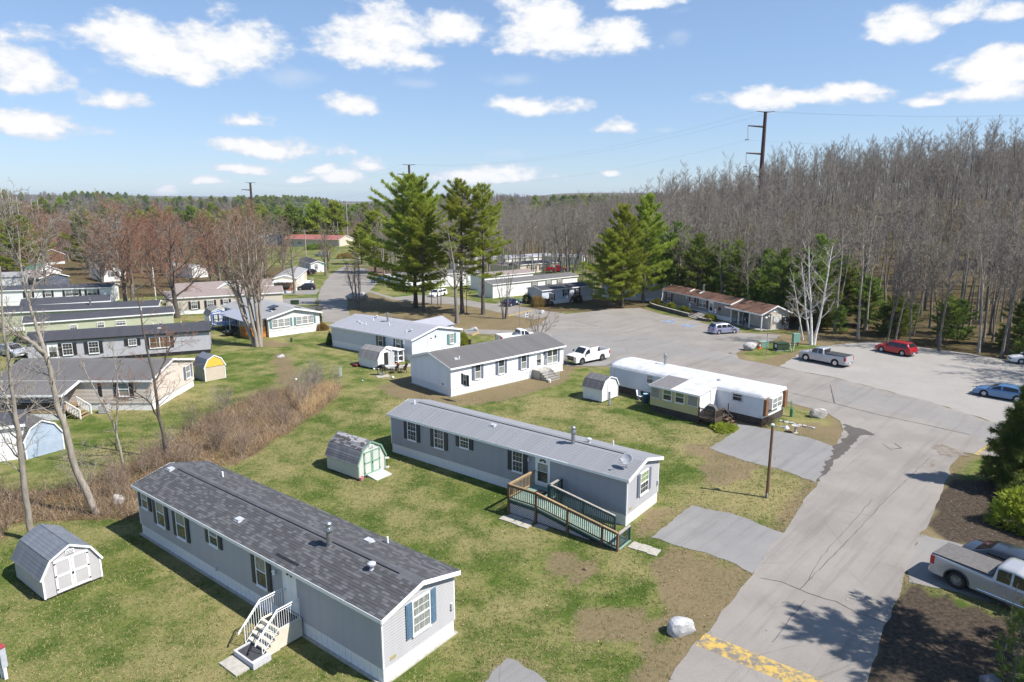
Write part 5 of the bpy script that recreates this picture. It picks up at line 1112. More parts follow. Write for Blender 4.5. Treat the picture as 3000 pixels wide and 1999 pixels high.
for y_ in (.35, .9): MB().prism([(.05, .02), (6.2, .02), (6.2, fz(6.2) - .06), (2.1, .92), (.05, .92)], 'y', y_, y_ + .05).build('shade_backing', wood_old, rp)  # solid dark panels added so the space behind the lattice reads as shade
def rail_run(x0, x1, y, m, topm, gap=.14, posts=(), ph=.98):
    for (a, b_, w_, mm, nm) in ((.98, 1.04, .14, topm, 'top_rail'), (.86, .94, .05, m, 'upper_rail'), (.10, .18, .05, m, 'lower_rail')):
        MB().prism([(x0, fz(x0 + .001) + a), (x1, fz(x1) + a), (x1, fz(x1) + b_), (x0, fz(x0 + .001) + b_)], 'y', y - w_ / 2, y + w_ / 2).build(nm, mm, rp)
    n = int((x1 - x0) / gap)
    bb = MB().box(-.02, .02, -.018, .018, .14, .9).mesh('baluster', m)
    for k in range(1, n): x = x0 + (x1 - x0) * k / n; link('baluster', bb, rp, (x, y, fz(x)))
for (x, h) in ((0.02, 1.04), (2.12, 1.05), (4.4, .98), (6.75, .95), (7.75, .98)): MB().box(x - .06, x + .06, -.09, .05, 0, fz(x) + h).build('post', wood_brown, rp)
rail_run(.06, 2.08, -.02, wood_brown, wood_gold); rail_run(2.16, 4.36, -.02, wood_brown, wood_gold); rail_run(4.44, 6.7, -.02, wood_brown, wood_gold); rail_run(6.8, 7.7, -.02, wood_brown, wood_gold)
for (x, y) in ((2.16, 1.48), (3.0, 1.48), (4.6, 1.48), (6.75, 1.48), (2.16, 2.75), (2.0, 1.48)): MB().box(x - .05, x + .05, y - .05, y + .05, 0, fz(x) + .98).build('post', dark_green, rp)
rail_run(2.2, 6.75, 1.48, dark_green, wood_grey)
def cross_rail(x, y0, y1, z, m, topm):
    for (a, b_, w_, mm, nm) in ((.96, 1.03, .14, topm, 'top_rail'), (.86, .94, .05, m, 'upper_rail'), (.10, .18, .05, m, 'lower_rail')): MB().box(x - w_ / 2, x + w_ / 2, y0, y1, z + a, z + b_).build(nm, mm, rp)
    n = int((y1 - y0) / .15)
    for k in range(1, n): MB().box(-.018, .018, -.02, .02, .14, .9).build('baluster', m, rp, (x, y0 + (y1 - y0) * k / n, z))
cross_rail(0.02, .05, 2.78, .98, wood_gold, wood_gold); cross_rail(2.12, 1.55, 2.75, .98, dark_green, wood_grey); cross_rail(7.75, .05, 1.4, .02, dark_green, wood_grey)
MB().box(7.7, 7.8, 1.35, 1.45, 0, .98).build('post', dark_green, rp); MB().box(.7, 1.5, 1.75, 2.3, .98, .995).build('door_mat', black, rp)
# lattice below the ramp: crossing strips
lat = P('lattice_white', (.74, .74, .78), (.66, .66, .7))
def lattice(x0, x1, ztop):
    y = -.005; st_ = .115
    for s in (1, -1):
        c = x0 - 1.0 if s > 0 else x0
        while c < x1 + 1.0:
            p = None; pts = []
            for k in range(41):
                x = c + s * (k / 40) * .8; z = .10 + (k / 40) * .8
                if x0 <= x <= x1 and z <= ztop(x): pts.append((x, y + (.006 if s > 0 else 0), z))
            if len(pts) > 2: MB().beam(pts[0], pts[-1], .026, .006, up=(0, 1, 0)).build('lattice_strip', lat, rp)
            c += st_ * 1.25
lattice(.1, 2.05, lambda x: .74); lattice(2.2, 4.32, lambda x: fz(x) - .25); lattice(4.5, 6.2, lambda x: fz(x) - .25)
for i, (x, y, w, h, a) in enumerate(((.0, -1.0, .9, .6, .05), (.95, -.95, .6, .55, -.1), (.2, -.42, 1.0, .4, .03), (1.3, -.5, .7, .45, .1), (2.3, -.45, .8, .4, 0), (1.55, -1.0, .6, .55, .02))):
    tag(MB().box(0, w, 0, h, 0, .05).build('paving_slab', concrete, None, local(H2, 13.8 + x, -2.92 + y), (0, 0, H2.rotation_euler.z + a)), 'pale paving slab in the grass before the ramp, ' + ['outermost at the left end', 'outer row, second from left', 'long one against the ramp at left', 'inner row, middle', 'inner row, rightmost', 'outer row, rightmost'][i], 'paving slab')
for i, (x, y) in enumerate(((8.0, .3), (8.6, .35), (9.2, .3))):
    tag(MB().box(0, .55, 0, .8, 0, .05).build('paving_slab', concrete, None, local(H2, 13.8 + x, -2.5 + y), (0, 0, H2.rotation_euler.z + .05 * i)), 'pale paving slab between ramp foot and driveway, ' + ['nearest the ramp', 'middle one', 'nearest the driveway'][i], 'paving slab')
# ------------------------------------------------------------------ vehicles
def car_paint(key, c, rough=.28, metal=.25, coat=.6): return P(key, c, tuple(x * .93 for x in c), rough=rough, metal=metal, coat=coat, scale=1.5)
def text_mesh(txt, size, m, ext=.004):
    cu = bpy.data.curves.new('lettering', 'FONT'); cu.body = txt; cu.size = size; cu.extrude = ext; cu.align_x = 'CENTER'; cu.align_y = 'CENTER'
    o = bpy.data.objects.new('lettering', cu); me = bpy.data.meshes.new_from_object(o); bpy.data.objects.remove(o); me.materials.clear(); me.materials.append(m); return me
under = P('underbody', (.015, .015, .016))
def wheel(parent, x, y, r, w, rim_m, spokes=5, name='wheel'):
    s = 1 if y > 0 else -1
    prof = [(r * .62, -w / 2), (r * .93, -w / 2), (r, -w * .32), (r, w * .32), (r * .93, w / 2), (r * .62, w / 2)]
    t = MB().lathe(prof, (0, 0, 0), 20, 0, False).build(name, rubber, parent, (x, y, r), (PI / 2, 0, 0), False)
    mb = MB().lathe([(r * .62, 0), (r * .62, w * .44), (r * .57, w * .44), (r * .55, w * .2), (.01, w * .2)], (0, 0, 0), 20)
    for k in range(spokes):
        a = 2 * PI * k / spokes; mb.beam((0, 0, w * .36), (r * .58 * math.cos(a), r * .58 * math.sin(a), w * .38), r * .17, .04)
    mb.lathe([(r * .15, w * .2), (r * .15, w * .44), (.01, w * .46)], (0, 0, 0), 10)
    mb.build('rim', rim_m, t, None, (PI, 0, 0) if s > 0 else None)
    return t
def vehicle(label, cat, F, R, paint, kind='sedan', rim_m=alu, group=None, pose=None, spec=None, name='parked_car', wheel_r=None, trim_m=None, cover=None, detail=1, regular=False):
    S = dict(sedan=dict(L=4.9, W=1.86, H=1.43, wb=2.78, fo=.98, r=.33), hatch=dict(L=4.15, W=1.74, H=1.5, wb=2.58, fo=.85, r=.32), suv=dict(L=4.6, W=1.88, H=1.68, wb=2.7, fo=.92, r=.36),
             wagon=dict(L=4.4, W=1.78, H=1.56, wb=2.6, fo=.92, r=.32), pickup=dict(L=5.85, W=2.02, H=1.9, wb=3.65, fo=.98, r=.41))[kind].copy()
    if spec: S.update(spec)
    L, Wd, H, wb, fo, r = S['L'], S['W'], S['H'], S['wb'], S['fo'], S['r']; hw = Wd / 2
    xf, xr = wb / 2 + fo, wb / 2 + fo - L
    if pose is None:
        a, b = at(*F), at(*R); d = (a - b); d.z = 0; d.normalize(); n = Vector((-d.y, d.x, 0)); c = (a + b) / 2
        if n.dot(Vector((c.x, c.y, 0))) < 0: n = -n
        c = c + n * (hw - .08); yaw = math.atan2(d.y, d.x)
    else: c, yaw = pose
    t = thing(name, label, cat, (c.x, c.y, hzf(c.x, c.y) + .03), yaw, group)
    pk = kind == 'pickup'
    cab_r = -.35 if pk and not regular else .35
    bed_f = cab_r - .06 if pk else None
    if pk:
        cab_r = S.get('cab_r', cab_r); bed_f = cab_r - .05
        TX = [xr, xr + .05, xf - 1.35, xf - .6, xf - .12, xf]; rail = H * .70
        TZ = [rail, rail, H * .635, H * .61, H * .56, H * .46]
        belt = H * .62
    elif kind == 'sedan':
        TX = [xr, xr + .12, xr + .95, xf - 1.5, xf - .7, xf - .15, xf]; TZ = [H * .60, H * .68, H * .70, H * .66, H * .60, H * .50, H * .40]; belt = H * .64
    elif kind == 'suv':
        TX = [xr, xr + .1, xr + .5, xf - 1.35, xf - .6, xf - .15, xf]; TZ = [H * .48, H * .62, H * .62, H * .625, H * .585, H * .50, H * .42]; belt = H * .60
    else:
        TX = [xr, xr + .1, xr + .5, xf - 1.1, xf - .5, xf - .12, xf]; TZ = [H * .46, H * .60, H * .62, H * .62, H * .55, H * .46, H * .38]; belt = H * .60
    lowz = .32 if pk else (.26 if kind == 'suv' else .2)
    WX = [xr, xr + .08, xr + .35, xf - .8, xf - .25, xf - .05, xf]; WF = [.86 if not pk else .955, .94 if not pk else .97, 1, 1, .95 if not pk else .985, .84 if not pk else .95, .72 if not pk else .90]
    arch = [wb / 2, -wb / 2]; RA = r * (1.18 if pk else 1.14)
    def top(x): return float(np.interp(x, TX, TZ))
    def wid(x): return hw * float(np.interp(x, WX, WF))
    def low(x):
        z = lowz
        for a in arch:
            if abs(x - a) < RA: z = max(z, r + math.sqrt(RA * RA - (x - a) ** 2))
        return min(z, top(x) - .2)
    def section(x):
        w, zt, zl = wid(x), top(x), low(x)
        zs = min(zt, belt + .02) if not pk else zt
        zm = zl + (zs - zl) * .55
        if pk and x < bed_f and cover is None:
            return [(0, .78), (w - .14, .78), (w - .13, zt), (w - .03, zt), (w, zt - .05), (w, zm), (w * .985, zl + .02), (w * .93, zl), (0, lowz + .15)]
        return [(0, zt + (.03 if not (pk and x < bed_f) else 0)), (w * .55, zt + (.018 if not (pk and x < bed_f) else 0)), (w * .88, zt - .015), (w * .965, zt - .05), (w, zt - .14), (w, zm), (w * .985, zl + .02), (w * .93, zl), (0, lowz + .12)]
    xs_ = set(np.round(np.arange(xr, xf, .16), 3)); 
    for a in arch:
        for k in range(-8, 9): xs_.add(round(a + RA * math.sin(k / 8 * PI / 2), 3))
    xs_ |= {xr, xr + .04, xr + .09, xf - .05, xf - .02, xf}
    if pk: xs_ |= {bed_f, bed_f - .01, xr + .07, xr + .08}
    xs_ = sorted(x for x in xs_ if xr <= x <= xf)
    mb = MB(); np_ = 9; rows = []
    for x in xs_:
        s = section(x)
        if pk and cover is None and (x <= xr + .075): w = wid(x); zt = top(x); s = [(0, zt), (w - .14, zt), (w - .13, zt), (w - .03, zt)] + s[4:]
        row = [(x, -y, z) for (y, z) in s] + [(x, y, z) for (y, z) in reversed(s)]
        rows.append(row)
    M_ = len(rows[0]); 
    for row in rows: mb.v += row
    for i in range(len(rows) - 1):
        for j in range(M_ - 1):
            mb.f.append((i * M_ + j, i * M_ + j + 1, (i + 1) * M_ + j + 1, (i + 1) * M_ + j)); mb.m.append(1 if j in (7, 8, 9) else 0)
    for e in (0, len(rows) - 1): mb.f.append(tuple(e * M_ + j for j in range(M_))); mb.m.append(0)
    me = mb.mesh('body', [paint, under], True)
    body = link('body', me, t)
    try:
        bm = bmesh.new(); bm.from_mesh(me)
        for e in bm.edges:
            if len(e.link_faces) == 2 and e.calc_face_angle(0) > .6: e.smooth = False
        bm.to_mesh(me); bm.free()
    except Exception: pass
    MB().box(xr + .25, xf - .3, -hw * .8, hw * .8, lowz - .05, lowz + .25).build('chassis', under, t)
    # greenhouse
    if pk: GX, GZ = [cab_r, cab_r + .10, cab_r + .25, xf - 2.35, xf - 1.95, xf - 1.28], [H * .64, H * .965, H * .995, H, H * .96, H * .63]
    elif kind == 'sedan': GX, GZ = [xr + .55, xr + 1.35, xr + 1.9, xf - 2.35, xf - 2.05, xf - 1.2], [H * .68, H * .965, H, H * .995, H * .95, H * .65]
    elif kind == 'suv': GX, GZ = [xr + .06, xr + .45, xr + .7, xf - 2.3, xf - 1.95, xf - 1.15], [H * .62, H * .945, H * .985, H, H * .965, H * .615]
    else: GX, GZ = [xr + .05, xr + .42, xr + .7, xf - 2.05, xf - 1.75, xf - .92], [H * .60, H * .95, H * .985, H, H * .96, H * .61]
    if S.get('gx'): GX = S['gx']
    def roofz(x): return float(np.interp(x, GX, GZ))
    tumble = .80 if not pk else .84
    def gsec(x):
        zr, zb = roofz(x), min(top(x), belt + .03) - .03; w = wid(x) * .965
        f = max(0, min(1, (zr - zb) / (H - belt))); wr = w * (1 - (1 - tumble) * f)
        return zr, zb, w, wr
    gs = sorted(set(list(np.linspace(GX[0], GX[-1], 26)) + GX)); mb = MB(); rows = []
    for x in gs:
        zr, zb, w, wr = gsec(x); zr = max(zr, zb + .01); h = zr - zb
        s = [(w, zb), (wr + (w - wr) * .12, zr - h * .14), (wr * .93, zr - min(.03, h * .1)), (wr * .6, zr), (0, zr + .012)]
        rows.append([(x, -y, z) for y, z in s] + [(x, y, z) for y, z in reversed(s[:-1])])
    for row in rows: mb.v += row
    M2 = len(rows[0])
    for i in range(len(rows) - 1):
        for j in range(M2 - 1): mb.f.append((i * M2 + j, i * M2 + j + 1, (i + 1) * M2 + j + 1, (i + 1) * M2 + j)); mb.m.append(0)
    for e in (0, len(rows) - 1): mb.f.append(tuple(e * M2 + j for j in range(M2))); mb.m.append(0)
    mb.build('roof', S.get('roof_m', paint), t, smooth=True)
    def pt_side(x, f, s):
        zr, zb, w, wr = gsec(x); h = zr - zb; z = zb + .035 + (h * .86 - .07) * f; y = w + ((wr + (w - wr) * .12) - w) * ((z - zb) / (h * .86)) + .008
        return (x, s * y, z)
    def side_win(x0, x1, s, n=6):
        xsn = np.linspace(x0, x1, n); mb = MB()
        lo_ = [pt_side(x, 0.0, s) for x in xsn]; hi_ = [pt_side(x, 1.0, s) for x in xsn]
        for i in range(n - 1): mb.face([lo_[i], lo_[i + 1], hi_[i + 1], hi_[i]])
        mb.build('side_window', dark_glass, t)
    a0, a1 = GX[1] + .04, GX[-2] + .12
    if pk and regular: spans = [(cab_r + .22, a1 + .25)]
    elif pk: m_ = (cab_r + .12 + a1 + .25) / 2 - .1; spans = [(cab_r + .16, m_ - .05), (m_ + .05, a1 + .25)]
    elif kind == 'sedan': m_ = -.05; spans = [(a0 - .25, m_ - .95 + .2 + .1), (m_ - .62, m_ - .05), (m_ + .05, a1 + .28)]; spans = [(GX[1] - .1, m_ - .06), (m_ + .06, a1 + .3)]
    else: m_ = .0; spans = [(a0 + .05, m_ - .92), (m_ - .82, m_ - .05), (m_ + .05, a1 + .3)]
    for s in (-1, 1):
        for (x0, x1) in spans:
            if x1 - x0 > .1: side_win(x0, x1, s)
    def cross_glass(nm, x0, x1, n=5, k=.86):
        mb = MB(); xs2 = np.linspace(x0, x1, n); sgn = 1 if x1 > GX[2] else -1
        P_ = []
        for x in xs2:
            zr, zb, w, wr = gsec(x); yy = min(wr * .93, w) * k; P_.append([(x + sgn * .008, y, zr + .012 + (.006 if abs(y) < .1 else 0)) for y in (-yy, -yy * .6, 0, yy * .6, yy)])
        for i in range(n - 1):
            for j in range(4): mb.face([P_[i][j], P_[i + 1][j], P_[i + 1][j + 1], P_[i][j + 1]])
        mb.build(nm, dark_glass, t, smooth=True)
    cross_glass('windshield', GX[-1] - .08, GX[-2] - .02)
    if pk: MB().box(cab_r + .0, cab_r + .05, -hw * .66, hw * .66, H * .70, H * .91).build('rear_window', dark_glass, t)
    else: cross_glass('rear_window', GX[0] + .08, GX[1] + .01)
    # doors, handles
    def door_panel(x0, x1, s):
        mb = MB(); n = 7; rows = []
        for x in np.linspace(x0, x1, n):
            sc = section(x); w = sc[5][0]; rows.append([(x, s * (w * .985 + .006), max(low(x), lowz) + .05), (x, s * (w + .006), sc[5][1]), (x, s * (w + .006), sc[4][1]), (x, s * (sc[3][0] + .008), min(sc[3][1], belt))])
        for i in range(n - 1):
            for j in range(3): mb.face([rows[i][j], rows[i + 1][j], rows[i + 1][j + 1], rows[i][j + 1]])
        d = mb.build('door', paint, t, smooth=True); xh = x0 + .12; w = wid(xh)
        MB().box(xh, xh + .2, s * (w + .005) - .012, s * (w + .005) + .03 * s if s > 0 else s * (w + .005) + .012, belt - .20, belt - .165).build('handle', S.get('handle_m', paint), d)
        return d
    if detail:
        if pk and regular: dsp = [(cab_r + .12, xf - 1.55)]
        elif pk: m_ = (cab_r + xf - 1.55) / 2 - .02; dsp = [(cab_r + .1, m_ - .012), (m_ + .012, xf - 1.5)]
        else: dsp = [(-wb / 2 + RA + .03, -.06), (-.03, wb / 2 - RA - .03)]
        for s in (-1, 1):
            for (x0, x1) in dsp: door_panel(x0, x1, s)
    for s in (-1, 1):
        xm = GX[-1] - .28 if not pk else GX[-1] - .35; w = wid(xm)
        MB().box(xm - .09, xm + .09, min(s * w, s * (w + .24)), max(s * w, s * (w + .24)), belt + .04, belt + (.26 if pk else .2)).build('wing_mirror', trim_m or paint, t)
        zt = top(xf - .15); w1 = wid(xf - .16)
        MB().prism([(xf - .38, s * (wid(xf - .38) + .012)), (xf - .02, s * (wid(xf - .02) * .985)), (xf + .012, s * wid(xf) * .55), (xf - .2, s * w1 * .5)], 'z', zt - (.30 if pk else .17), zt - (.03 if not pk else .06)).build('headlight', lens, t)
        if pk: MB().box(xr - .01, xr + .2, min(s * (hw * .80), s * (hw * .985)), max(s * hw * .80, s * (hw * .985)), belt - .38, belt + .06).build('taillight', red_lens, t)
        else: MB().prism([(xr + .32, s * (wid(xr + .32) + .012)), (xr + .0, s * (wid(xr) + .0)), (xr - .012, s * wid(xr) * .62), (xr + .2, s * wid(xr) * .6)], 'z', belt - .25, belt - .05).build('taillight', red_lens, t)
        for a in arch: wheel(t, a, s * (hw - .12), r, .24 if pk else .21, rim_m, S.get('spokes', 5))
    bm_ = S.get('bumper_m', paint)
    MB().box(xf - .1, xf + .06, -hw * .84, hw * .84, lowz + .02, lowz + .24).build('front_bumper', bm_, t)
    MB().box(xr - .08, xr + .1, -hw * .86, hw * .86, lowz + .05, lowz + .27).build('rear_bumper', S.get('rbumper_m', bm_), t)
    MB().box(xf - .04, xf + .02, -hw * .52, hw * .52, top(xf) - (.30 if pk else .16), top(xf) - .02).build('grille', black, t)
    MB().box(xf + .06, xf + .075, -.16, .16, lowz + .08, lowz + .2).build('licence_plate', plate, t); MB().box(xr - .10, xr - .08, -.16, .16, lowz + .1, lowz + .22).build('licence_plate', plate, t)
    if pk:
        MB().box(xr - .02, xr + .02, -hw * .78, hw * .78, .66, H * .69).build('tailgate', paint, t)
        if cover is not None: MB().box(xr + .03, bed_f - .02, -hw * .90, hw * .90, H * .70, H * .70 + .03).build('bed_cover', cover, t)
        else: MB().box(xr + .1, bed_f - .05, -hw * .84, hw * .84, .785, .80).build('bed_liner', black, t)
    return t, dict(xf=xf, xr=xr, hw=hw, H=H, belt=belt, top=top, lowz=lowz, r=r, cab_r=cab_r)
pw = car_paint('white_car_paint', (.78, .78, .77), metal=0); ps = car_paint('silver_paint', (.46, .47, .50), .3, .35); pr_ = car_paint('red_car_paint', (.40, .012, .02), .25, .2)
pb = car_paint('blue_car_paint', (.10, .22, .42), .28, .35); pl_ = car_paint('lilac_silver_paint', (.32, .34, .48), .3, .4); pn = car_paint('navy_paint', (.02, .03, .075), .25, .2); pk_ = car_paint('black_car_paint', (.012, .013, .018), .22, .1)
pc = car_paint('charcoal_paint', (.035, .042, .055), .25, .3); pg = car_paint('champagne_silver_paint', (.44, .44, .45), .3, .35)
cov = P('bed_cover_fabric', (.03, .031, .034), (.045, .046, .05), rough=.7); cov_b = P('brown_bed_cover', (.10, .092, .088), (.13, .12, .115), rough=.75)
# white pickup nose-on by the white home
wt, D = vehicle('white regular cab pickup with open dark bed beside the white home', 'pickup truck', (1705, 1070), (1763, 1058), pw, 'pickup', P('dark_rim', (.16, .155, .15), (.1, .1, .1), rough=.5), None, None, dict(L=5.75, wb=3.4, fo=1.0, cab_r=.12, bumper_m=chrome, handle_m=black), name='pickup_truck', trim_m=black, regular=True)
MB().box(D['xf'] + .0, D['xf'] + .035, -.62, .62, .80, 1.08).build('grille_frame', chrome, wt); MB().box(D['xf'] + .03, D['xf'] + .042, -.57, .57, .83, 1.05).build('grille_mesh', black, wt)
link('badge', text_mesh('GMC', .2, red_lens), wt, (D['xf'] + .046, 0, .94), (PI / 2, 0, PI / 2))
for s in (-1, 1): MB().box(D['xf'] - .2, D['xf'] + .01, s * .83 - .07, s * .83 + .07, .80, .92).build('indicator', amber, wt)
rr = random.Random(8)
for k in range(5): tag(MB().box(0, rr.uniform(.2, .5), 0, rr.uniform(.2, .5), 0, rr.uniform(.08, .22)).build('bed_junk', rr.choice([alu, wood_old, cov_b, white]), None, wt.matrix_basis @ Vector((-1.9 + k * .38, rr.uniform(-.5, .3), .81)), (0, 0, rr.uniform(0, 3))), 'piece of junk lying in the bed of the white pickup, ' + ['nearest the tailgate', 'second from the tailgate', 'middle one', 'second from the cab', 'nearest the cab'][k], 'junk', 'junk in the pickup bed')
vehicle('silver crew cab pickup with black bed cover at the lot edge', 'pickup truck', (2361.5, 1058), (2443, 1074), ps, 'pickup', chrome, None, None, dict(L=5.85, wb=3.64, fo=.97, rbumper_m=chrome), name='pickup_truck', cover=cov)
vehicle('red compact crossover parked at the foot of the wood', 'suv', (2581, 1032), (2642, 1044), pr_, 'suv', alu, None, None, dict(L=4.58, wb=2.71, rbumper_m=P('dark_bumper', (.05, .05, .055))), name='parked_car')
vehicle('blue sedan on the gravel lot at right', 'sedan', (2876.6, 1162), (2983, 1181), pb, 'sedan', alu, None, None, dict(L=5.0, wb=2.76), name='parked_car')
vehicle('lilac silver wagon parked by the mail shelter', 'car', (2154, 977.6), (2103, 981), pl_, 'wagon', alu, None, None, None, name='parked_car')
cp_, Dc = vehicle('dark blue sedan with white door sign past the pines', 'sedan', (1526, 893), (1491, 900), pn, 'sedan', alu, None, None, dict(L=4.5, wb=2.6, H=1.4), name='parked_car')
for s in (-1, 1): MB().box(.25, .85, s * .93 - .012, s * .93 + .012, .55, .85).build('door_sign', plate, cp_)
vehicle('black hatchback parked left of the street', 'car', (882, 850.7), (913, 850), pk_, 'hatch', alu, None, None, None, name='parked_car', detail=0)
vehicle('grey pickup crossing at the far end of the street', 'pickup truck', (927, 752.5), (953, 752.5), ps, 'pickup', chrome, None, None, None, name='pickup_truck', cover=cov, detail=0)
vehicle('white long bonnet car behind the pine trunks', 'car', (1274, 872.4), (1307.6, 865.5), pw, 'wagon', chrome, None, None, dict(L=5.2, wb=2.9, H=1.45), name='parked_car', detail=0)
vehicle('white pickup whose black bed shows above the grey roof', 'pickup truck', (1560, 1004), (1493, 1011), pw, 'pickup', chrome, None, None, dict(cab_r=-.1), name='pickup_truck', detail=0)
vehicle('black car seen from behind between the two street homes', 'car', None, None, pk_, 'hatch', alu, None, (at(911, 803), math.radians(75)), None, name='parked_car', detail=0)
vehicle('light blue car half hidden under the big pine', 'car', None, None, pb, 'sedan', alu, None, (at(1118, 829), math.radians(10)), None, name='parked_car', detail=0)
vehicle('white car half hidden under the big pine', 'car', None, None, pw, 'sedan', alu, None, (at(1142, 820), math.radians(-20)), None, name='parked_car', detail=0)
vehicle('red pickup by the tan home at the edge of the wood', 'pickup truck', None, None, pr_, 'pickup', alu, None, (at(1632, 797), math.radians(5)), None, name='pickup_truck', detail=0)
vehicle('white car cut by the right picture edge on the gravel', 'car', None, None, pw, 'sedan', alu, None, (at(3024, 1066), math.radians(160)), None, name='parked_car', detail=0)
vehicle('silver car behind the left tree trunks', 'car', None, None, ps, 'hatch', alu, None, (at(40, 1042), math.radians(-30)), None, name='parked_car', detail=0)
# the big pickup and the dark car at the right edge
p1, p2 = at(2868, 1719), at(3000, 1772)
def lift(px, py, z):
    u, v = (px - 1500) / CAM_F, (py - 999.5) / CAM_F; d = Vector((u, CP - v * SP, -SP - v * CP)); return d * ((z - CAM_H) / d.z)
a_, b_ = lift(2868, 1719, .5), lift(3000, 1772, .5); d_ = (b_ - a_); d_.z = 0; d_.normalize(); yaw_ = math.atan2(d_.y, d_.x)
n_ = Vector((-d_.y, d_.x, 0)); n_ = n_ if n_.y > 0 else -n_
rw_ = at(2799, 1724); cen = rw_ + n_ * .93 + d_ * (3.7 / 2)
rt, D = vehicle('silver crew cab pickup with brown bed cover at the lower right edge', 'pickup truck', None, None, pg, 'pickup', P('black_spoke_rim', (.3, .3, .31), (.12, .12, .12), rough=.35, metal=.2, scale=9), None, (cen, yaw_), dict(L=6.0, W=2.05, H=1.97, wb=3.7, fo=1.02, r=.44, spokes=9, rbumper_m=chrome, handle_m=chrome), name='pickup_truck', cover=cov_b)
for s in (-1, 1):
    MB().tube([(-.9, s * 1.0, .45), (1.35, s * 1.0, .45)], .05, 8).build('side_step', chrome, rt)
    pts = [(-1.85 + .56 * math.cos(PI * k / 10), s * (D['hw'] + .015), .44 + .56 * math.sin(PI * k / 10)) for k in range(11)]
    MB().tube(pts, .045, 6).build('arch_flare', P('grey_plastic', (.06, .06, .065)), rt)
cen2 = cen + n_ * 2.75 - d_ * .45
vehicle('charcoal sedan behind the silver pickup at the right edge', 'sedan', None, None, pc, 'sedan', alu, None, (cen2, yaw_), dict(L=4.8, wb=2.8, H=1.45), name='parked_car')
# ------------------------------------------------------------------ trees
class Tubes:
    """many tapered tubes in one mesh"""
    def __init__(s): s.V = []; s.F = []; s.n = 0
    def add(s, pts, rad, n):
        pts = np.asarray(pts, float); k = len(pts); rad = np.asarray(rad, float)
        t = np.gradient(pts, axis=0); t /= np.linalg.norm(t, axis=1, keepdims=True) + 1e-9
        ref = np.array([.31, .17, .93]) if abs(t[0, 2]) < .9 else np.array([1., .1, .05])
        a = np.cross(t, ref); a /= np.linalg.norm(a, axis=1, keepdims=True) + 1e-9; c = np.cross(t, a)
        an = np.arange(n) * 2 * PI / n
        ring = pts[:, None, :] + rad[:, None, None] * (np.cos(an)[None, :, None] * a[:, None, :] + np.sin(an)[None, :, None] * c[:, None, :])
        s.V.append(ring.reshape(-1, 3)); i = np.arange(k - 1)[:, None] * n; j = np.arange(n)[None, :]; j2 = (j + 1) % n
        s.F.append(np.stack([i + j, i + j2, i + n + j2, i + n + j], -1).reshape(-1, 4) + s.n); s.n += k * n
    def mesh(s, name, m, smooth=True): return np_mesh(name, np.concatenate(s.V), np.concatenate(s.F), m, smooth)
def unit(v): return v / (np.linalg.norm(v) + 1e-9)
def grow(rg, T, C, p, d, L, r, lev, cfg):
    k = (8, 6, 4, 3, 3)[lev]; pts = [p]; d = unit(d); wob = cfg['wob'][lev]; up = cfg['up'][lev]
    for i in range(k):
        d = unit(d + rg.normal(0, wob, 3) + np.array([0, 0, up])); p = p + d * (L / k); pts.append(p)
    pts = np.array(pts); tt = np.linspace(0, 1, k + 1); rad = np.maximum(r * (1 - tt * cfg['tap'][lev]), cfg['rmin'])
    if lev == 0: rad[0] *= 1.25
    (T if lev <= cfg.get('tlev', 1) else C).add(pts, rad, (8, 6, 4, 3, 3)[lev])
    if lev >= cfg['lev']: return
    nb = cfg['nb'][lev]; ph = rg.uniform(0, 6.28); t0, t1 = cfg['t0'][lev], cfg['t1'][lev]
    for i in range(nb):
        t = t0 + (t1 - t0) * (i + rg.uniform(.1, .9)) / nb; f = t * k; a = min(int(f), k - 1); q = pts[a] + (pts[a + 1] - pts[a]) * (f - a)
        ax = unit(pts[a + 1] - pts[a]); ph += 2.4 + rg.uniform(-.5, .5)
        u = unit(np.cross(ax, [.3, .9, .2])); w = np.cross(ax, u); ang = math.radians(rg.uniform(*cfg['ang'][lev]))
        dd = ax * math.cos(ang) + (u * math.cos(ph) + w * math.sin(ph)) * math.sin(ang)
        rr_ = max(r * (1 - t * cfg['tap'][lev]) * cfg['rr'][lev], cfg['rmin'])
        Lc = L * cfg['lr'][lev] * (1 - cfg['lt'][lev] * t) * rg.uniform(.65, 1.15)
        grow(rg, T, C, q, dd, Lc, rr_, lev + 1, cfg)
BASE = dict(lev=3, wob=(.05, .10, .14, .18, .2), up=(.06, .07, .05, .03, 0), tap=(.88, .85, .8, .75, .7), rmin=.011, nb=(15, 7, 6, 4), t0=(.38, .2, .15, .1), t1=(1.0, 1, 1, 1), ang=((28, 55), (25, 55), (25, 60), (20, 60)), rr=(.5, .55, .6, .7), lr=(.36, .5, .5, .5), lt=(.55, .45, .4, .3))
def bare_mesh(seed, H, r, cfg=None, stems=None):
    c = dict(BASE); c.update(cfg or {}); rg = np.random.default_rng(seed); T, C = Tubes(), Tubes()
    for (d, f, off) in (stems or [((0, 0, 1), 1.0, (0, 0, 0))]):
        grow(rg, T, C, np.array(off, float) + np.array([0, 0, -.15]), np.array(d, float), H * f, r * (f if stems else 1), 0, c)
    return T, C
def tree_thing(name, label, cat, loc, rz, tm, cm, group=None, scale=1.0, sub=('trunk', 'crown')):
    t = thing(name, label, cat, loc, rz, group); t.scale = (scale,) * 3 if isinstance(scale, (int, float)) else scale
    link(sub[0], tm, t); link(sub[1], cm, t); return t
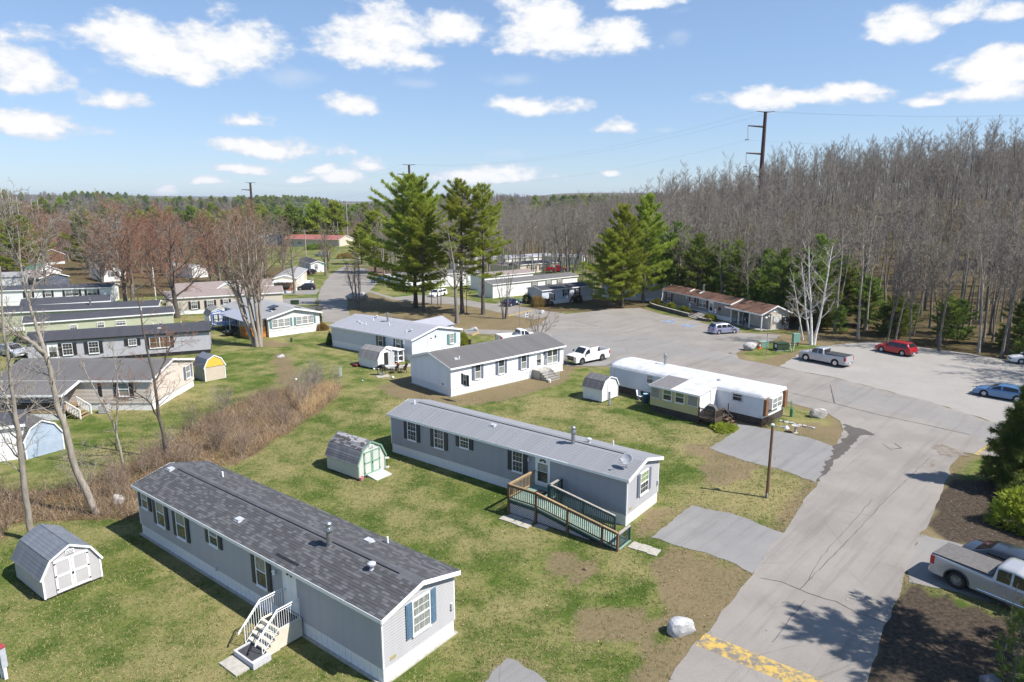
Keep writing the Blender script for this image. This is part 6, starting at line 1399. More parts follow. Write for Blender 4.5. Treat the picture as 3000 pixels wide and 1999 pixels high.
def bare_tree(name, label, px, H, r, bark, twig, seed, cfg=None, stems=None, rz=0, pos=None, group=None):
    T, C = bare_mesh(seed, H, r, cfg, stems); p = at(*px) if pos is None else Vector((pos[0], pos[1], hzf(*pos)))
    return tree_thing(name, label, 'tree', p, rz, T.mesh('trunk', bark), C.mesh('crown', twig, False), group)
# ---- needle clumps
def needles(rg, C, D, k, L, w, spread, fl=.8):
    n = len(C); C = np.repeat(C, k, 0); D = np.repeat(D, k, 0); m = n * k
    d = D + rg.normal(0, spread, (m, 3)); d /= np.linalg.norm(d, axis=1, keepdims=True) + 1e-9
    s = np.cross(d, rg.normal(0, fl, (m, 3)) + np.array([0, 0, 1.])); s /= np.linalg.norm(s, axis=1, keepdims=True) + 1e-9
    L = L * rg.uniform(.6, 1.25, (m, 1)); C = C + rg.normal(0, .07, (m, 3)) * L / .3
    V = np.stack([C - s * w / 2, C + s * w / 2, C + d * L], 1).reshape(-1, 3); return V, np.arange(3 * m).reshape(-1, 3)
def conifer_mesh(seed, H, r, bark, leaf, base=.28, spread=.26, dens=1.0, L=.36, w=.06, k=16, whorl=.55, droop=0.0, shape='pine', gaps=.15, bn=5, two=None):
    rg = np.random.default_rng(seed); T = Tubes(); Cs, Ds = [], []
    def stem(off, H, base):
        z = np.linspace(0, H, 12); px = off[0] + np.cumsum(rg.normal(0, .02 * H / 12, 12)); py = off[1] + np.cumsum(rg.normal(0, .02 * H / 12, 12))
        pts = np.stack([px, py, z - .15], 1); rad = np.maximum(r * (1 - z / H * .93), .03); rad[0] *= 1.3; T.add(pts, rad, 8)
        h = base * H
        while h < H * .985:
            f = min(.99, max(0.0, (h / H - base) / (1 - base)))
            if shape == 'pine': prof = (.55 + .45 * math.sin(min(1, f * 1.6 + .15) * PI * .62)) * (1 - f ** 2.6) ** .8 + .05
            else: prof = (1 - f) ** .85 + .04
            Lb = H * spread * prof; n = max(3, int(bn * (.8 if f > .75 else 1))); a0 = rg.uniform(0, 6.28)
            i = min(int(h / H * 11), 10); g = h / H * 11 - i; c = pts[i] + (pts[i + 1] - pts[i]) * g
            for b in range(n):
                if rg.random() < gaps: continue
                a = a0 + 2 * PI * b / n + rg.uniform(-.35, .35); l = Lb * rg.uniform(.45, 1.22); el = (.12 + .75 * f ** 2) if shape == 'pine' else (-.05 + .5 * f - droop)
                d = np.array([math.cos(a) * math.cos(el), math.sin(a) * math.cos(el), math.sin(el)]); kk = 4
                tt = np.linspace(0, 1, kk + 1)[:, None]; bend = (.10 if shape == 'pine' else -.10) * l
                bp = c + d * l * tt + np.array([0, 0, 1.]) * bend * tt ** 2; br = max(.018, .028 * l / 2)
                T.add(bp, np.linspace(br, .012, kk + 1), 4)
                m = int(max(3, l * 7 * dens)); t = rg.uniform(.22 if shape != 'pine' else .32, 1.03, m); side = np.array([-math.sin(a), math.cos(a), 0])
                q = rg.uniform(-1, 1, m); lat = q * (.10 + .34 * l * (1.05 - t) * (.5 + t))
                ps = c + d * l * t[:, None] + np.array([0, 0, 1.]) * (bend * t ** 2)[:, None] + side * lat[:, None] + np.array([0, 0, 1.]) * rg.normal(.03, .05, m)[:, None]
                Cs.append(ps); Ds.append(d * .75 + side * np.sign(q)[:, None] * .45 + np.array([0, 0, .42 if shape == 'pine' else -.02]))
            h += whorl * rg.uniform(.7, 1.3) * (1 - .45 * f)
        m = 8; Cs.append(pts[-1] + rg.normal(0, .08, (m, 3))); Ds.append(np.tile([0, 0, 1.], (m, 1)))
    stem((0, 0), H, base)
    for o in (two or []): stem(o[:2], H * o[2], base)
    V, F = needles(rg, np.concatenate(Cs), np.concatenate(Ds), k, L, w, .55)
    return T.mesh('trunk', bark), np_mesh('crown', V, F, leaf)
# ---- the pine island
pines = [conifer_mesh(21, 23.0, .42, bark_pine, pine_needles, .13, .40, 1.25, .5, .085, 18, .92, bn=6, gaps=.2),
         conifer_mesh(22, 22.5, .36, bark_pine, pine_needles, .33, .25, 1.25, .46, .08, 17, 1.05, bn=5, gaps=.3),
         conifer_mesh(23, 21.8, .36, bark_pine, pine_needles, .30, .24, 1.25, .46, .08, 17, 1.1, bn=5, gaps=.32),
         conifer_mesh(24, 15.0, .30, bark_pine, pine_needles, .12, .34, 1.4, .44, .08, 17, .8, bn=5, gaps=.18)]
GP = 'tall white pines'
def pine(i, label, px, rz=0, s=1.0, pos=None, group=GP):
    p = at(*px) if pos is None else Vector((*pos, hzf(*pos))); return tree_thing('pine_tree', label, 'pine tree', p, rz, *pines[i], group, s)
pine(0, 'biggest bushy white pine on the bare island, leftmost of the tall pines', (1217, 901), .3)
pine(1, 'tall white pine with high crown in the middle of the island', (1356, 918), 1.2)
pine(2, 'tall thin topped white pine, rightmost on the island', (1416, 921.6), 2.0)
pine(1, 'shorter white pine trunk leaning close beside the biggest pine', (1239, 914), 4.0, (.8, .8, .82))
pine(3, 'bright green pine with forked pale trunk before the low blue home', (1788, 901), .5, (1.05, 1.05, .92))
pine(3, 'bright pine right of the forked one by the parking lot', (1822, 898), 2.2, (1.0, 1.0, 1.2))
pine(3, 'tall pine at the right end of the lot side trio', (1884.5, 888), 3.4, (1.1, 1.1, 1.32))
pine(0, 'dense dark green pine at the far left edge', (75, 818), 1.0, (.75, .75, .7))
pine(3, 'dark pine behind the biggest pine on its left', (1100, 800), 2.0, 1.15)
pine(3, 'smaller dark pine left of the island pines', (1060, 775), .7, .9)
pine(3, 'umbrella topped pine rising over the maples at left', None, .7, (1.1, 1.1, 1.25), (-132, 212))
pine(3, 'yellowish pine left of the umbrella topped one', None, 2.7, (.8, .8, 1.0), (-152, 205))
# thin understory pines among the island trunks
for i, (px, s, l) in enumerate((((1265, 893), .55, 'left'), ((1283, 895), .5, 'second from left'), ((1292, 894), .6, 'middle'), ((1352, 916), .62, 'fourth'), ((1368, 920), .5, 'rightmost'))):
    tree_thing('pine_tree', 'slim young pine among the island trunks, %s of the five' % l, 'pine tree', at(*px), i * 1.3, *conifer_mesh(60 + i, 15, .17, bark_pine, pine_needles, .42, .12, .8, .4, .07, 11, .8, bn=4, gaps=.35), 'slim pines on the island', s)
bare_tree('bare_tree', 'bare grey tree standing at the near edge of the pine island', (1339, 947), 15.5, .33, bark_grey, twig_grey, 31, dict(nb=(13, 7, 6, 4), t0=(.3, .2, .15, .1), ang=((40, 75), (25, 55), (25, 60), (20, 60))))
bare_tree('bare_tree', 'clump of five thin bare stems at the island tip', (1478, 935), 9.5, .13, bark_grey, twig_grey, 32, dict(nb=(7, 4, 4, 2), t0=(.35, .2, .15, .1), lr=(.28, .5, .5, .5)), [((.03, .02, 1), 1, (.25, 0, 0)), ((-.05, 0, 1), .9, (-.2, .1, 0)), ((.08, .05, 1), .8, (.1, .2, 0)), ((-.1, .03, 1), .75, (-.1, -.2, 0)), ((.02, -.06, 1), .85, (.35, .1, 0))])
bare_tree('bare_tree', 'upright bare tree with close stems left of the big pine', (1046, 905), 10.5, .22, bark_grey, twig_brown, 33, dict(nb=(12, 6, 5, 3), ang=((12, 28), (15, 35), (20, 50), (20, 50))), [((-.04, 0, 1), 1, (0, 0, 0)), ((.06, .02, 1), .85, (.3, 0, 0)), ((-.12, .02, 1), .8, (-.2, 0, 0))])
bare_tree('bare_tree', 'small round bare tree on the far street corner lawn', (962, 793), 11, .3, bark_dark, twig_brown, 34, dict(t0=(.18, .15, .1, .1), nb=(14, 8, 6, 4), lr=(.55, .5, .5, .5)))
# vase shaped tree left of centre
bare_tree('bare_tree', 'vase shaped bare tree of many pale stems beside the sunroom home', (755, 1015.6), 17.6, .27, bark_pale, twig_tan, 41, dict(nb=(14, 9, 7, 4), t0=(.32, .2, .15, .1), ang=((16, 36), (18, 40), (20, 50), (20, 50)), lr=(.30, .5, .5, .5), up=(.015, .06, .05, .03, 0)),
  [((.02, .0, 1), 1, (.35, 0, 0)), ((-.10, .05, 1), 1, (-.05, .1, 0)), ((-.19, 0, 1), .97, (-.3, 0, 0)), ((.10, .1, 1), .95, (.1, .25, 0)), ((-.28, .1, 1), .9, (-.4, .15, 0)), ((.18, 0, 1), .86, (.3, .2, 0)), ((-.04, -.1, 1), .9, (0, -.2, 0)), ((.05, .14, 1), .9, (0, .3, 0))])
# red maples
mc = dict(lev=4, rmin=.017, t0=(.14, .15, .12, .1), nb=(16, 9, 6, 4), lr=(.50, .5, .5, .5), ang=((30, 62), (25, 55), (25, 60), (20, 60)))
MG = 'budding red maples'
bare_tree('maple_tree', 'broad budding red maple behind the dark roofed home, leftmost maple', (370, 890), 18.0, .42, bark_grey, twig_red, 51, mc, None, 0, None, MG)
bare_tree('maple_tree', 'red maple with dark forked trunk in the gap between sage and beige homes', (520, 932), 15.5, .42, bark_dark, twig_red, 52, mc, None, 1.2, None, MG)
bare_tree('maple_tree', 'redder maple crown between the other two, farther back', None, 15, .36, bark_grey, twig_red, 53, mc, None, 2, (-72, 128), MG)
for i, (x, y, h) in enumerate(((-103, 150, 17), (-92, 152, 18), (-84, 147, 16), (-70, 158, 16), (-60, 165, 15), (-118, 190, 18), (-104, 202, 18), (-90, 208, 17))):
    bare_tree('maple_tree', 'reddish bare tree in the band behind the maples, ' + ['left end, by the utility pole', 'second from the left', 'third from the left', 'right of the middle', 'right end, near the vase tree', 'farther back at left', 'farther back in the middle', 'farther back at right'][i], None, h, .32, bark_grey, (twig_red, twig_brown, twig_grey)[i % 3], 54 + i, dict(mc, lev=3, rmin=.026, nb=(18, 10, 7, 4)), None, i, (x, y), 'bare trees behind the maples')
# trees behind the vase shaped one
for i, (x, y, h) in enumerate(((-47, 146, 14), (-62, 185, 15), (-52, 190, 13), (-80, 222, 16), (-66, 240, 15), (-40, 262, 14), (-58, 268, 15), (-92, 262, 16))):
    bare_tree('bare_tree', 'bare brown tree along the street, ' + ['beside the cream porch home', 'behind the cream home', 'right of the cream home', 'left of the small white home', 'behind the small white home', 'by the far junction', 'before the red roof', 'left of the red roof'][i], None, h, .28, bark_grey, (twig_brown, twig_grey)[i % 2], 80 + i, dict(nb=(14, 8, 6, 3), t0=(.2, .15, .1, .1), lr=(.42, .5, .5, .5)), None, i, (x, y), 'bare trees along the street')
# birches by the lot
bc = dict(nb=(13, 7, 6, 3), t0=(.25, .2, .15, .1), ang=((30, 60), (25, 55), (25, 60), (20, 60)), lr=(.34, .5, .5, .5), tlev=2, rr=(.36, .5, .6, .7), rmin=.009, lev=3, tap=(.8, .8, .8, .75, .7))
bare_tree('birch_tree', 'white birch with two stout forked trunks by the mailbox shelter', (2380, 1011), 13.6, .19, bark_birch, twig_brown, 91, bc, [((-.05, .02, 1), 1.0, (-.15, 0, 0)), ((.16, .05, 1), 1.0, (.2, 0, 0)), ((-.2, .05, 1), .85, (-.18, .05, 0))])
bare_tree('birch_tree', 'thin white birch left of the forked birch', (2353, 997), 9.5, .12, bark_birch, twig_grey, 92, dict(bc, nb=(12, 6, 4, 2)), [((-.1, .05, 1), 1, (0, 0, 0))])
# left foreground trees
def limb_tree(label, base, limbs, bark, twig, seed, cfg, r0):
    """trunk and limbs follow given points (relative to the base), smaller growth added"""
    rg = np.random.default_rng(seed); T, C = Tubes(), Tubes(); c = dict(BASE); c.update(cfg)
    for (pts, r, r1) in limbs:
        pts = np.array(pts, float); s = np.linspace(0, len(pts) - 1, len(pts) * 4); P_ = np.stack([np.interp(s, range(len(pts)), pts[:, i]) for i in range(3)], 1)
        P_[1:-1] += rg.normal(0, .05, P_[1:-1].shape); P_ = np.concatenate([P_[:1], (P_[:-2] + 2 * P_[1:-1] + P_[2:]) / 4, P_[-1:]])
        rad = np.linspace(r, r1, len(P_)); T.add(P_, rad, 10)
        Ltot = np.linalg.norm(np.diff(P_, axis=0), axis=1).sum()
        for i in range(c['lnb']):
            f = rg.uniform(.22, 1.0); a = min(int(f * (len(P_) - 1)), len(P_) - 2); q = P_[a] + (P_[a + 1] - P_[a]) * rg.random(); ax = unit(P_[a + 1] - P_[a]); ph = rg.uniform(0, 6.28)
            u = unit(np.cross(ax, [.3, .9, .2])); w = np.cross(ax, u); ang = math.radians(rg.uniform(35, 70)); d = ax * math.cos(ang) + (u * math.cos(ph) + w * math.sin(ph)) * math.sin(ang)
            grow(rg, T, C, q, d, rg.uniform(1.0, 3.0) * c.get('ls', 1) * (1.2 - .5 * f), max(.02, np.interp(f, [0, 1], [r, r1]) * .3), 1, c)
    return tree_thing('bare_tree', label, 'tree', base, 0, T.mesh('trunk', bark), C.mesh('crown', twig, False))
fc = dict(lev=3, nb=(10, 6, 5, 3), rmin=.008, lnb=20, up=(.05, .05, .03, .02, 0), wob=(.08, .15, .2, .22, .2))
b1 = at(287, 1505)
def rel(px, py, y, b): u, v = (px - 1500) / CAM_F, (py - 999.5) / CAM_F; d = Vector((u, CP - v * SP, -SP - v * CP)); t = y / d.y; p = d * t + Vector((0, 0, CAM_H)); return tuple(p - b)
yb = b1.y
limb_tree('tall leaning bare tree with pale forked trunk at left foreground', b1,
 [([(0, 0, -.2), rel(231, 1400, yb, b1), rel(190, 1250, yb, b1), rel(165, 1180, yb, b1), rel(148, 1095, yb, b1), rel(128, 1020, yb, b1), rel(110, 960, yb + .4, b1), rel(82, 880, yb + .6, b1), rel(60, 760, yb + 1, b1), rel(50, 660, yb + 1, b1)], .22, .03),
  ([rel(130, 1035, yb, b1), rel(100, 1010, yb - .4, b1), rel(55, 985, yb - .8, b1), rel(15, 955, yb - 1, b1), rel(-40, 900, yb - 1.2, b1), rel(-90, 800, yb - 1.4, b1)], .14, .04),
  ([rel(84, 885, yb + .6, b1), rel(100, 820, yb + .8, b1), rel(120, 740, yb + 1.5, b1), rel(150, 640, yb + 2, b1)], .07, .02),
  ([rel(62, 780, yb + 1, b1), rel(30, 700, yb + .4, b1), rel(0, 620, yb, b1)], .06, .02)], bark_pale, twig_grey, 101, fc, .2)
b2 = at(95, 1585); y2 = b2.y
limb_tree('leaning bare tree with grey trunk next to the left edge', b2,
 [([(0, 0, -.2), rel(75, 1480, y2, b2), rel(58, 1320, y2, b2), rel(50, 1240, y2, b2), rel(40, 1150, y2, b2), rel(22, 1040, y2, b2), rel(10, 930, y2, b2), rel(0, 780, y2, b2)], .19, .03),
  ([rel(52, 1260, y2, b2), rel(30, 1210, y2 + .3, b2), rel(5, 1140, y2 + .6, b2), rel(-30, 1050, y2 + .8, b2)], .11, .03)], bark_pale, twig_grey, 102, fc, .2)
bm3 = at(493, 1345); y3 = bm3.y
limb_tree('budding bare tree with slender dark trunk before the beige home', bm3,
 [([(0, 0, -.2), rel(480, 1280, y3, bm3), rel(463, 1215, y3, bm3), rel(455, 1130, y3, bm3), rel(440, 1060, y3, bm3), rel(425, 1000, y3, bm3), rel(412, 930, y3, bm3), rel(405, 860, y3, bm3)], .15, .03),
  ([rel(462, 1220, y3, bm3), rel(440, 1180, y3 - .5, bm3), rel(400, 1150, y3 - 1, bm3), rel(350, 1110, y3 - 1.2, bm3)], .07, .02),
  ([rel(452, 1120, y3, bm3), rel(480, 1060, y3 + .5, bm3), rel(510, 1000, y3 + .8, bm3), rel(530, 960, y3 + 1, bm3)], .07, .02)], bark_dark, twig_red, 103, dict(fc, ls=1.0, lnb=13), .15)
b4 = at(362, 1376); y4 = b4.y
limb_tree('small forked sapling in the brown brush', b4,
 [([(0, 0, -.1), rel(345, 1290, y4, b4), rel(330, 1240, y4, b4), rel(300, 1180, y4, b4), rel(265, 1120, y4, b4), rel(235, 1060, y4, b4)], .10, .02), ([rel(340, 1275, y4, b4), rel(344, 1180, y4, b4), rel(338, 1080, y4, b4), rel(330, 1000, y4, b4)], .06, .015)], bark_pale, twig_tan, 104, dict(fc, lnb=8, ls=.6), .1)
# bush-like bare shrub behind the white home
bare_tree('bare_shrub', 'spreading bare shrub behind the ridge of the white home', (1575, 990), 4.6, .07, bark_grey, twig_brown, 110, dict(nb=(8, 5, 4, 2), rmin=.012, t0=(.2, .2, .2, .1)), [((.5, 0, 1), 1, (.1, 0, 0)), ((-.5, .1, 1), .9, (-.1, 0, 0)), ((.1, .5, 1), .9, (0, .1, 0)), ((.9, .2, .8), 1, (.2, 0, 0)), ((-.2, -.3, 1), .8, (0, 0, 0))])
# deciduous tree behind the long white home
bare_tree('bare_tree', 'big multi stem bare tree behind the low blue home', (1662, 832), 18.5, .38, bark_grey, twig_grey, 111, dict(nb=(13, 8, 6, 4), t0=(.3, .2, .15, .1), lr=(.36, .5, .5, .5)), [((0, 0, 1), 1, (0, 0, 0)), ((.2, .05, 1), .9, (.5, 0, 0)), ((-.2, 0, 1), .92, (-.4, 0, 0)), ((.05, .2, 1), .85, (.1, .4, 0))])
# ---- shrubs
def bush_mesh(seed, rx, rz_h, leaf, n=900, L=.16, w=.06):
    rg = np.random.default_rng(seed); d = rg.normal(0, 1, (n, 3)); d /= np.linalg.norm(d, axis=1, keepdims=True); d[:, 2] = np.abs(d[:, 2]) * 1.0 - .15
    lump = 1 + .16 * np.sin(d[:, :1] * 5 + seed) + .14 * np.sin(d[:, 1:2] * 6 + 2 * seed)
    rr_ = rg.uniform(.72, 1.0, (n, 1)) * lump; C = d * rr_ * np.array([rx, rx, rz_h]) + np.array([0, 0, rz_h * .18])
    V, F = needles(rg, C, d + np.array([0, 0, .3]), 5, L, w, .6, 1.0); return np_mesh('foliage', V, F, leaf)
def bush(label, px, rx, h, leaf, seed, group=None, pos=None, n=900, L=.16, w=.06):
    p = at(*px) if pos is None else Vector(pos); t = thing('shrub', label, 'shrub', p, 0, group); link('foliage', bush_mesh(seed, rx, h, leaf, n, L, w), t)
    mb = MB()
    for k in range(5): a = k * 1.256; mb.tube([(0, 0, -.05), (rx * .3 * math.cos(a), rx * .3 * math.sin(a), h * .5), (rx * .55 * math.cos(a), rx * .55 * math.sin(a), h * .85)], [.05, .03, .012], 5)
    mb.build('stem', bark_dark, t); return t
for i, ((u, v), s) in enumerate((((.9, -1.9), .95), ((5.9, -2.2), 1.0), ((10.3, -2.3), .95), ((16.9, -2.2), .9))):
    bush('clipped yellow green shrub at the office, ' + ['far left end of the bed', 'second from the left', 'left of the stone steps', 'right of the stone steps'][i], None, 1.05 * s, .95 * s, shrub_yellow, 120 + i, 'clipped yellow green shrubs', H7.matrix_basis @ Vector((u, v, .42 if i < 3 else .15)), 1300, .14, .06)
for i, (u, v) in enumerate(((3.5, -2.2), (8.1, -2.4))): bush('low blue green juniper between the clipped shrubs, ' + ('left one' if i == 0 else 'right one'), None, .9, .5, shrub_green, 130 + i, 'low junipers', H7.matrix_basis @ Vector((u, v, .4)), 500)
bush('dark green rounded shrub at the corner of the low blue home', (1547, 888), 1.35, 1.7, shrub_green, 135, None, None, 1100); bush('rusty brown round shrub before the low blue home', (1577, 898), 1.4, 1.9, shrub_rust, 136, None, None, 1200)
bush('dusky round shrub right of the rusty one', (1605, 897), 1.1, 1.5, shrub_dark, 137, None, None, 900); bush('dusky shrub under the right window of the low blue home', (1689, 886), 1.3, 1.5, shrub_dark, 138, None, None, 1000)
bush('yellow green conical shrub at the end of the blue grey home', (1351, 1012), 1.25, 1.6, shrub_yellow, 139, None, None, 1300); bush('narrow dark shrub at the left corner of the blue grey home', (968, 1012), .5, 1.6, shrub_green, 140, None, None, 600)
bush('brown twiggy shrub at the right corner of the sunroom home', (943, 967), .9, 1.0, shrub_rust, 141); bush('narrow green arborvitae beside the sunroom home', (934, 958), .45, 2.6, shrub_green, 142)
bush('low dark hedge before the red roofed building', (935, 729), 6, 2.2, dark_needles, 143, None, None, 1500, .5, .25); bush('dark evergreen by the junction sign', (1011, 757), 3.0, 2.0, shrub_rust, 144, None, None, 800, .3, .12)
for i, p_ in enumerate(((919, 796), (942, 796))): bush('low green shrub at the small white home, ' + ('left corner' if i == 0 else 'right corner'), p_, 1.1, 1.2, shrub_green, 145 + i)
bush('low leafy plants growing at the foot of the dark deck', (2115, 1257), 1.1, .35, juniper, 148, None, None, 350, .22, .09)
bush('tangled bare bush at the corner of the old trailer', (2240, 1247), .7, .8, shrub_dark, 149, None, None, 250, .3, .02)
# near right edge
rgt = Vector((34.3, 43.5, 0))
tree_thing('spruce_tree', 'dense spruce tree cut by the right picture edge', 'spruce tree', rgt, .5, *conifer_mesh(150, 7.6, .2, bark_dark, spruce_needles, .08, .31, 2.2, .30, .05, 15, .34, .12, 'spruce', .05, 8))
jt = thing('juniper_shrub', 'yellow green spreading juniper behind the charcoal sedan', 'shrub', at(3040, 1545), 0); link('foliage', bush_mesh(151, 2.2, 2.6, juniper, 3200, .26, .07), jt); MB().tube([(0, 0, -.1), (.1, 0, 1.2)], [.1, .04], 6).build('stem', bark_dark, jt)
bush('dark evergreen between the spruce and the yellow juniper', (3020, 1500), 1.6, 2.0, dark_needles, 152, None, None, 1500, .25, .08)
tree_thing('young_pine', 'young pine with open branches at the lower right corner', 'pine tree', at(2965, 2005), .2, *conifer_mesh(153, 3.3, .05, bark_grey, spruce_needles, .15, .33, 1.6, .22, .03, 14, .38, .0, 'pine', .25, 4))
tree_thing('young_pine', 'second young pine at the right edge above the lower right corner', 'pine tree', at(3010, 1880), 1.2, *conifer_mesh(154, 2.2, .05, bark_grey, spruce_needles, .15, .4, 1.8, .22, .03, 14, .34, .0, 'pine', .2, 4))
bare_tree('bare_sapling', 'bare sapling standing in the dark mulch at lower right', (2945, 1900), 3.4, .035, bark_pale, twig_tan, 155, dict(nb=(6, 4, 3, 1), rmin=.006, t0=(.3, .2, .2, .1)))
# tree standing outside the lower right corner whose shadow crosses the road
tree_thing('pine_tree', 'pine outside the lower right corner that shades the road', 'pine tree', Vector((25.0, 23.8, 0)), .7, *conifer_mesh(156, 14.5, .2, bark_pine, dark_needles, .36, .25, 1.6, .34, .07, 14, .6, 0, 'pine', .25, 5))
for i, (x, y) in enumerate(((68, 66), (72, 70), (76, 74), (70, 76), (80, 72), (66, 70.5), (84, 78), (78, 66), (64.5, 64), (75, 80))): tree_thing('bare_tree', 'bare tree outside the right edge shading the gravel lot', 'tree', Vector((x, y, hzf(x, y))), i * 1.3, *[o.data for o in bpy.data.objects['maple_tree.003'].children], 'shade trees right of the gravel lot', .95)
bare_tree('bare_tree', 'bare tree outside the right edge that shades the mulch', None, 9, .16, bark_grey, twig_grey, 157, dict(nb=(11, 6, 5, 3)), None, 0, (27.5, 23.0))
# ------------------------------------------------------------------ the bare wood on the hill
rgF = np.random.default_rng(77)
fcfg = dict(nb=(14, 7, 6, 3), t0=(.5, .2, .12, .1), ang=((22, 50), (22, 50), (25, 60), (20, 55)), lr=(.30, .5, .5, .5), rmin=.015)
forest = []; bark_wood = bark_mat('wood_bark', (.23, .20, .165), (.34, .30, .255))
for i in range(7):
    H_ = (15, 17, 14, 16.5, 18, 13.5, 15.5)[i]; cf = dict(fcfg)
    if i in (2, 5): cf.update(nb=(17, 8, 6, 3), t0=(.4, .2, .12, .1), lr=(.36, .5, .5, .5))
    T, C = bare_mesh(200 + i, H_, (.17, .2, .15, .19, .22, .13, .18)[i], cf, None if i != 5 else [((.05, 0, 1), 1, (0, 0, 0)), ((-.12, .05, 1), .9, (.15, 0, 0))])
    forest.append((T.mesh('trunk', (bark_wood, bark_grey)[i % 2]), C.mesh('crown', twig_grey, False)))
under_m = [conifer_mesh(220 + i, (9, 7, 11, 8)[i], .12, bark_dark, dark_needles, (.06, .05, .2, .1)[i], (.36, .44, .30, .40)[i], 1.2, .42, .085, 13, .75, .05, 'pine', .22, 6) for i in range(4)]
def in_view(x, y, z, top=20):
    if y < 5: return False
    c, s = math.cos(CAM_P), math.sin(CAM_P); zc = y * c - (z + 8 - CAM_H) * s
    return abs(x / zc) < .80
pts = []
EDGE = [(-30, 160), (0, 172), (12, 165), (24, 150), (30, 138), (38, 116), (42, 103), (48, 96), (55, 88), (60, 82), (70, 72), (90, 60)]
wood_poly = EDGE + [(220, 150), (240, 330), (-40, 420), (-60, 300)]
tries = 0
def far_enough(x, y, d, lst):
    for (a, b) in lst[-1200:]:
        if (a - x) ** 2 + (b - y) ** 2 < d * d: return False
    return True
cand = rgF.uniform([-60, 60], [240, 420], (15000, 2)); keep = inpoly(cand[:, 0], cand[:, 1], wood_poly); grid = {}
for (x, y) in cand[keep]:
    d = 2.4 + max(0, (math.hypot(x, y) - 110)) * .011; g = (int(x // 3), int(y // 3)); ok = True
    for a in (-1, 0, 1):
        for b in (-1, 0, 1):
            for (p, q) in grid.get((g[0] + a, g[1] + b), ()):
                if (p - x) ** 2 + (q - y) ** 2 < d * d: ok = False
    if not ok: continue
    z = hzf(x, y)
    if not in_view(x, y, z): continue
    grid.setdefault(g, []).append((x, y)); pts.append((x, y, z))
pts.sort(key=lambda p: p[0] ** 2 + p[1] ** 2)
WHERE = 'tall slim bare trees standing in the wood on the hillside'
near_p, far_p = pts[:200], pts[200:]
for i, (x, y, z) in enumerate(near_p):
    k = int(rgF.integers(0, 7)); s = rgF.uniform(.86, 1.1)
    px_ = 1500 + CAM_F * x / (y * CP - (z - CAM_H) * SP); w_ = ('behind the paired pines', 'behind the office', 'behind the birches', 'behind the silver pickup', 'behind the red crossover', 'right of the red crossover', 'at the right picture edge')[int(np.searchsorted((1900, 2200, 2360, 2540, 2680, 2860), px_))]
    row = ('front row', 'second rank', 'halfway uphill', 'near the crest')[int(np.searchsorted((6, 22, 50), (x - 45) * .72 + (y - 114) * .69))]
    tree_thing('bare_tree', 'slim grey bare tree %s, %s' % (w_, row), 'tree', (x, y, z), rgF.uniform(0, 6.28), *forest[k], 'slim bare trees %s, %s' % (w_, row), s)
# understory evergreens along the foot of the wood
up = []
for (n_, x0, x1, o0, o1, nm) in ((52, 0, 1, 1, 16, 'edge'),):
    for i in range(n_):
        f = rgF.uniform(0, 1); q = f * 7 + 3; a = int(q); g = q - a; e0, e1 = EDGE[a], EDGE[min(a + 1, len(EDGE) - 1)]
        bx, by = e0[0] + (e1[0] - e0[0]) * g, e0[1] + (e1[1] - e0[1]) * g; o = rgF.uniform(.5, 20) ; up.append((bx + .72 * o, by + .69 * o, int(rgF.integers(0, 4)), rgF.uniform(.35, 1.0)))
up += [(30, 141, 2, 1.25), (33.5, 138, 2, 1.35), (37, 134, 0, 1.4), (35, 128, 2, 1.15), (40, 128, 0, 1.3), (40.5, 121, 2, 1.1), (44, 117, 0, 1.2), (43, 108, 2, 1.05), (46.5, 104, 0, 1.1), (48, 106, 2, 1.25), (27, 146, 2, 1.3), (26, 140, 0, 1.2)]
for i, (x, y, k, s) in enumerate(up):
    w_ = 'behind the office' if y > 114 else 'behind the birches' if x < 50 else 'behind the red crossover' if x < 58 else 'at the right end of the gravel lot'
    tree_thing('hemlock_tree', 'soft dark green hemlock ' + w_, 'evergreen tree', (x, y, hzf(x, y)), i * 1.7, *under_m[k], 'hemlocks ' + w_, s)
p_ = (104, 128); tree_thing('pine_tree', 'lone dark pine standing above the hilltop wood at right', 'pine tree', (p_[0], p_[1], hzf(*p_)), 0, *conifer_mesh(240, 24, .3, bark_pine, dark_needles, .45, .17, 1.4, .5, .1, 14, .7, 0, 'spruce', .1, 6))
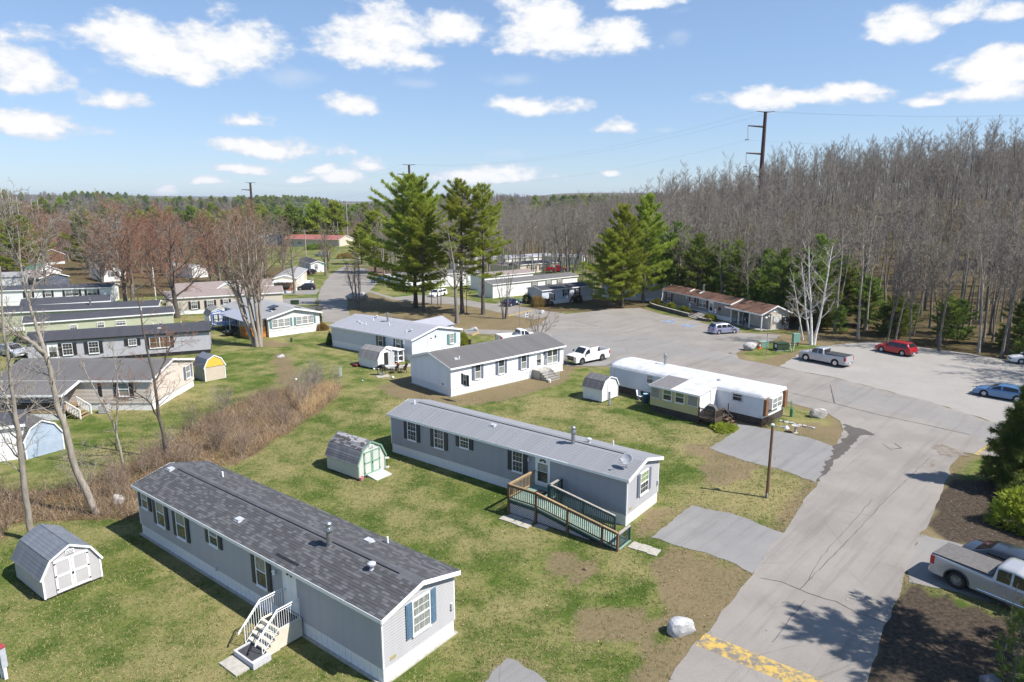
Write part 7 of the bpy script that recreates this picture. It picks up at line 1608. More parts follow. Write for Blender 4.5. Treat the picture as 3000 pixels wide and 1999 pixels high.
# instanced woods (one object each): points with rotation, scale and kind
def scatter(name, label, P_, protos, smin, smax, seed):
    """geometry-node instances of tree meshes on a cloud of points"""
    rg = np.random.default_rng(seed); n = len(P_); me = bpy.data.meshes.new(name); me.vertices.add(n); me.vertices.foreach_set('co', np.asarray(P_, np.float32).ravel())
    kinds = rg.integers(0, len(protos), n).astype(np.int32); a = me.attributes.new('kind_id', 'INT', 'POINT'); a.data.foreach_set('value', kinds)
    a = me.attributes.new('size', 'FLOAT', 'POINT'); a.data.foreach_set('value', rg.uniform(smin, smax, n).astype(np.float32)); a = me.attributes.new('turn', 'FLOAT', 'POINT'); a.data.foreach_set('value', rg.uniform(0, 6.28, n).astype(np.float32))
    ob = link(name, me); ng = bpy.data.node_groups.new(name, 'GeometryNodeTree'); ng.interface.new_socket('Geometry', in_out='INPUT', socket_type='NodeSocketGeometry'); ng.interface.new_socket('Geometry', in_out='OUTPUT', socket_type='NodeSocketGeometry')
    gi, go = ng.nodes.new('NodeGroupInput'), ng.nodes.new('NodeGroupOutput'); jn = ng.nodes.new('GeometryNodeJoinGeometry'); L_ = ng.links.new
    at_ = lambda nm, dt: (lambda q: (setattr(q, 'data_type', dt), q.inputs['Name'].__setattr__('default_value', nm), q)[2])(ng.nodes.new('GeometryNodeInputNamedAttribute'))
    kn, sz, tn = at_('kind_id', 'INT'), at_('size', 'FLOAT'), at_('turn', 'FLOAT'); cx = ng.nodes.new('ShaderNodeCombineXYZ'); L_(tn.outputs[0], cx.inputs[2])
    e2r = ng.nodes.new('FunctionNodeEulerToRotation'); L_(cx.outputs[0], e2r.inputs[0])
    for i, parts in enumerate(protos):
        cmp = ng.nodes.new('FunctionNodeCompare'); cmp.data_type = 'INT'; cmp.operation = 'EQUAL'; L_(kn.outputs[0], cmp.inputs[2]); cmp.inputs[3].default_value = i
        for m_ in parts:
            src = bpy.data.objects.new('proto_' + name, m_); oi = ng.nodes.new('GeometryNodeObjectInfo'); oi.inputs['Object'].default_value = src
            ip = ng.nodes.new('GeometryNodeInstanceOnPoints'); L_(gi.outputs[0], ip.inputs['Points']); L_(cmp.outputs[0], ip.inputs['Selection']); L_(oi.outputs['Geometry'], ip.inputs['Instance']); L_(e2r.outputs[0], ip.inputs['Rotation']); L_(sz.outputs[0], ip.inputs['Scale']); L_(ip.outputs[0], jn.inputs[0])
    L_(jn.outputs[0], go.inputs[0]); md = ob.modifiers.new('scatter', 'NODES'); md.node_group = ng
    return tag(ob, label, 'wood', None, 'stuff')
scatter('hillside_wood', 'rest of the bare grey wood covering the hill behind', far_p, forest, .85, 1.08, 5)
# middle distance and far woods
def low_bare(seed, m):
    T, C = bare_mesh(seed, 13, .2, dict(lev=2, nb=(16, 9, 5, 3), t0=(.25, .15, .1, .1), lr=(.42, .5, .5, .5), rmin=.06)); return (T.mesh('trunk', bark_grey), C.mesh('crown', m, False))
low_con = [conifer_mesh(260 + i, 16, .3, bark_pine, (pine_needles, dark_needles)[i % 2], .15, .30, .5, 1.5, .55, 9, 1.2, 0, 'pine', .1, 5) for i in range(3)]
low_dec = [low_bare(270, twig_grey), low_bare(271, twig_brown), low_bare(272, twig_grey), low_bare(273, P('grey_violet_twig', (.20, .165, .16), (.25, .21, .20), rough=.95, obj=.3))]
def region(n, f, x0, x1, y0, y1, seed):
    rg = np.random.default_rng(seed); q = rg.uniform([x0, y0], [x1, y1], (n, 2)); k = np.array([f(a, b) for a, b in q]) & (np.abs(q[:, 0]) < .80 * q[:, 1] + 10); q = q[k]
    return np.stack([q[:, 0], q[:, 1], hz(q[:, 0], q[:, 1])], 1)
lt_ = []; rgL = np.random.default_rng(8)
lm = [[o.data for o in t.children] for t in bpy.data.objects if t.parent is None and t.name.startswith('maple_tree')]
lp_ = [(-150, 140), (-100, 138), (-82, 140), (-66, 138), (-58, 172), (-68, 215), (-112, 225), (-128, 268), (-240, 300), (-230, 200)]
for (x, y) in rgL.uniform([-240, 130], [-50, 300], (1500, 2)):
    if len(lt_) >= 75: break
    if inpoly(np.array([x]), np.array([y]), lp_)[0] and abs(x) < .8 * y + 6 and not (x < -.62 * y and y < 195) and all((a - x) ** 2 + (b - y) ** 2 > 30 for a, b in lt_) and not (-132 < x < -100 and 148 < y < 185) and not (-180 < x < -135 and 215 < y < 246): lt_.append((x, y))
for i, (x, y) in enumerate(lt_):
    t = tree_thing('bare_tree', 'reddish brown bare tree in the left wood, ' + ('near edge, ' if y < 175 else 'middle, ' if y < 230 else 'far back, ') + ('left end' if x < -.62 * y else 'left part' if x < -.52 * y else 'centre' if x < -.42 * y else 'right end'), 'tree', (x, y, hzf(x, y)), i * 2.1, *lm[2 + i % (len(lm) - 2)], 'bare trees of the left wood', rgL.uniform(.7, 1.05))
mid_open = lambda x, y: not (-140 < x < -30 and y < 345) and not (x > -45 and x < 260 and y < 300) and not (abs(x + .235 * y) < 22 and 760 < y < 1130) and not (-175 < x < -100 and y < 262)
scatter('middle_wood', 'bare brown and grey woods beyond the homes', region(2600, mid_open, -420, 420, 200, 700, 11), low_dec, .55, .88, 12)
scatter('evergreen_wood', 'green pine stands beyond the homes', region(560, lambda x, y: mid_open(x, y) and (math.sin(x * .021 + 1) + math.sin(y * .017 + x * .008) > .35 or (-200 < x < -60 and 400 < y < 520)), -420, 300, 330, 760, 13), low_con, .6, .95, 14)
scatter('far_wood', 'grey brown woods on the far ridge', region(5200, lambda x, y: True, -1500, 1500, 680, 1900, 15), low_dec, .9, 1.5, 16)
scatter('far_evergreens', 'dark evergreens scattered on the far ridge', region(4200, lambda x, y: math.sin(x * .006 + y * .003) + math.sin(x * .017 - 1) > .0, -1500, 1500, 680, 1900, 17), low_con, .8, 1.35, 18)
# individual evergreens seen above the street
for i, (px, d, s) in enumerate((((690, 0), 330, 1.05), ((875, 0), 345, 1.15), ((945, 0), 350, 1.25), ((1000, 0), 355, 1.2), ((905, 0), 380, .95), ((640, 0), 350, 1.0), ((760, 0), 400, 1.1), ((590, 0), 420, 1.1))):
    x = (px[0] - 1500) / CAM_F * d * 1.02; tree_thing('pine_tree', 'dark pine beyond the street end, ' + ['over the vase tree', 'left of the power tower', 'right of the power tower', 'rightmost of the row', 'small one in the middle', 'left end of the row', 'behind the left ones', 'far left behind'][i], 'pine tree', (x, d, hzf(x, d)), i, *low_con[i % 3], 'dark pines beyond the street', s)
# brown brush in the gully at left
def brush(name, label, poly, n, h0, h1, m, seed, w=.012, lean=.35, seg=2):
    rg = np.random.default_rng(seed); P_ = np.array(poly); q = rg.uniform(P_.min(0), P_.max(0), (n * 3, 2)); q = q[inpoly(q[:, 0], q[:, 1], poly)][:n]; n = len(q)
    clump = .5 + .5 * np.sin(q[:, 0] * .9 + seed) * np.sin(q[:, 1] * .8); h = (h0 + (h1 - h0) * rg.random(n) ** 2) * (.55 + .6 * clump)
    if name == 'brush_thicket': k_ = clump > rg.uniform(.05, .5, n); q, h, clump = q[k_], h[k_], clump[k_]; n = len(q)
    b = np.stack([q[:, 0], q[:, 1], hz(q[:, 0], q[:, 1]) - .03], 1); d = np.stack([rg.normal(0, lean, n), rg.normal(0, lean, n), np.ones(n)], 1)
    mid = b + d * (h * .5)[:, None]; tip = mid + (d + rg.normal(0, lean * .8, (n, 3)) * np.array([1, 1, .4])) * (h * .5)[:, None]
    V, F = [], []; an = np.array([0, 2.1, 4.2]); ring = np.stack([np.cos(an), np.sin(an), 0 * an], 1)
    for j, (c, r) in enumerate(((b, w), (mid, w * .75), (tip, w * .3))): V.append((c[:, None, :] + ring[None] * r).reshape(-1, 3))
    V = np.concatenate(V); o = 3 * n; i = np.arange(n)[:, None] * 3
    for j in range(2):
        for e in range(3): F.append(np.concatenate([j * o + i + e, j * o + i + (e + 1) % 3, (j + 1) * o + i + (e + 1) % 3, (j + 1) * o + i + e], 1))
    return tag(link(name, np_mesh(name, V, np.concatenate(F), m)), label, 'brush', None, 'stuff')
brush('brush_thicket', 'tangled dry brown brush filling the gully at left', Z_BRUSH[0], 15000, .25, 1.35, brush_m, 31, .011, .85)
brush('twig_thicket', 'upright grey brown twigs in the gully brush', Z_BRUSH[0], 1500, .8, 2.4, twig_brown, 32, .012, .4)
brush('reed_clump', 'pale dry reeds at the top end of the gully', W([(672, 930), (690, 905), (745, 890), (775, 900), (745, 930), (700, 960)]), 2600, .7, 1.7, reed_m, 33, .014, .2)
brush('reed_edge', 'straw coloured dry stems along the gully edge', W([(560, 1050), (640, 1000), (770, 910), (785, 890), (740, 900), (640, 975), (540, 1040)]), 2500, .2, .7, reed_m, 34, .013, .5)
gs_ = []
for i in range(3):
    T, C = bare_mesh(300 + i, (2.6, 3.4, 2.2)[i], .03, dict(nb=(9, 6, 4, 2), rmin=.006, t0=(.15, .2, .15, .1), lr=(.5, .5, .5, .5)), [((a * .35, b * .35, 1), 1 - .1 * abs(a), (a * .15, b * .15, 0)) for a, b in ((0, 0), (1, .3), (-.8, .5), (.2, -1))]); gs_.append((T.mesh('trunk', bark_pale), C.mesh('crown', (twig_brown, twig_grey, twig_tan)[i], False)))
gp_ = [q for q in rgL.uniform(np.array(Z_BRUSH[0]).min(0), np.array(Z_BRUSH[0]).max(0), (400, 2)) if inpoly(np.array([q[0]]), np.array([q[1]]), Z_BRUSH[0])[0]][:24]
for i, (x, y) in enumerate(gp_):
    tree_thing('bare_shrub', 'leafless twiggy shrub in the gully brush, ' + ('by the pale reeds' if y > 62 else 'before the beige home' if y > 48 else 'near the leaning trees'), 'shrub', (x, y, hzf(x, y)), i * 2.3, *gs_[i % 3], 'leafless shrubs of the gully', rgL.uniform(.7, 1.1))
# leaf litter flakes
def flakes(name, label, poly, n, m, size, seed, zoff=.03):
    rg = np.random.default_rng(seed); P_ = np.array(poly); q = rg.uniform(P_.min(0), P_.max(0), (n * 3, 2)); q = q[inpoly(q[:, 0], q[:, 1], poly)][:n]; n = len(q); c = np.stack([q[:, 0], q[:, 1], hz(q[:, 0], q[:, 1]) + zoff], 1)
    a = rg.normal(0, 1, (n, 3)) * np.array([1, 1, .25]); a /= np.linalg.norm(a, axis=1, keepdims=True); b = np.cross(a, rg.normal(0, .2, (n, 3)) + np.array([0, 0, 1])); s = size * rg.uniform(.5, 1.4, (n, 1))
    V = np.stack([c - a * s, c + b * s * .6, c + a * s, c - b * s * .6], 1).reshape(-1, 3); return tag(link(name, np_mesh(name, V, np.arange(4 * n).reshape(-1, 4), m)), label, 'leaves', None, 'stuff')
leafm = P('fallen_leaf', (.30, .17, .08), (.20, .11, .05), rough=.9, island=.7, scale=3, world=True)
flakes('fallen_leaves', 'fallen brown leaves among the gully brush', Z_BRUSH[0], 9000, leafm, .07, 41)
flakes('lawn_leaves', 'few pale fallen leaves scattered on the lawns', [(-24, 26), (16, 26), (20, 44), (8, 62), (-16, 62), (-30, 40)], 260, P('pale_leaf', (.42, .26, .14), (.50, .34, .2), rough=.8, island=.5), .045, 42, .05)
flakes('mulch_chips', 'pale chips in the dark mulch at lower right', Z_MULCH_SHADE[0], 420, P('pale_chip', (.3, .25, .2), (.2, .165, .13), rough=.9, island=.6), .035, 43)
# grass on the near lawns
def grass():
    rg = np.random.default_rng(51); n = 110000; q = np.stack([rg.uniform(-34, 24, n), 20 + 46 * rg.random(n) ** 1.5], 1)
    k = np.abs(q[:, 0]) < .80 * q[:, 1] + 2; q = q[k]
    bad = np.zeros(len(q), bool)
    for p in [road_poly] + Z_MULCH_SHADE + Z_BRUSH: bad |= inpoly(q[:, 0], q[:, 1], p)
    for dv in [o for o in bpy.data.objects if o.name.startswith('driveway')]:
        X = np.array([v.co.xy for v in dv.data.vertices]); 
        hull = [dv.data.vertices[i].co.xy for i in range(len(dv.data.vertices))]
        lo_, hi_ = X.min(0), X.max(0); inb = (q > lo_).all(1) & (q < hi_).all(1)
        if inb.any():
            from mathutils.bvhtree import BVHTree
            bv = BVHTree.FromPolygons([v.co for v in dv.data.vertices], [tuple(p.vertices) for p in dv.data.polygons])
            for i in np.where(inb)[0]:
                if bv.ray_cast(Vector((q[i][0], q[i][1], 5)), Vector((0, 0, -1)))[0] is not None: bad[i] = True
    dirt = np.zeros(len(q), bool)
    for p in Z_DIRT: dirt |= inpoly(q[:, 0], q[:, 1], p)
    bad |= dirt & (rg.random(len(q)) < .8)
    for h, L_, W_ in ((H1, L1, 4.25), (H2, L2, 4.27), (H3, L3, 7.1)):
        iv = h.matrix_basis.inverted(); c = np.array(iv.to_3x3())[:2, :2]; l = q @ c.T + np.array(iv.translation)[:2]
        bad |= (l[:, 0] > -.3) & (l[:, 0] < L_ + .3) & (l[:, 1] > -.3) & (l[:, 1] < W_ + .3)
    q = q[~bad]; n = len(q); kk = 3; q = np.repeat(q, kk, 0) + rg.normal(0, .05, (n * kk, 2)); n = len(q)
    c = np.stack([q[:, 0], q[:, 1], hz(q[:, 0], q[:, 1])], 1); d = np.stack([rg.normal(0, .8, n), rg.normal(0, .8, n), np.ones(n)], 1); s = np.cross(d, rg.normal(0, 1, (n, 3))); s /= np.linalg.norm(s, axis=1, keepdims=True)
    h = rg.uniform(.035, .085, (n, 1)); w = .016; V = np.stack([c - s * w, c + s * w, c + d * h], 1).reshape(-1, 3)
    m, nt, b = new_mat('grass_blades'); pos = scaled(nt, N(nt, 'ShaderNodeNewGeometry').outputs['Position'], (1, 1, 0)); rnd = N(nt, 'ShaderNodeNewGeometry').outputs['Random Per Island']
    v_ = mth(nt, 'ADD', mth(nt, 'MULTIPLY', noise(nt, pos, .62, 5, .62), 1.0), mth(nt, 'MULTIPLY', noise(nt, pos, .13, 4, .6), .9)); v_ = mth(nt, 'ADD', v_, mth(nt, 'MULTIPLY', mth(nt, 'SUBTRACT', rnd, .5), .55))
    col = mixc(nt, smooth(nt, v_, .74, 1.12), mixc(nt, rnd, (.06, .105, .015), (.125, .17, .034)), mixc(nt, rnd, (.21, .175, .075), (.31, .26, .12)))
    nt.links.new(col, b.inputs['Base Color']); b.inputs['Roughness'].default_value = .8
    return tag(link('grass_blades', np_mesh('grass_blades', V, np.arange(3 * n).reshape(-1, 3), m)), 'short grass blades on the near lawns', 'grass', None, 'stuff')
grass()
# ------------------------------------------------------------------ poles, rocks, small things
def rock(label, px, sx, sy, sz, seed, m=rock_m, rz=0.0):
    p = at(*px); bm = bmesh.new(); bmesh.ops.create_icosphere(bm, subdivisions=3, radius=1.0); rr = random.Random(seed)
    pl = [(Vector((rr.gauss(0, 1), rr.gauss(0, 1), rr.gauss(0, .8))).normalized(), rr.uniform(.55, .88)) for _ in range(11)]
    for v in bm.verts:
        d = v.co.normalized(); k = 1.0
        for n, o in pl:
            t = d.dot(n)
            if t > 0: k = min(k, o / t)
        v.co = Vector((d.x * k * sx, d.y * k * sy, d.z * k * sz + sz * .45))
    me = bpy.data.meshes.new('boulder'); bm.to_mesh(me); bm.free(); me.materials.append(m); o = link('boulder', me, None, p, (0, 0, rz)); return tag(o, label, 'boulder')
rock('pale boulder on the dry lawn by the near road', (1995, 1852), .72, .6, .55, 1, rock_w, .3)
rock('big boulder on the grass island beside the traffic cone', (2197, 1026), 1.05, .75, .75, 2, rock_m)
rock('grey slanted boulder on the verge behind the old trailer', (2398, 1222), .85, .6, .62, 3, rock_m)
rock('large grey boulder at the street corner, left of two', (1033, 880), 1.6, 1.2, 1.1, 4, rock_m); rock('large grey boulder at the street corner, right of two', (1061, 877), 1.7, 1.3, 1.2, 5, rock_m)
rock('rough pale rock on the bare ground before the pines', (1388, 970), .9, .45, .45, 6, rock_w); rock('small pale rock on the lawn of the low blue home', (1588, 919), .6, .5, .45, 7, rock_w)
rock('rock half buried in the gully brush near the grey home', (348, 1476), .5, .45, .5, 8, rock_m); rock('flat pale rock in the bare patch of the left lawn', (823, 1046), .6, .5, .22, 9, rock_w); rock('dark rocks at the lower right corner', (2900, 2010), .5, .45, .4, 10, P('dark_rock', (.10, .10, .11), (.16, .16, .17), rough=.9))
rock('small clod of earth on the lawn before the ramp', (1713, 1670), .16, .12, .1, 11, P('earth_clod', (.16, .11, .07)))
# street light pole on the lawn
def lamp_pole(label, px, h, m, r0, r1, arm, yaw):
    p = at(*px); t = thing('street_lamp', label, 'street lamp', p, yaw); MB().tube([(0, 0, -.2), (0, 0, h)], [r0, r1], 10).build('pole', m, t)
    MB().tube([(0, 0, h - .12), (arm * .5, 0, h - .02), (arm, 0, h - .03)], .03, 6).build('arm', metal, t); MB().lathe([(.05, .16), (.12, .1), (.2, 0), (.2, -.03), (.12, -.05)], (arm + .1, 0, h - .1), 12).build('lamp_head', alu, t); MB().lathe([(.1, 0), (.12, .1), (.03, .16)], (0, 0, h), 8).build('pole_cap', P('blue_white_cap', (.6, .7, .75)), t); return t
lp = lamp_pole('brown timber light pole on the lawn between two driveways', (2246.6, 1458), 5.0, wood_pole, .11, .085, .75, math.radians(-10)); MB().box(-.05, .05, -.16, -.09, .05, .32).build('junction_box', alu, lp)
lamp_pole('thin metal light pole on the grass island of the lot', (2244, 1043), 5.0, metal, .05, .035, -.5, .2)
def sign_post(label, px, h, plate_m, w, hh, yaw=0.0, txt=None, cat='sign'):
    t = thing('road_sign', label, cat, at(*px), yaw); MB().tube([(0, 0, -.1), (0, 0, h)], .03, 6).build('post', metal, t); MB().box(-w / 2, w / 2, -.045, -.03, h - hh - .02, h - .02).build('sign_plate', plate_m, t)
    return t
sgn = sign_post('tall thin post with small green street sign by the pine island', (1521.6, 965.5), 4.7, P('street_sign_green', (.03, .22, .14)), .7, .18, .3)
s2_ = sign_post('white warning sign with dark marks on a post behind the white home', (1543.5, 951), 1.9, plate, .5, .7, .2); MB().box(-.14, .14, -.05, -.046, 1.42, 1.52).box(-.1, .1, -.05, -.046, 1.3, 1.36).build('marks', black, s2_)
sign_post('small white sign at the far junction', (1057, 770), 2.2, plate, 1.2, 1.6, 0); sign_post('green street sign by the small white home', (951, 811), 3.6, P('street_sign_green', (.03, .22, .14)), 1.3, .3, .4)
for i, (u, v) in enumerate(((10.4, -1.5), (17.0, -1.25))):
    q = H7.matrix_basis @ Vector((u, v, .2)); t = thing('parking_sign', 'white and blue disabled parking sign by the office, ' + ('left of the steps' if i == 0 else 'right of the steps'), 'sign', q, H7.rotation_euler.z, 'disabled parking signs'); MB().tube([(0, 0, -.3), (0, 0, 1.7)], .03, 6).build('post', metal, t); MB().box(-.22, .22, -.05, -.03, 1.0, 1.65).build('sign_plate', plate, t); MB().box(-.13, .13, -.056, -.051, 1.15, 1.45).build('blue_symbol', blu, t)
# utility boxes and posts
def boxthing(name, label, cat, px, parts, yaw=0.0, group=None):
    t = thing(name, label, cat, at(*px), yaw, group)
    for nm, b, m in parts: MB().box(*b).build(nm, m, t)
    return t
boxthing('utility_box', 'light green utility box behind the traffic cone', 'utility box', (2236, 1017), (('cabinet', (-.55, .55, -.4, .4, 0, .7), util_green), ('lid', (-.58, .58, -.43, .43, .7, .76), util_green)), .2)
boxthing('utility_box', 'dark green transformer box on the grass island', 'utility box', (2287, 1026), (('cabinet', (-.8, .8, -.55, .55, .05, .95), util_dark), ('lid', (-.84, .84, -.6, .6, .95, 1.02), util_dark), ('pad', (-.9, .9, -.65, .65, -.05, .05), concrete), ('warning_label', (-.81, -.80, -.3, .1, .4, .8), plate)), .2)
t_ = boxthing('meter_cabinet', 'tall light green meter cabinet on a post left of the birch', 'utility box', (2330, 1014), (('cabinet', (-.45, .45, -.25, .25, .55, 1.75), util_green), ('post', (-.35, -.25, -.05, .05, 0, .55), wood_grey), ('post', (.3, .4, -.05, .05, 0, .55), black)), .15); MB().tube([(.42, .1, 0), (.42, .1, 2.6)], .05, 6).build('conduit', metal, t_)
for i, (px, dx) in enumerate((((2319, 1030), -.32), ((2324, 1029), .1))):
    t = thing('marker_post', 'white marker post before the meter cabinet, ' + ('leaning one' if i == 0 else 'upright one'), 'post', at(*px), 0, 'white marker posts'); MB().beam((dx, 0, 1.2), (0, 0, -.05), .11, .05).build('post', white, t)
t = thing('cable_pedestal', 'green and white cable pedestal at the end of the old trailer', 'pedestal', at(2318, 1221), .1); MB().lathe([(.14, 0), (.14, .75), (.12, .76)], (0, 0, 0), 8).build('base', P('pedestal_green', (.04, .22, .09)), t); MB().beam((0, 0, .75), (-.1, 0, 1.5), .12).build('upper_post', util_green, t)
t = thing('cable_pedestal', 'pale green cable pedestal alone on the left lawn', 'pedestal', at(998, 1102), .1); MB().box(-.14, .14, -.1, .1, 0, 1.0).build('cabinet', P('pale_pedestal', (.5, .58, .5)), t); MB().box(-.15, .15, -.11, .11, 1.0, 1.04).build('cap', util_green, t)
t = thing('cable_pedestal', 'dark green pedestal before the sunroom home', 'pedestal', at(854, 1003), .1); MB().lathe([(.14, 0), (.14, .6), (.1, .64)], (0, 0, 0), 8).build('cabinet', util_dark, t)
t = thing('wooden_post', 'grey post with white face beside the white shed', 'post', at(1784.5, 1189), -.5); MB().box(-.1, .1, -.06, .06, 0, 1.4).build('post', wood_grey, t); MB().box(-.05, .05, -.075, -.06, .1, 1.3).build('white_face', white, t)
t = thing('trash_bin', 'green box shaped bin on the lawn by the street', 'bin', at(864, 892), 0); MB().box(-.7, .7, -.4, .4, 0, .7).build('body', util_dark, t); MB().box(-.74, .74, -.44, .44, .7, .78).build('lid', util_dark, t)
cn = thing('traffic_cone', 'orange traffic cone with white band on the grass island', 'traffic cone', at(2225, 1021.5)); MB().box(-.22, .22, -.22, .22, 0, .04).build('base', orange_pl, cn); MB().lathe([(.17, .04), (.125, .38)], (0, 0, 0), 12).lathe([(.1, .55), (.05, .86)], (0, 0, 0), 12).build('cone', orange_pl, cn); MB().lathe([(.126, .38), (.1, .55)], (0, 0, 0), 12).build('reflective_band', white, cn)
# electric meter pedestal at the left lower corner
mp = thing('meter_pedestal', 'grey electric meter pedestal at the lower left picture edge', 'meter', at(8, 1985), math.radians(-25)); MB().box(-.02, .30, -.1, .12, .55, 1.45).build('cabinet', P('meter_grey', (.42, .44, .48), (.36, .38, .42), rough=.45), mp); MB().box(.0, .08, -.06, .06, 0, .55).box(.2, .28, -.06, .06, 0, .55).build('leg', white, mp); MB().lathe([(.11, 0), (.11, .09), (.07, .12)], (0, 0, 0), 14).build('meter', lens, mp, (.14, -.1, 1.2), (PI / 2, 0, 0)); MB().box(-.05, .33, -.13, .14, 1.45, 1.5).build('cap', P('meter_cap', (.35, .05, .06)), mp)
# barbecue corner behind the white home
g_ = thing('gas_grill', 'black gas grill with white propane tank on a paving slab', 'grill', at(1118, 1100), math.radians(-20)); MB().prism([(-.35, .85), (.35, .85), (.38, 1.0), (.2, 1.22), (-.2, 1.22), (-.38, 1.0)], 'y', -.28, .28).build('hood', black, g_); MB().box(-.75, -.36, -.25, .25, .84, .88).box(.36, .75, -.25, .25, .84, .88).build('side_shelf', black, g_)
for (x, y) in ((-.32, -.24), (.32, -.24), (-.32, .24), (.32, .24)): MB().box(x - .025, x + .025, y - .025, y + .025, 0, .85).build('leg', black, g_)
MB().lathe([(.05, 0), (.15, .03), (.15, .3), (.06, .38), (.04, .42)], (0, -.1, .1), 12).build('propane_tank', white, g_)
tag(MB().box(-.7, .7, -.5, .5, 0, .04).build('paving_slab', concrete, None, at(1122, 1103), (0, 0, .4)), 'pale slab under the gas grill', 'paving slab')
tag(MB().box(-1.6, 2.2, -.6, .6, 0, .04).build('paving_slab', concrete, None, at(1172, 1075), (0, 0, .55)), 'pale paved strip beside the open white shed', 'paving slab')
ft = thing('patio_table', 'pale low table between the grill and the shed', 'table', at(1143, 1085), .3); MB().box(-.75, .75, -.45, .45, .5, .54).build('tabletop', P('pale_tabletop', (.45, .48, .46)), ft)
for (x, y) in ((-.6, -.35), (.6, -.35), (-.6, .35), (.6, .35)): MB().box(x - .03, x + .03, y - .03, y + .03, 0, .5).build('leg', metal, ft)
dbrown = P('dark_brown_chair', (.05, .035, .03), (.07, .05, .042), rough=.6)
def adiron(label, px, yaw):
    t = thing('garden_chair', label, 'chair', at(*px), yaw, 'dark garden chairs by the grill')
    for k in range(5): MB().beam((-.28 + k * .14, -.35, .38), (-.28 + k * .14, .25, .28), .12, .03).build('seat_slat', dbrown, t); MB().beam((-.28 + k * .14, .22, .3), (-.3 + k * .15, .55, 1.0 + .06 * (2 - abs(k - 2))), .12, .03).build('back_slat', dbrown, t)
    for s in (-1, 1): MB().box(s * .36 - .05, s * .36 + .05, -.4, .4, .55, .58).build('arm', dbrown, t); MB().beam((s * .34, -.35, 0), (s * .34, -.35, .55), .05, .08).beam((s * .34, .35, 0), (s * .34, .25, .55), .05, .08).build('leg', dbrown, t)
adiron('dark garden chair nearer the grill', (1155, 1093), math.radians(-60)); adiron('dark garden chair on the grass right of the other', (1180, 1091), math.radians(-60))
rk = thing('storage_rack', 'white roofed storage rack against the blue grey home', 'rack', H5.matrix_basis @ Vector((11.9, -1.5, 0)), H5.rotation_euler.z)
for (x, y) in ((0, 0), (2.5, 0), (0, .9), (2.5, .9)): MB().box(x - .06, x + .06, y - .06, y + .06, 0, 1.55).build('post', white, rk)
MB().box(-.15, 2.7, -.15, 1.0, 1.55, 1.63).build('top_shelf', white, rk); MB().box(0, 2.5, .0, .9, .1, .16).box(0, 2.5, 0, .9, .8, .84).build('shelf', white, rk); MB().box(.2, 1.9, .2, .8, .16, .6).build('stored_bundle', P('grey_tarp', (.25, .27, .33), (.35, .36, .4)), rk); MB().box(.2, 1.2, .2, .8, .84, 1.2).build('stored_box', white_dirty, rk)
for i, (px, c, r) in enumerate((((1096, 1084), white, .13), ((1151, 1109), white, .16), ((867, 1115), white, .14), ((1162, 1073), P('red_tub', (.6, .05, .05)), .22), ((1062, 1118), P('light_blue_toy', (.3, .5, .75)), .1))):
    p = at(*px); tag(MB().lathe([(r * .4, 0), (r, r * .5), (r * .9, r * 1.2), (r * .3, r * 1.7)], (0, 0, 0), 10).build('lawn_toy', c, None, p, None, True), ['white ball by the corner of the open white shed', 'white ball on the grass near the bare earth', 'white ball on the left lawn', 'red tub on the paved strip', 'light blue toy on the lawn'][i], 'toy')
# bucket, pot and small post at the patched shed
tag(MB().lathe([(.13, 0), (.19, .28), (.17, .28), (.12, .05)], (0, 0, 0), 14).build('flower_pot', P('pink_pot', (.65, .28, .30)), None, local(S2, 3.6, .12, 0)), 'pink flower pot at the corner of the patched shed', 'flower pot')
t = thing('bird_stand', 'small white topped stand beside the patched shed', 'stand', local(S2, 3.3, 2.85)); MB().box(-.03, .03, -.03, .03, .1, .75).build('post', wood_brown, t); MB().box(-.14, .14, -.14, .14, .75, .79).box(-.12, .12, -.12, .12, 0, .1).build('plate', white, t)
tag(MB().lathe([(.13, 0), (.16, .3), (.14, .3)], (0, 0, 0), 12).build('bucket', white, None, at(1610, 1121)), 'white bucket on the bare earth by the stone steps', 'bucket')
t = thing('bird_bath', 'grey bird bath beside the asphalt driveway', 'bird bath', at(2330, 1268)); MB().lathe([(.22, 0), (.1, .08), (.09, .5), (.3, .6), (.36, .66), (.33, .66), (.1, .6)], (0, 0, 0), 14).build('basin', rock_m, t)
# broken steps / log at trailer end
t = thing('fallen_slabs', 'row of pale broken slabs on the ground at the trailer end', 'rubble', at(2310, 1240), 0)
for k in range(11): MB().box(-.12 - .03 * (k % 3), .15, -.12, .1 + .05 * (k % 2), -.1, .10).build('slab', rock_m, t, (-.5 + k * .21 + .08 * (k % 2), .5 - k * .2, .0), (.2 * (k % 2), .15 * (k % 3), k * 1.7))
t = thing('barrel', 'dark teal barrel beside the pale yellow addition', 'barrel', at(1891, 1181)); MB().lathe([(.26, 0), (.3, .3), (.3, .6), (.26, .9)], (0, 0, 0), 14).build('body', P('teal_plastic', (.02, .07, .08)), t); MB().lathe([(.27, .9), (.27, .94)], (0, 0, 0), 14).build('lid', P('pale_blue_lid', (.3, .5, .6)), t)
t = thing('lawn_chair', 'white folding chair in the shade beside the yellow addition', 'chair', at(1876, 1172), .5); MB().box(-.25, .25, -.25, .25, .40, .43).build('seat', white, t); MB().beam((0, .25, .42), (0, .42, .95), .5, .03, up=(0, 1, 0)).build('backrest', white, t); [MB().beam((x, -.3, 0), (x, .3, .42), .03).beam((x, .3, 0), (x, -.25, .42), .03).build('leg', alu, t) for x in (-.25, .25)]
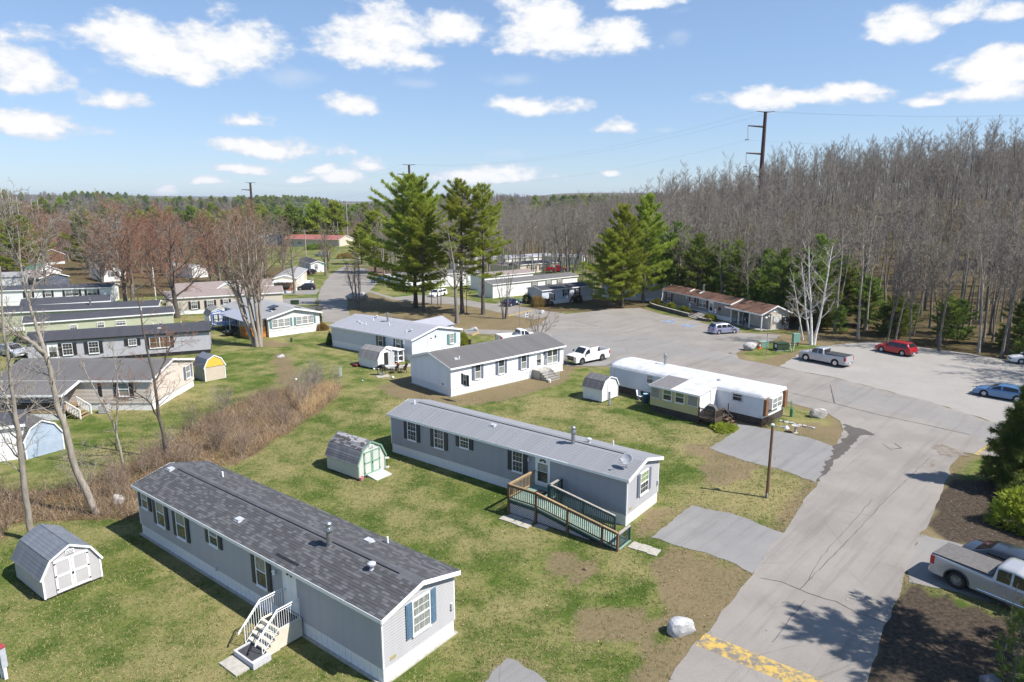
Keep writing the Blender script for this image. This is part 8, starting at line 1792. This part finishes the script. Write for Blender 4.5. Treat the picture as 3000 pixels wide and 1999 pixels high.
t = thing('air_conditioner', 'grey outdoor air conditioner at the white skirting of the beige home', 'air conditioner', local(H10, 10.3, -.8)); MB().box(-.4, .4, -.3, .3, .05, .8).build('cabinet', alu, t); MB().lathe([(.25, .8), (.25, .84), (.05, .84)], (0, 0, 0), 12).build('fan_grille', black, t)
t = thing('lawn_mower', 'red lawn mower at the back of the open white shed', 'lawn mower', at(1043, 1074), 1.0); MB().box(-.25, .3, -.25, .25, .12, .3).build('deck', P('mower_red', (.4, .03, .03)), t); MB().lathe([(.14, .3), (.14, .45), (.05, .48)], (0, 0, 0), 10).build('engine', black, t); MB().tube([(-.2, .2, .3), (-.85, .2, .95), (-.85, -.2, .95), (-.2, -.2, .3)], .02, 6).build('handle', metal, t); [MB().lathe([(.1, -.03), (.1, .03)], (0, 0, 0), 10).build('wheel', rubber, t, (x, y, .1), (PI / 2, 0, 0)) for x in (-.2, .25) for y in (-.28, .28)]
# trampoline and fire pit chairs
tr = thing('trampoline', 'blue trampoline with dark safety net behind the charcoal roofed home', 'trampoline', at(658, 963)); blue_f = P('bright_blue_frame', (.04, .14, .45), (.03, .11, .38), rough=.5)
MB().lathe([(1.75, .8), (1.9, .8), (1.9, .88), (1.75, .88)], (0, 0, 0), 20).build('pad', P('pad_blue_white', (.12, .25, .5), (.5, .55, .6), scale=1.5, lo=.45, hi=.5), tr); MB().lathe([(1.76, .80), (.01, .80)], (0, 0, 0), 20).build('mat', black, tr)
for k in range(6): a = k * PI / 3; MB().tube([(1.85 * math.cos(a), 1.85 * math.sin(a), 0), (1.85 * math.cos(a), 1.85 * math.sin(a), 2.5)], .06, 6).build('pole', blue_f, tr); MB().tube([(1.85 * math.cos(a), 1.85 * math.sin(a), 2.45), (1.85 * math.cos(a + PI / 3), 1.85 * math.sin(a + PI / 3), 2.45)], .05, 6).build('top_rail', blue_f, tr)
nb = MB()
for k in range(48):
    a = k * PI / 24; nb.tube([(1.84 * math.cos(a), 1.84 * math.sin(a), .85), (1.84 * math.cos(a), 1.84 * math.sin(a), 2.4)], .012, 3, False)
for k in range(9):
    z = .95 + k * .17; nb.tube([(1.84 * math.cos(j * PI / 12), 1.84 * math.sin(j * PI / 12), z) for j in range(25)], .010, 3, False)
nb.build('safety_net', black, tr)
fp = thing('fire_pit', 'dark round fire pit on the bare earth behind the vase tree', 'fire pit', at(672, 984)); MB().lathe([(.3, 0), (.9, .6), (.95, .68), (.8, .68), (.3, .3)], (0, 0, 0), 12).build('bowl', black, fp)
for i, (px, y) in enumerate((((657, 985), -1), ((689, 980), 2))):
    t = thing('camp_chair', 'dark camp chair by the fire pit, ' + ('left one' if i == 0 else 'right one'), 'chair', at(*px), y, 'camp chairs by the fire pit'); MB().box(-.3, .3, -.25, .25, .42, .46).build('seat', black, t); MB().beam((0, .25, .45), (0, .45, 1.0), .58, .03, up=(0, 1, 0)).build('backrest', black, t); [MB().beam((x, y2, 0), (x, -y2 * .8, .45), .03).build('leg', metal, t) for x in (-.28, .28) for y2 in (-.25, .25)]
# cables, utility and power poles
def upole(label, px, h, m=wood_pole, r=.16, arm=2.4, yaw=0.0, pos=None, cat='utility pole'):
    p = at(*px) if pos is None else Vector((*pos, hzf(*pos))); t = thing('utility_pole', label, cat, p, yaw); MB().tube([(0, 0, -.3), (0, 0, h)], [r, r * .7], 8).build('pole', m, t)
    if arm: MB().box(-arm / 2, arm / 2, -.08, .08, h - .6, h - .4).build('crossarm', m, t); [MB().lathe([(.06, 0), (.08, .1), (.04, .2)], (x * arm * .45, 0, h - .4), 6).build('insulator', alu, t) for x in (-1, 0, 1)]
    return p + Vector((0, 0, h))
pole_pale = P('pale_pole', (.42, .33, .24), (.34, .27, .2), rough=.85)
ta = upole('pale utility pole at the edge of the far left wood', (245, 775), 9.6, pole_pale, .2, 2.4, .3); tb = upole('utility pole with lamp left of the red roofed building', (897, 749.5), 10.5, pole_pale, .22, 2.6, .1); tc_ = upole('utility pole right of the red roofed building', (993, 738), 13, wood_grey, .2, 0)
upole('white flagpole on the far lawn behind the big pine', (1071.5, 759), 9.5, white, .13, 0, 0, None, 'flagpole'); upole('short brown post near the far junction', (1048, 778), 3.0, wood_pole, .12, 0); upole('thin dark pole beside the street corner boulders', (1057, 868), 6.2, wood_old, .07, 0)
upole('leaning birch white pole between maples and sage homes', (457, 880), 6.5, white_dirty, .12, 0)
td = upole('utility pole standing behind the far left trees', None, 9.5, pole_pale, .2, 2.4, .3, (-215, 262)); te = upole('utility pole hidden behind the pine row', None, 10.5, pole_pale, .2, 2.4, .1, (-20, 300))
def wire(label, a, b, sag, r=.03, n=14):
    a, b = Vector(a), Vector(b); pts = [a.lerp(b, k / n) - Vector((0, 0, sag * 4 * (k / n) * (1 - k / n))) for k in range(n + 1)]; return tag(MB().tube(pts, r, 4, False).build('power_line', P('cable', (.25, .25, .27), (.3, .3, .32), rough=.5)), label, 'power line')
wire('overhead cable left of the pale utility pole', td, ta, 1.2, .05); wire('overhead cable left of the lamp utility pole', Vector((-150, 262, 8)), tb, 1.5, .05); wire('overhead cable from the lamp pole towards the pines', tb, te, 1.5, .05)
# rusty steel transmission poles
def tower(label, pos, top, yaw, side=-1, r=.75):
    z = hzf(*pos); h = top - z; t = thing('transmission_pole', label, 'transmission pole', (*pos, z), yaw); MB().tube([(0, 0, -.5), (0, 0, h)], [r, r * .62], 12).build('pole', rust, t); MB().box(-.5, .5, -.5, .5, h, h + .15).build('cap_plate', rust, t)
    ends = []
    for (f, L_, s) in ((0, 2.8, 1), (0, 2.8, -1), (-4.0, 5.0, side), (-11.5, 5.0, side)):
        MB().tube([(0, 0, h + f), (s * L_, 0, h + f + .25)], [.3, .16] if f else [.14, .08], 8).build('arm', rust, t)
        if f < 0:
            MB().tube([(s * L_, 0, h + f + .1), (s * L_ - .15 * s, 0, h + f - 3.4)], .11, 6).build('insulator', alu, t); MB().box(s * L_ - .6, s * L_ + .5, -.15, .15, h + f - 3.75, h + f - 3.4).build('clamp', metal, t); ends.append((s * L_, 0, h + f - 3.7))
        else: ends.append((s * L_, 0, h + .25))
    M4 = Matrix.Translation((*pos, z)) @ Matrix.Rotation(yaw, 4, 'Z'); return [M4 @ Vector(e) for e in ends]
T1 = tower('tall rusty steel transmission pole rising from the hillside wood', (72.2, 203), 43.7, .15); T2 = tower('rusty transmission pole behind the biggest pine', (-44.0, 300), 33.8, .15); T3 = tower('smaller rusty transmission pole over the street woods', (-148, 395), 28.6, .15, -1, .9)
for nm, A_, B_ in (('between the hillside pole and the middle pole', T1, T2), ('between the middle pole and the far pole', T2, T3)):
    for k, (a, b) in enumerate(zip(A_, B_)): wire('transmission wire %s, %s' % (nm, ['right top', 'left top', 'upper arm', 'lower arm'][k]), a, b, 5.0, .014, 20)
for k, a in enumerate(T1): wire('transmission wire running right over the wood, ' + ['right top', 'left top', 'upper arm', 'lower arm'][k], a, a + Vector((150, -40, 2)), 4.0, .014, 20)
# distant wooden H frames at far left and the lattice tower
for i, (px, d, h) in enumerate(((36, 620, 34), (58, 600, 33), (98, 560, 26), (155, 540, 24), (76, 585, 27))):
    x = (px - 1500) / CAM_F * d * 1.02; t = thing('wooden_pylon', 'distant wooden H frame pylon on the left slope, ' + ['leftmost', 'second', 'fourth', 'rightmost', 'third'][i], 'pylon', (x, d, hzf(x, d)), 0, 'wooden pylons')
    for s in (-2.5, 2.5): MB().tube([(s, 0, 0), (s, 0, h)], .32, 6).build('pole', pole_pale, t)
    MB().box(-6, 6, -.25, .25, h - 5, h - 4.4).build('crossarm', pole_pale, t)
lt = thing('lattice_tower', 'pale lattice pylon above the red roofed building', 'pylon', (-111, 372, hzf(-111, 372)), .4)
for s in (-1, 1):
    for q in (-1, 1): MB().beam((s * 2.2, q * 2.2, 0), (s * .7, q * .7, 16), .3).build('leg', metal, lt)
for k in range(4): z0, z1 = k * 4, k * 4 + 4; w0, w1 = 2.2 - .094 * z0, 2.2 - .094 * z1; MB().beam((-w0, -w0, z0), (w1, -w1, z1), .2).beam((w0, -w0, z0), (-w1, -w1, z1), .2).build('brace', metal, lt)
MB().beam((-5.5, 0, 17.5), (5.5, 0, 17.5), .3).beam((-5.5, 0, 19.5), (5.5, 0, 19.5), .3).beam((-5.5, 0, 17.5), (-5.5, 0, 19.5), .25).beam((5.5, 0, 17.5), (5.5, 0, 19.5), .25).beam((-3, 0, 17.5), (0, 0, 19.5), .2).beam((3, 0, 17.5), (0, 0, 19.5), .2).beam((-2, 0, 16), (-4, 0, 17.5), .2).beam((2, 0, 16), (4, 0, 17.5), .2).build('head_frame', metal, lt)
p_ = Vector((-86, 360, hzf(-86, 360))); t = thing('utility_pole', 'tall T shaped pole right of the lattice pylon', 'utility pole', p_, .2); MB().tube([(0, 0, 0), (0, 0, 20)], .3, 6).build('pole', wood_grey, t); MB().box(-5, 5, -.2, .2, 18.5, 19).build('crossarm', wood_grey, t)
# entrance bed edging at the far junction
tag(drape('verge', W([(838, 617), (862, 606), (905, 612), (940, 632), (900, 640), (872, 634)]), P('verge_mulch', (.13, .08, .05), (.2, .13, .08), rough=.95), .03, res=3, amp=.2, step=1.5), 'brown planted verge at the far junction', 'verge')
# ------------------------------------------------------------------ person in the mail shelter
def person():
    p = at(2179, 966); t = thing('person', 'person in dark blue clothes standing in the mail shelter shade', 'person', (p.x, p.y, p.z + .05), math.radians(120))
    V = [(0, 0, .92), (0, 0, 1.12), (0, .01, 1.32), (0, .01, 1.44), (0, .0, 1.50), (.18, 0, 1.38), (.23, -.02, 1.12), (.22, -.12, .90), (-.18, 0, 1.38), (-.23, -.02, 1.12), (-.2, -.14, .92), (.09, 0, .86), (.10, -.02, .48), (.10, .02, .08), (.10, -.14, .03), (-.09, 0, .86), (-.10, .02, .48), (-.11, .05, .08), (-.11, -.11, .03)]
    E = [(0, 1), (1, 2), (2, 3), (3, 4), (3, 5), (5, 6), (6, 7), (3, 8), (8, 9), (9, 10), (0, 11), (11, 12), (12, 13), (13, 14), (0, 15), (15, 16), (16, 17), (17, 18)]
    R = [.15, .14, .16, .10, .055, .07, .05, .038, .07, .05, .038, .095, .07, .05, .045, .095, .07, .05, .045]
    me = bpy.data.meshes.new('body'); me.from_pydata(V, E, []); me.materials.append(P('navy_clothes', (.012, .018, .05), (.018, .025, .06), rough=.8)); o = link('body', me, t)
    sk = o.modifiers.new('skin', 'SKIN'); sk.use_smooth_shade = True
    for i, r in enumerate(R): o.data.skin_vertices[0].data[i].radius = (r, r * .8)
    o.data.skin_vertices[0].data[0].use_root = True
    ss = o.modifiers.new('sub', 'SUBSURF'); ss.levels = 1; ss.render_levels = 1
    skin = P('skin', (.45, .26, .18), None, rough=.5)
    bm = bmesh.new(); bmesh.ops.create_uvsphere(bm, u_segments=14, v_segments=10, radius=1)
    for v in bm.verts:
        v.co = Vector((v.co.x * .078, v.co.y * .098, v.co.z * .118))
        if v.co.y < -.08 and abs(v.co.x) < .03 and -.03 < v.co.z < .02: v.co.y -= .02
    m2 = bpy.data.meshes.new('head'); bm.to_mesh(m2); bm.free(); m2.materials.append(skin); link('head', m2, t, (0, -.015, 1.60))
    MB().lathe([(.085, -.02), (.095, .04), (.08, .1), (.02, .128)], (0, .015, 1.61), 12).build('hair', P('dark_hair', (.02, .014, .01)), t, None, None, True)
    for s, q in ((1, (.22, -.14, .86)), (-1, (-.2, -.165, .88))):
        mb = MB().box(-.018, .018, -.035, .03, -.04, .04)
        for k in range(4): mb.beam((0, -.03 + k * .02, -.04), (0, -.035 + k * .02, -.10 - (.015 if k in (1, 2) else 0)), .016)
        mb.beam((0, -.04, .0), (0, -.07, -.04), .018); mb.build('hand', skin, t, q)
person()
# ------------------------------------------------------------------ thin air between here and the far ridge
hm = bpy.data.materials.new('haze_air'); hm.use_nodes = True; hm.node_tree.nodes.clear()
ho = hm.node_tree.nodes.new('ShaderNodeOutputMaterial'); hv = hm.node_tree.nodes.new('ShaderNodeVolumePrincipled'); hv.inputs['Density'].default_value = .00007; hv.inputs['Color'].default_value = (.72, .84, 1.0, 1); hv.inputs['Anisotropy'].default_value = .2
hm.node_tree.links.new(hv.outputs[0], ho.inputs['Volume'])
tag(MB().box(GX.min() - 50, GX.max() + 50, GY.min() - 50, GY.max() + 50, GZ.min() - 1.5, max(GZ.max() + 25, 60)).build('haze', hm), kind='stuff')
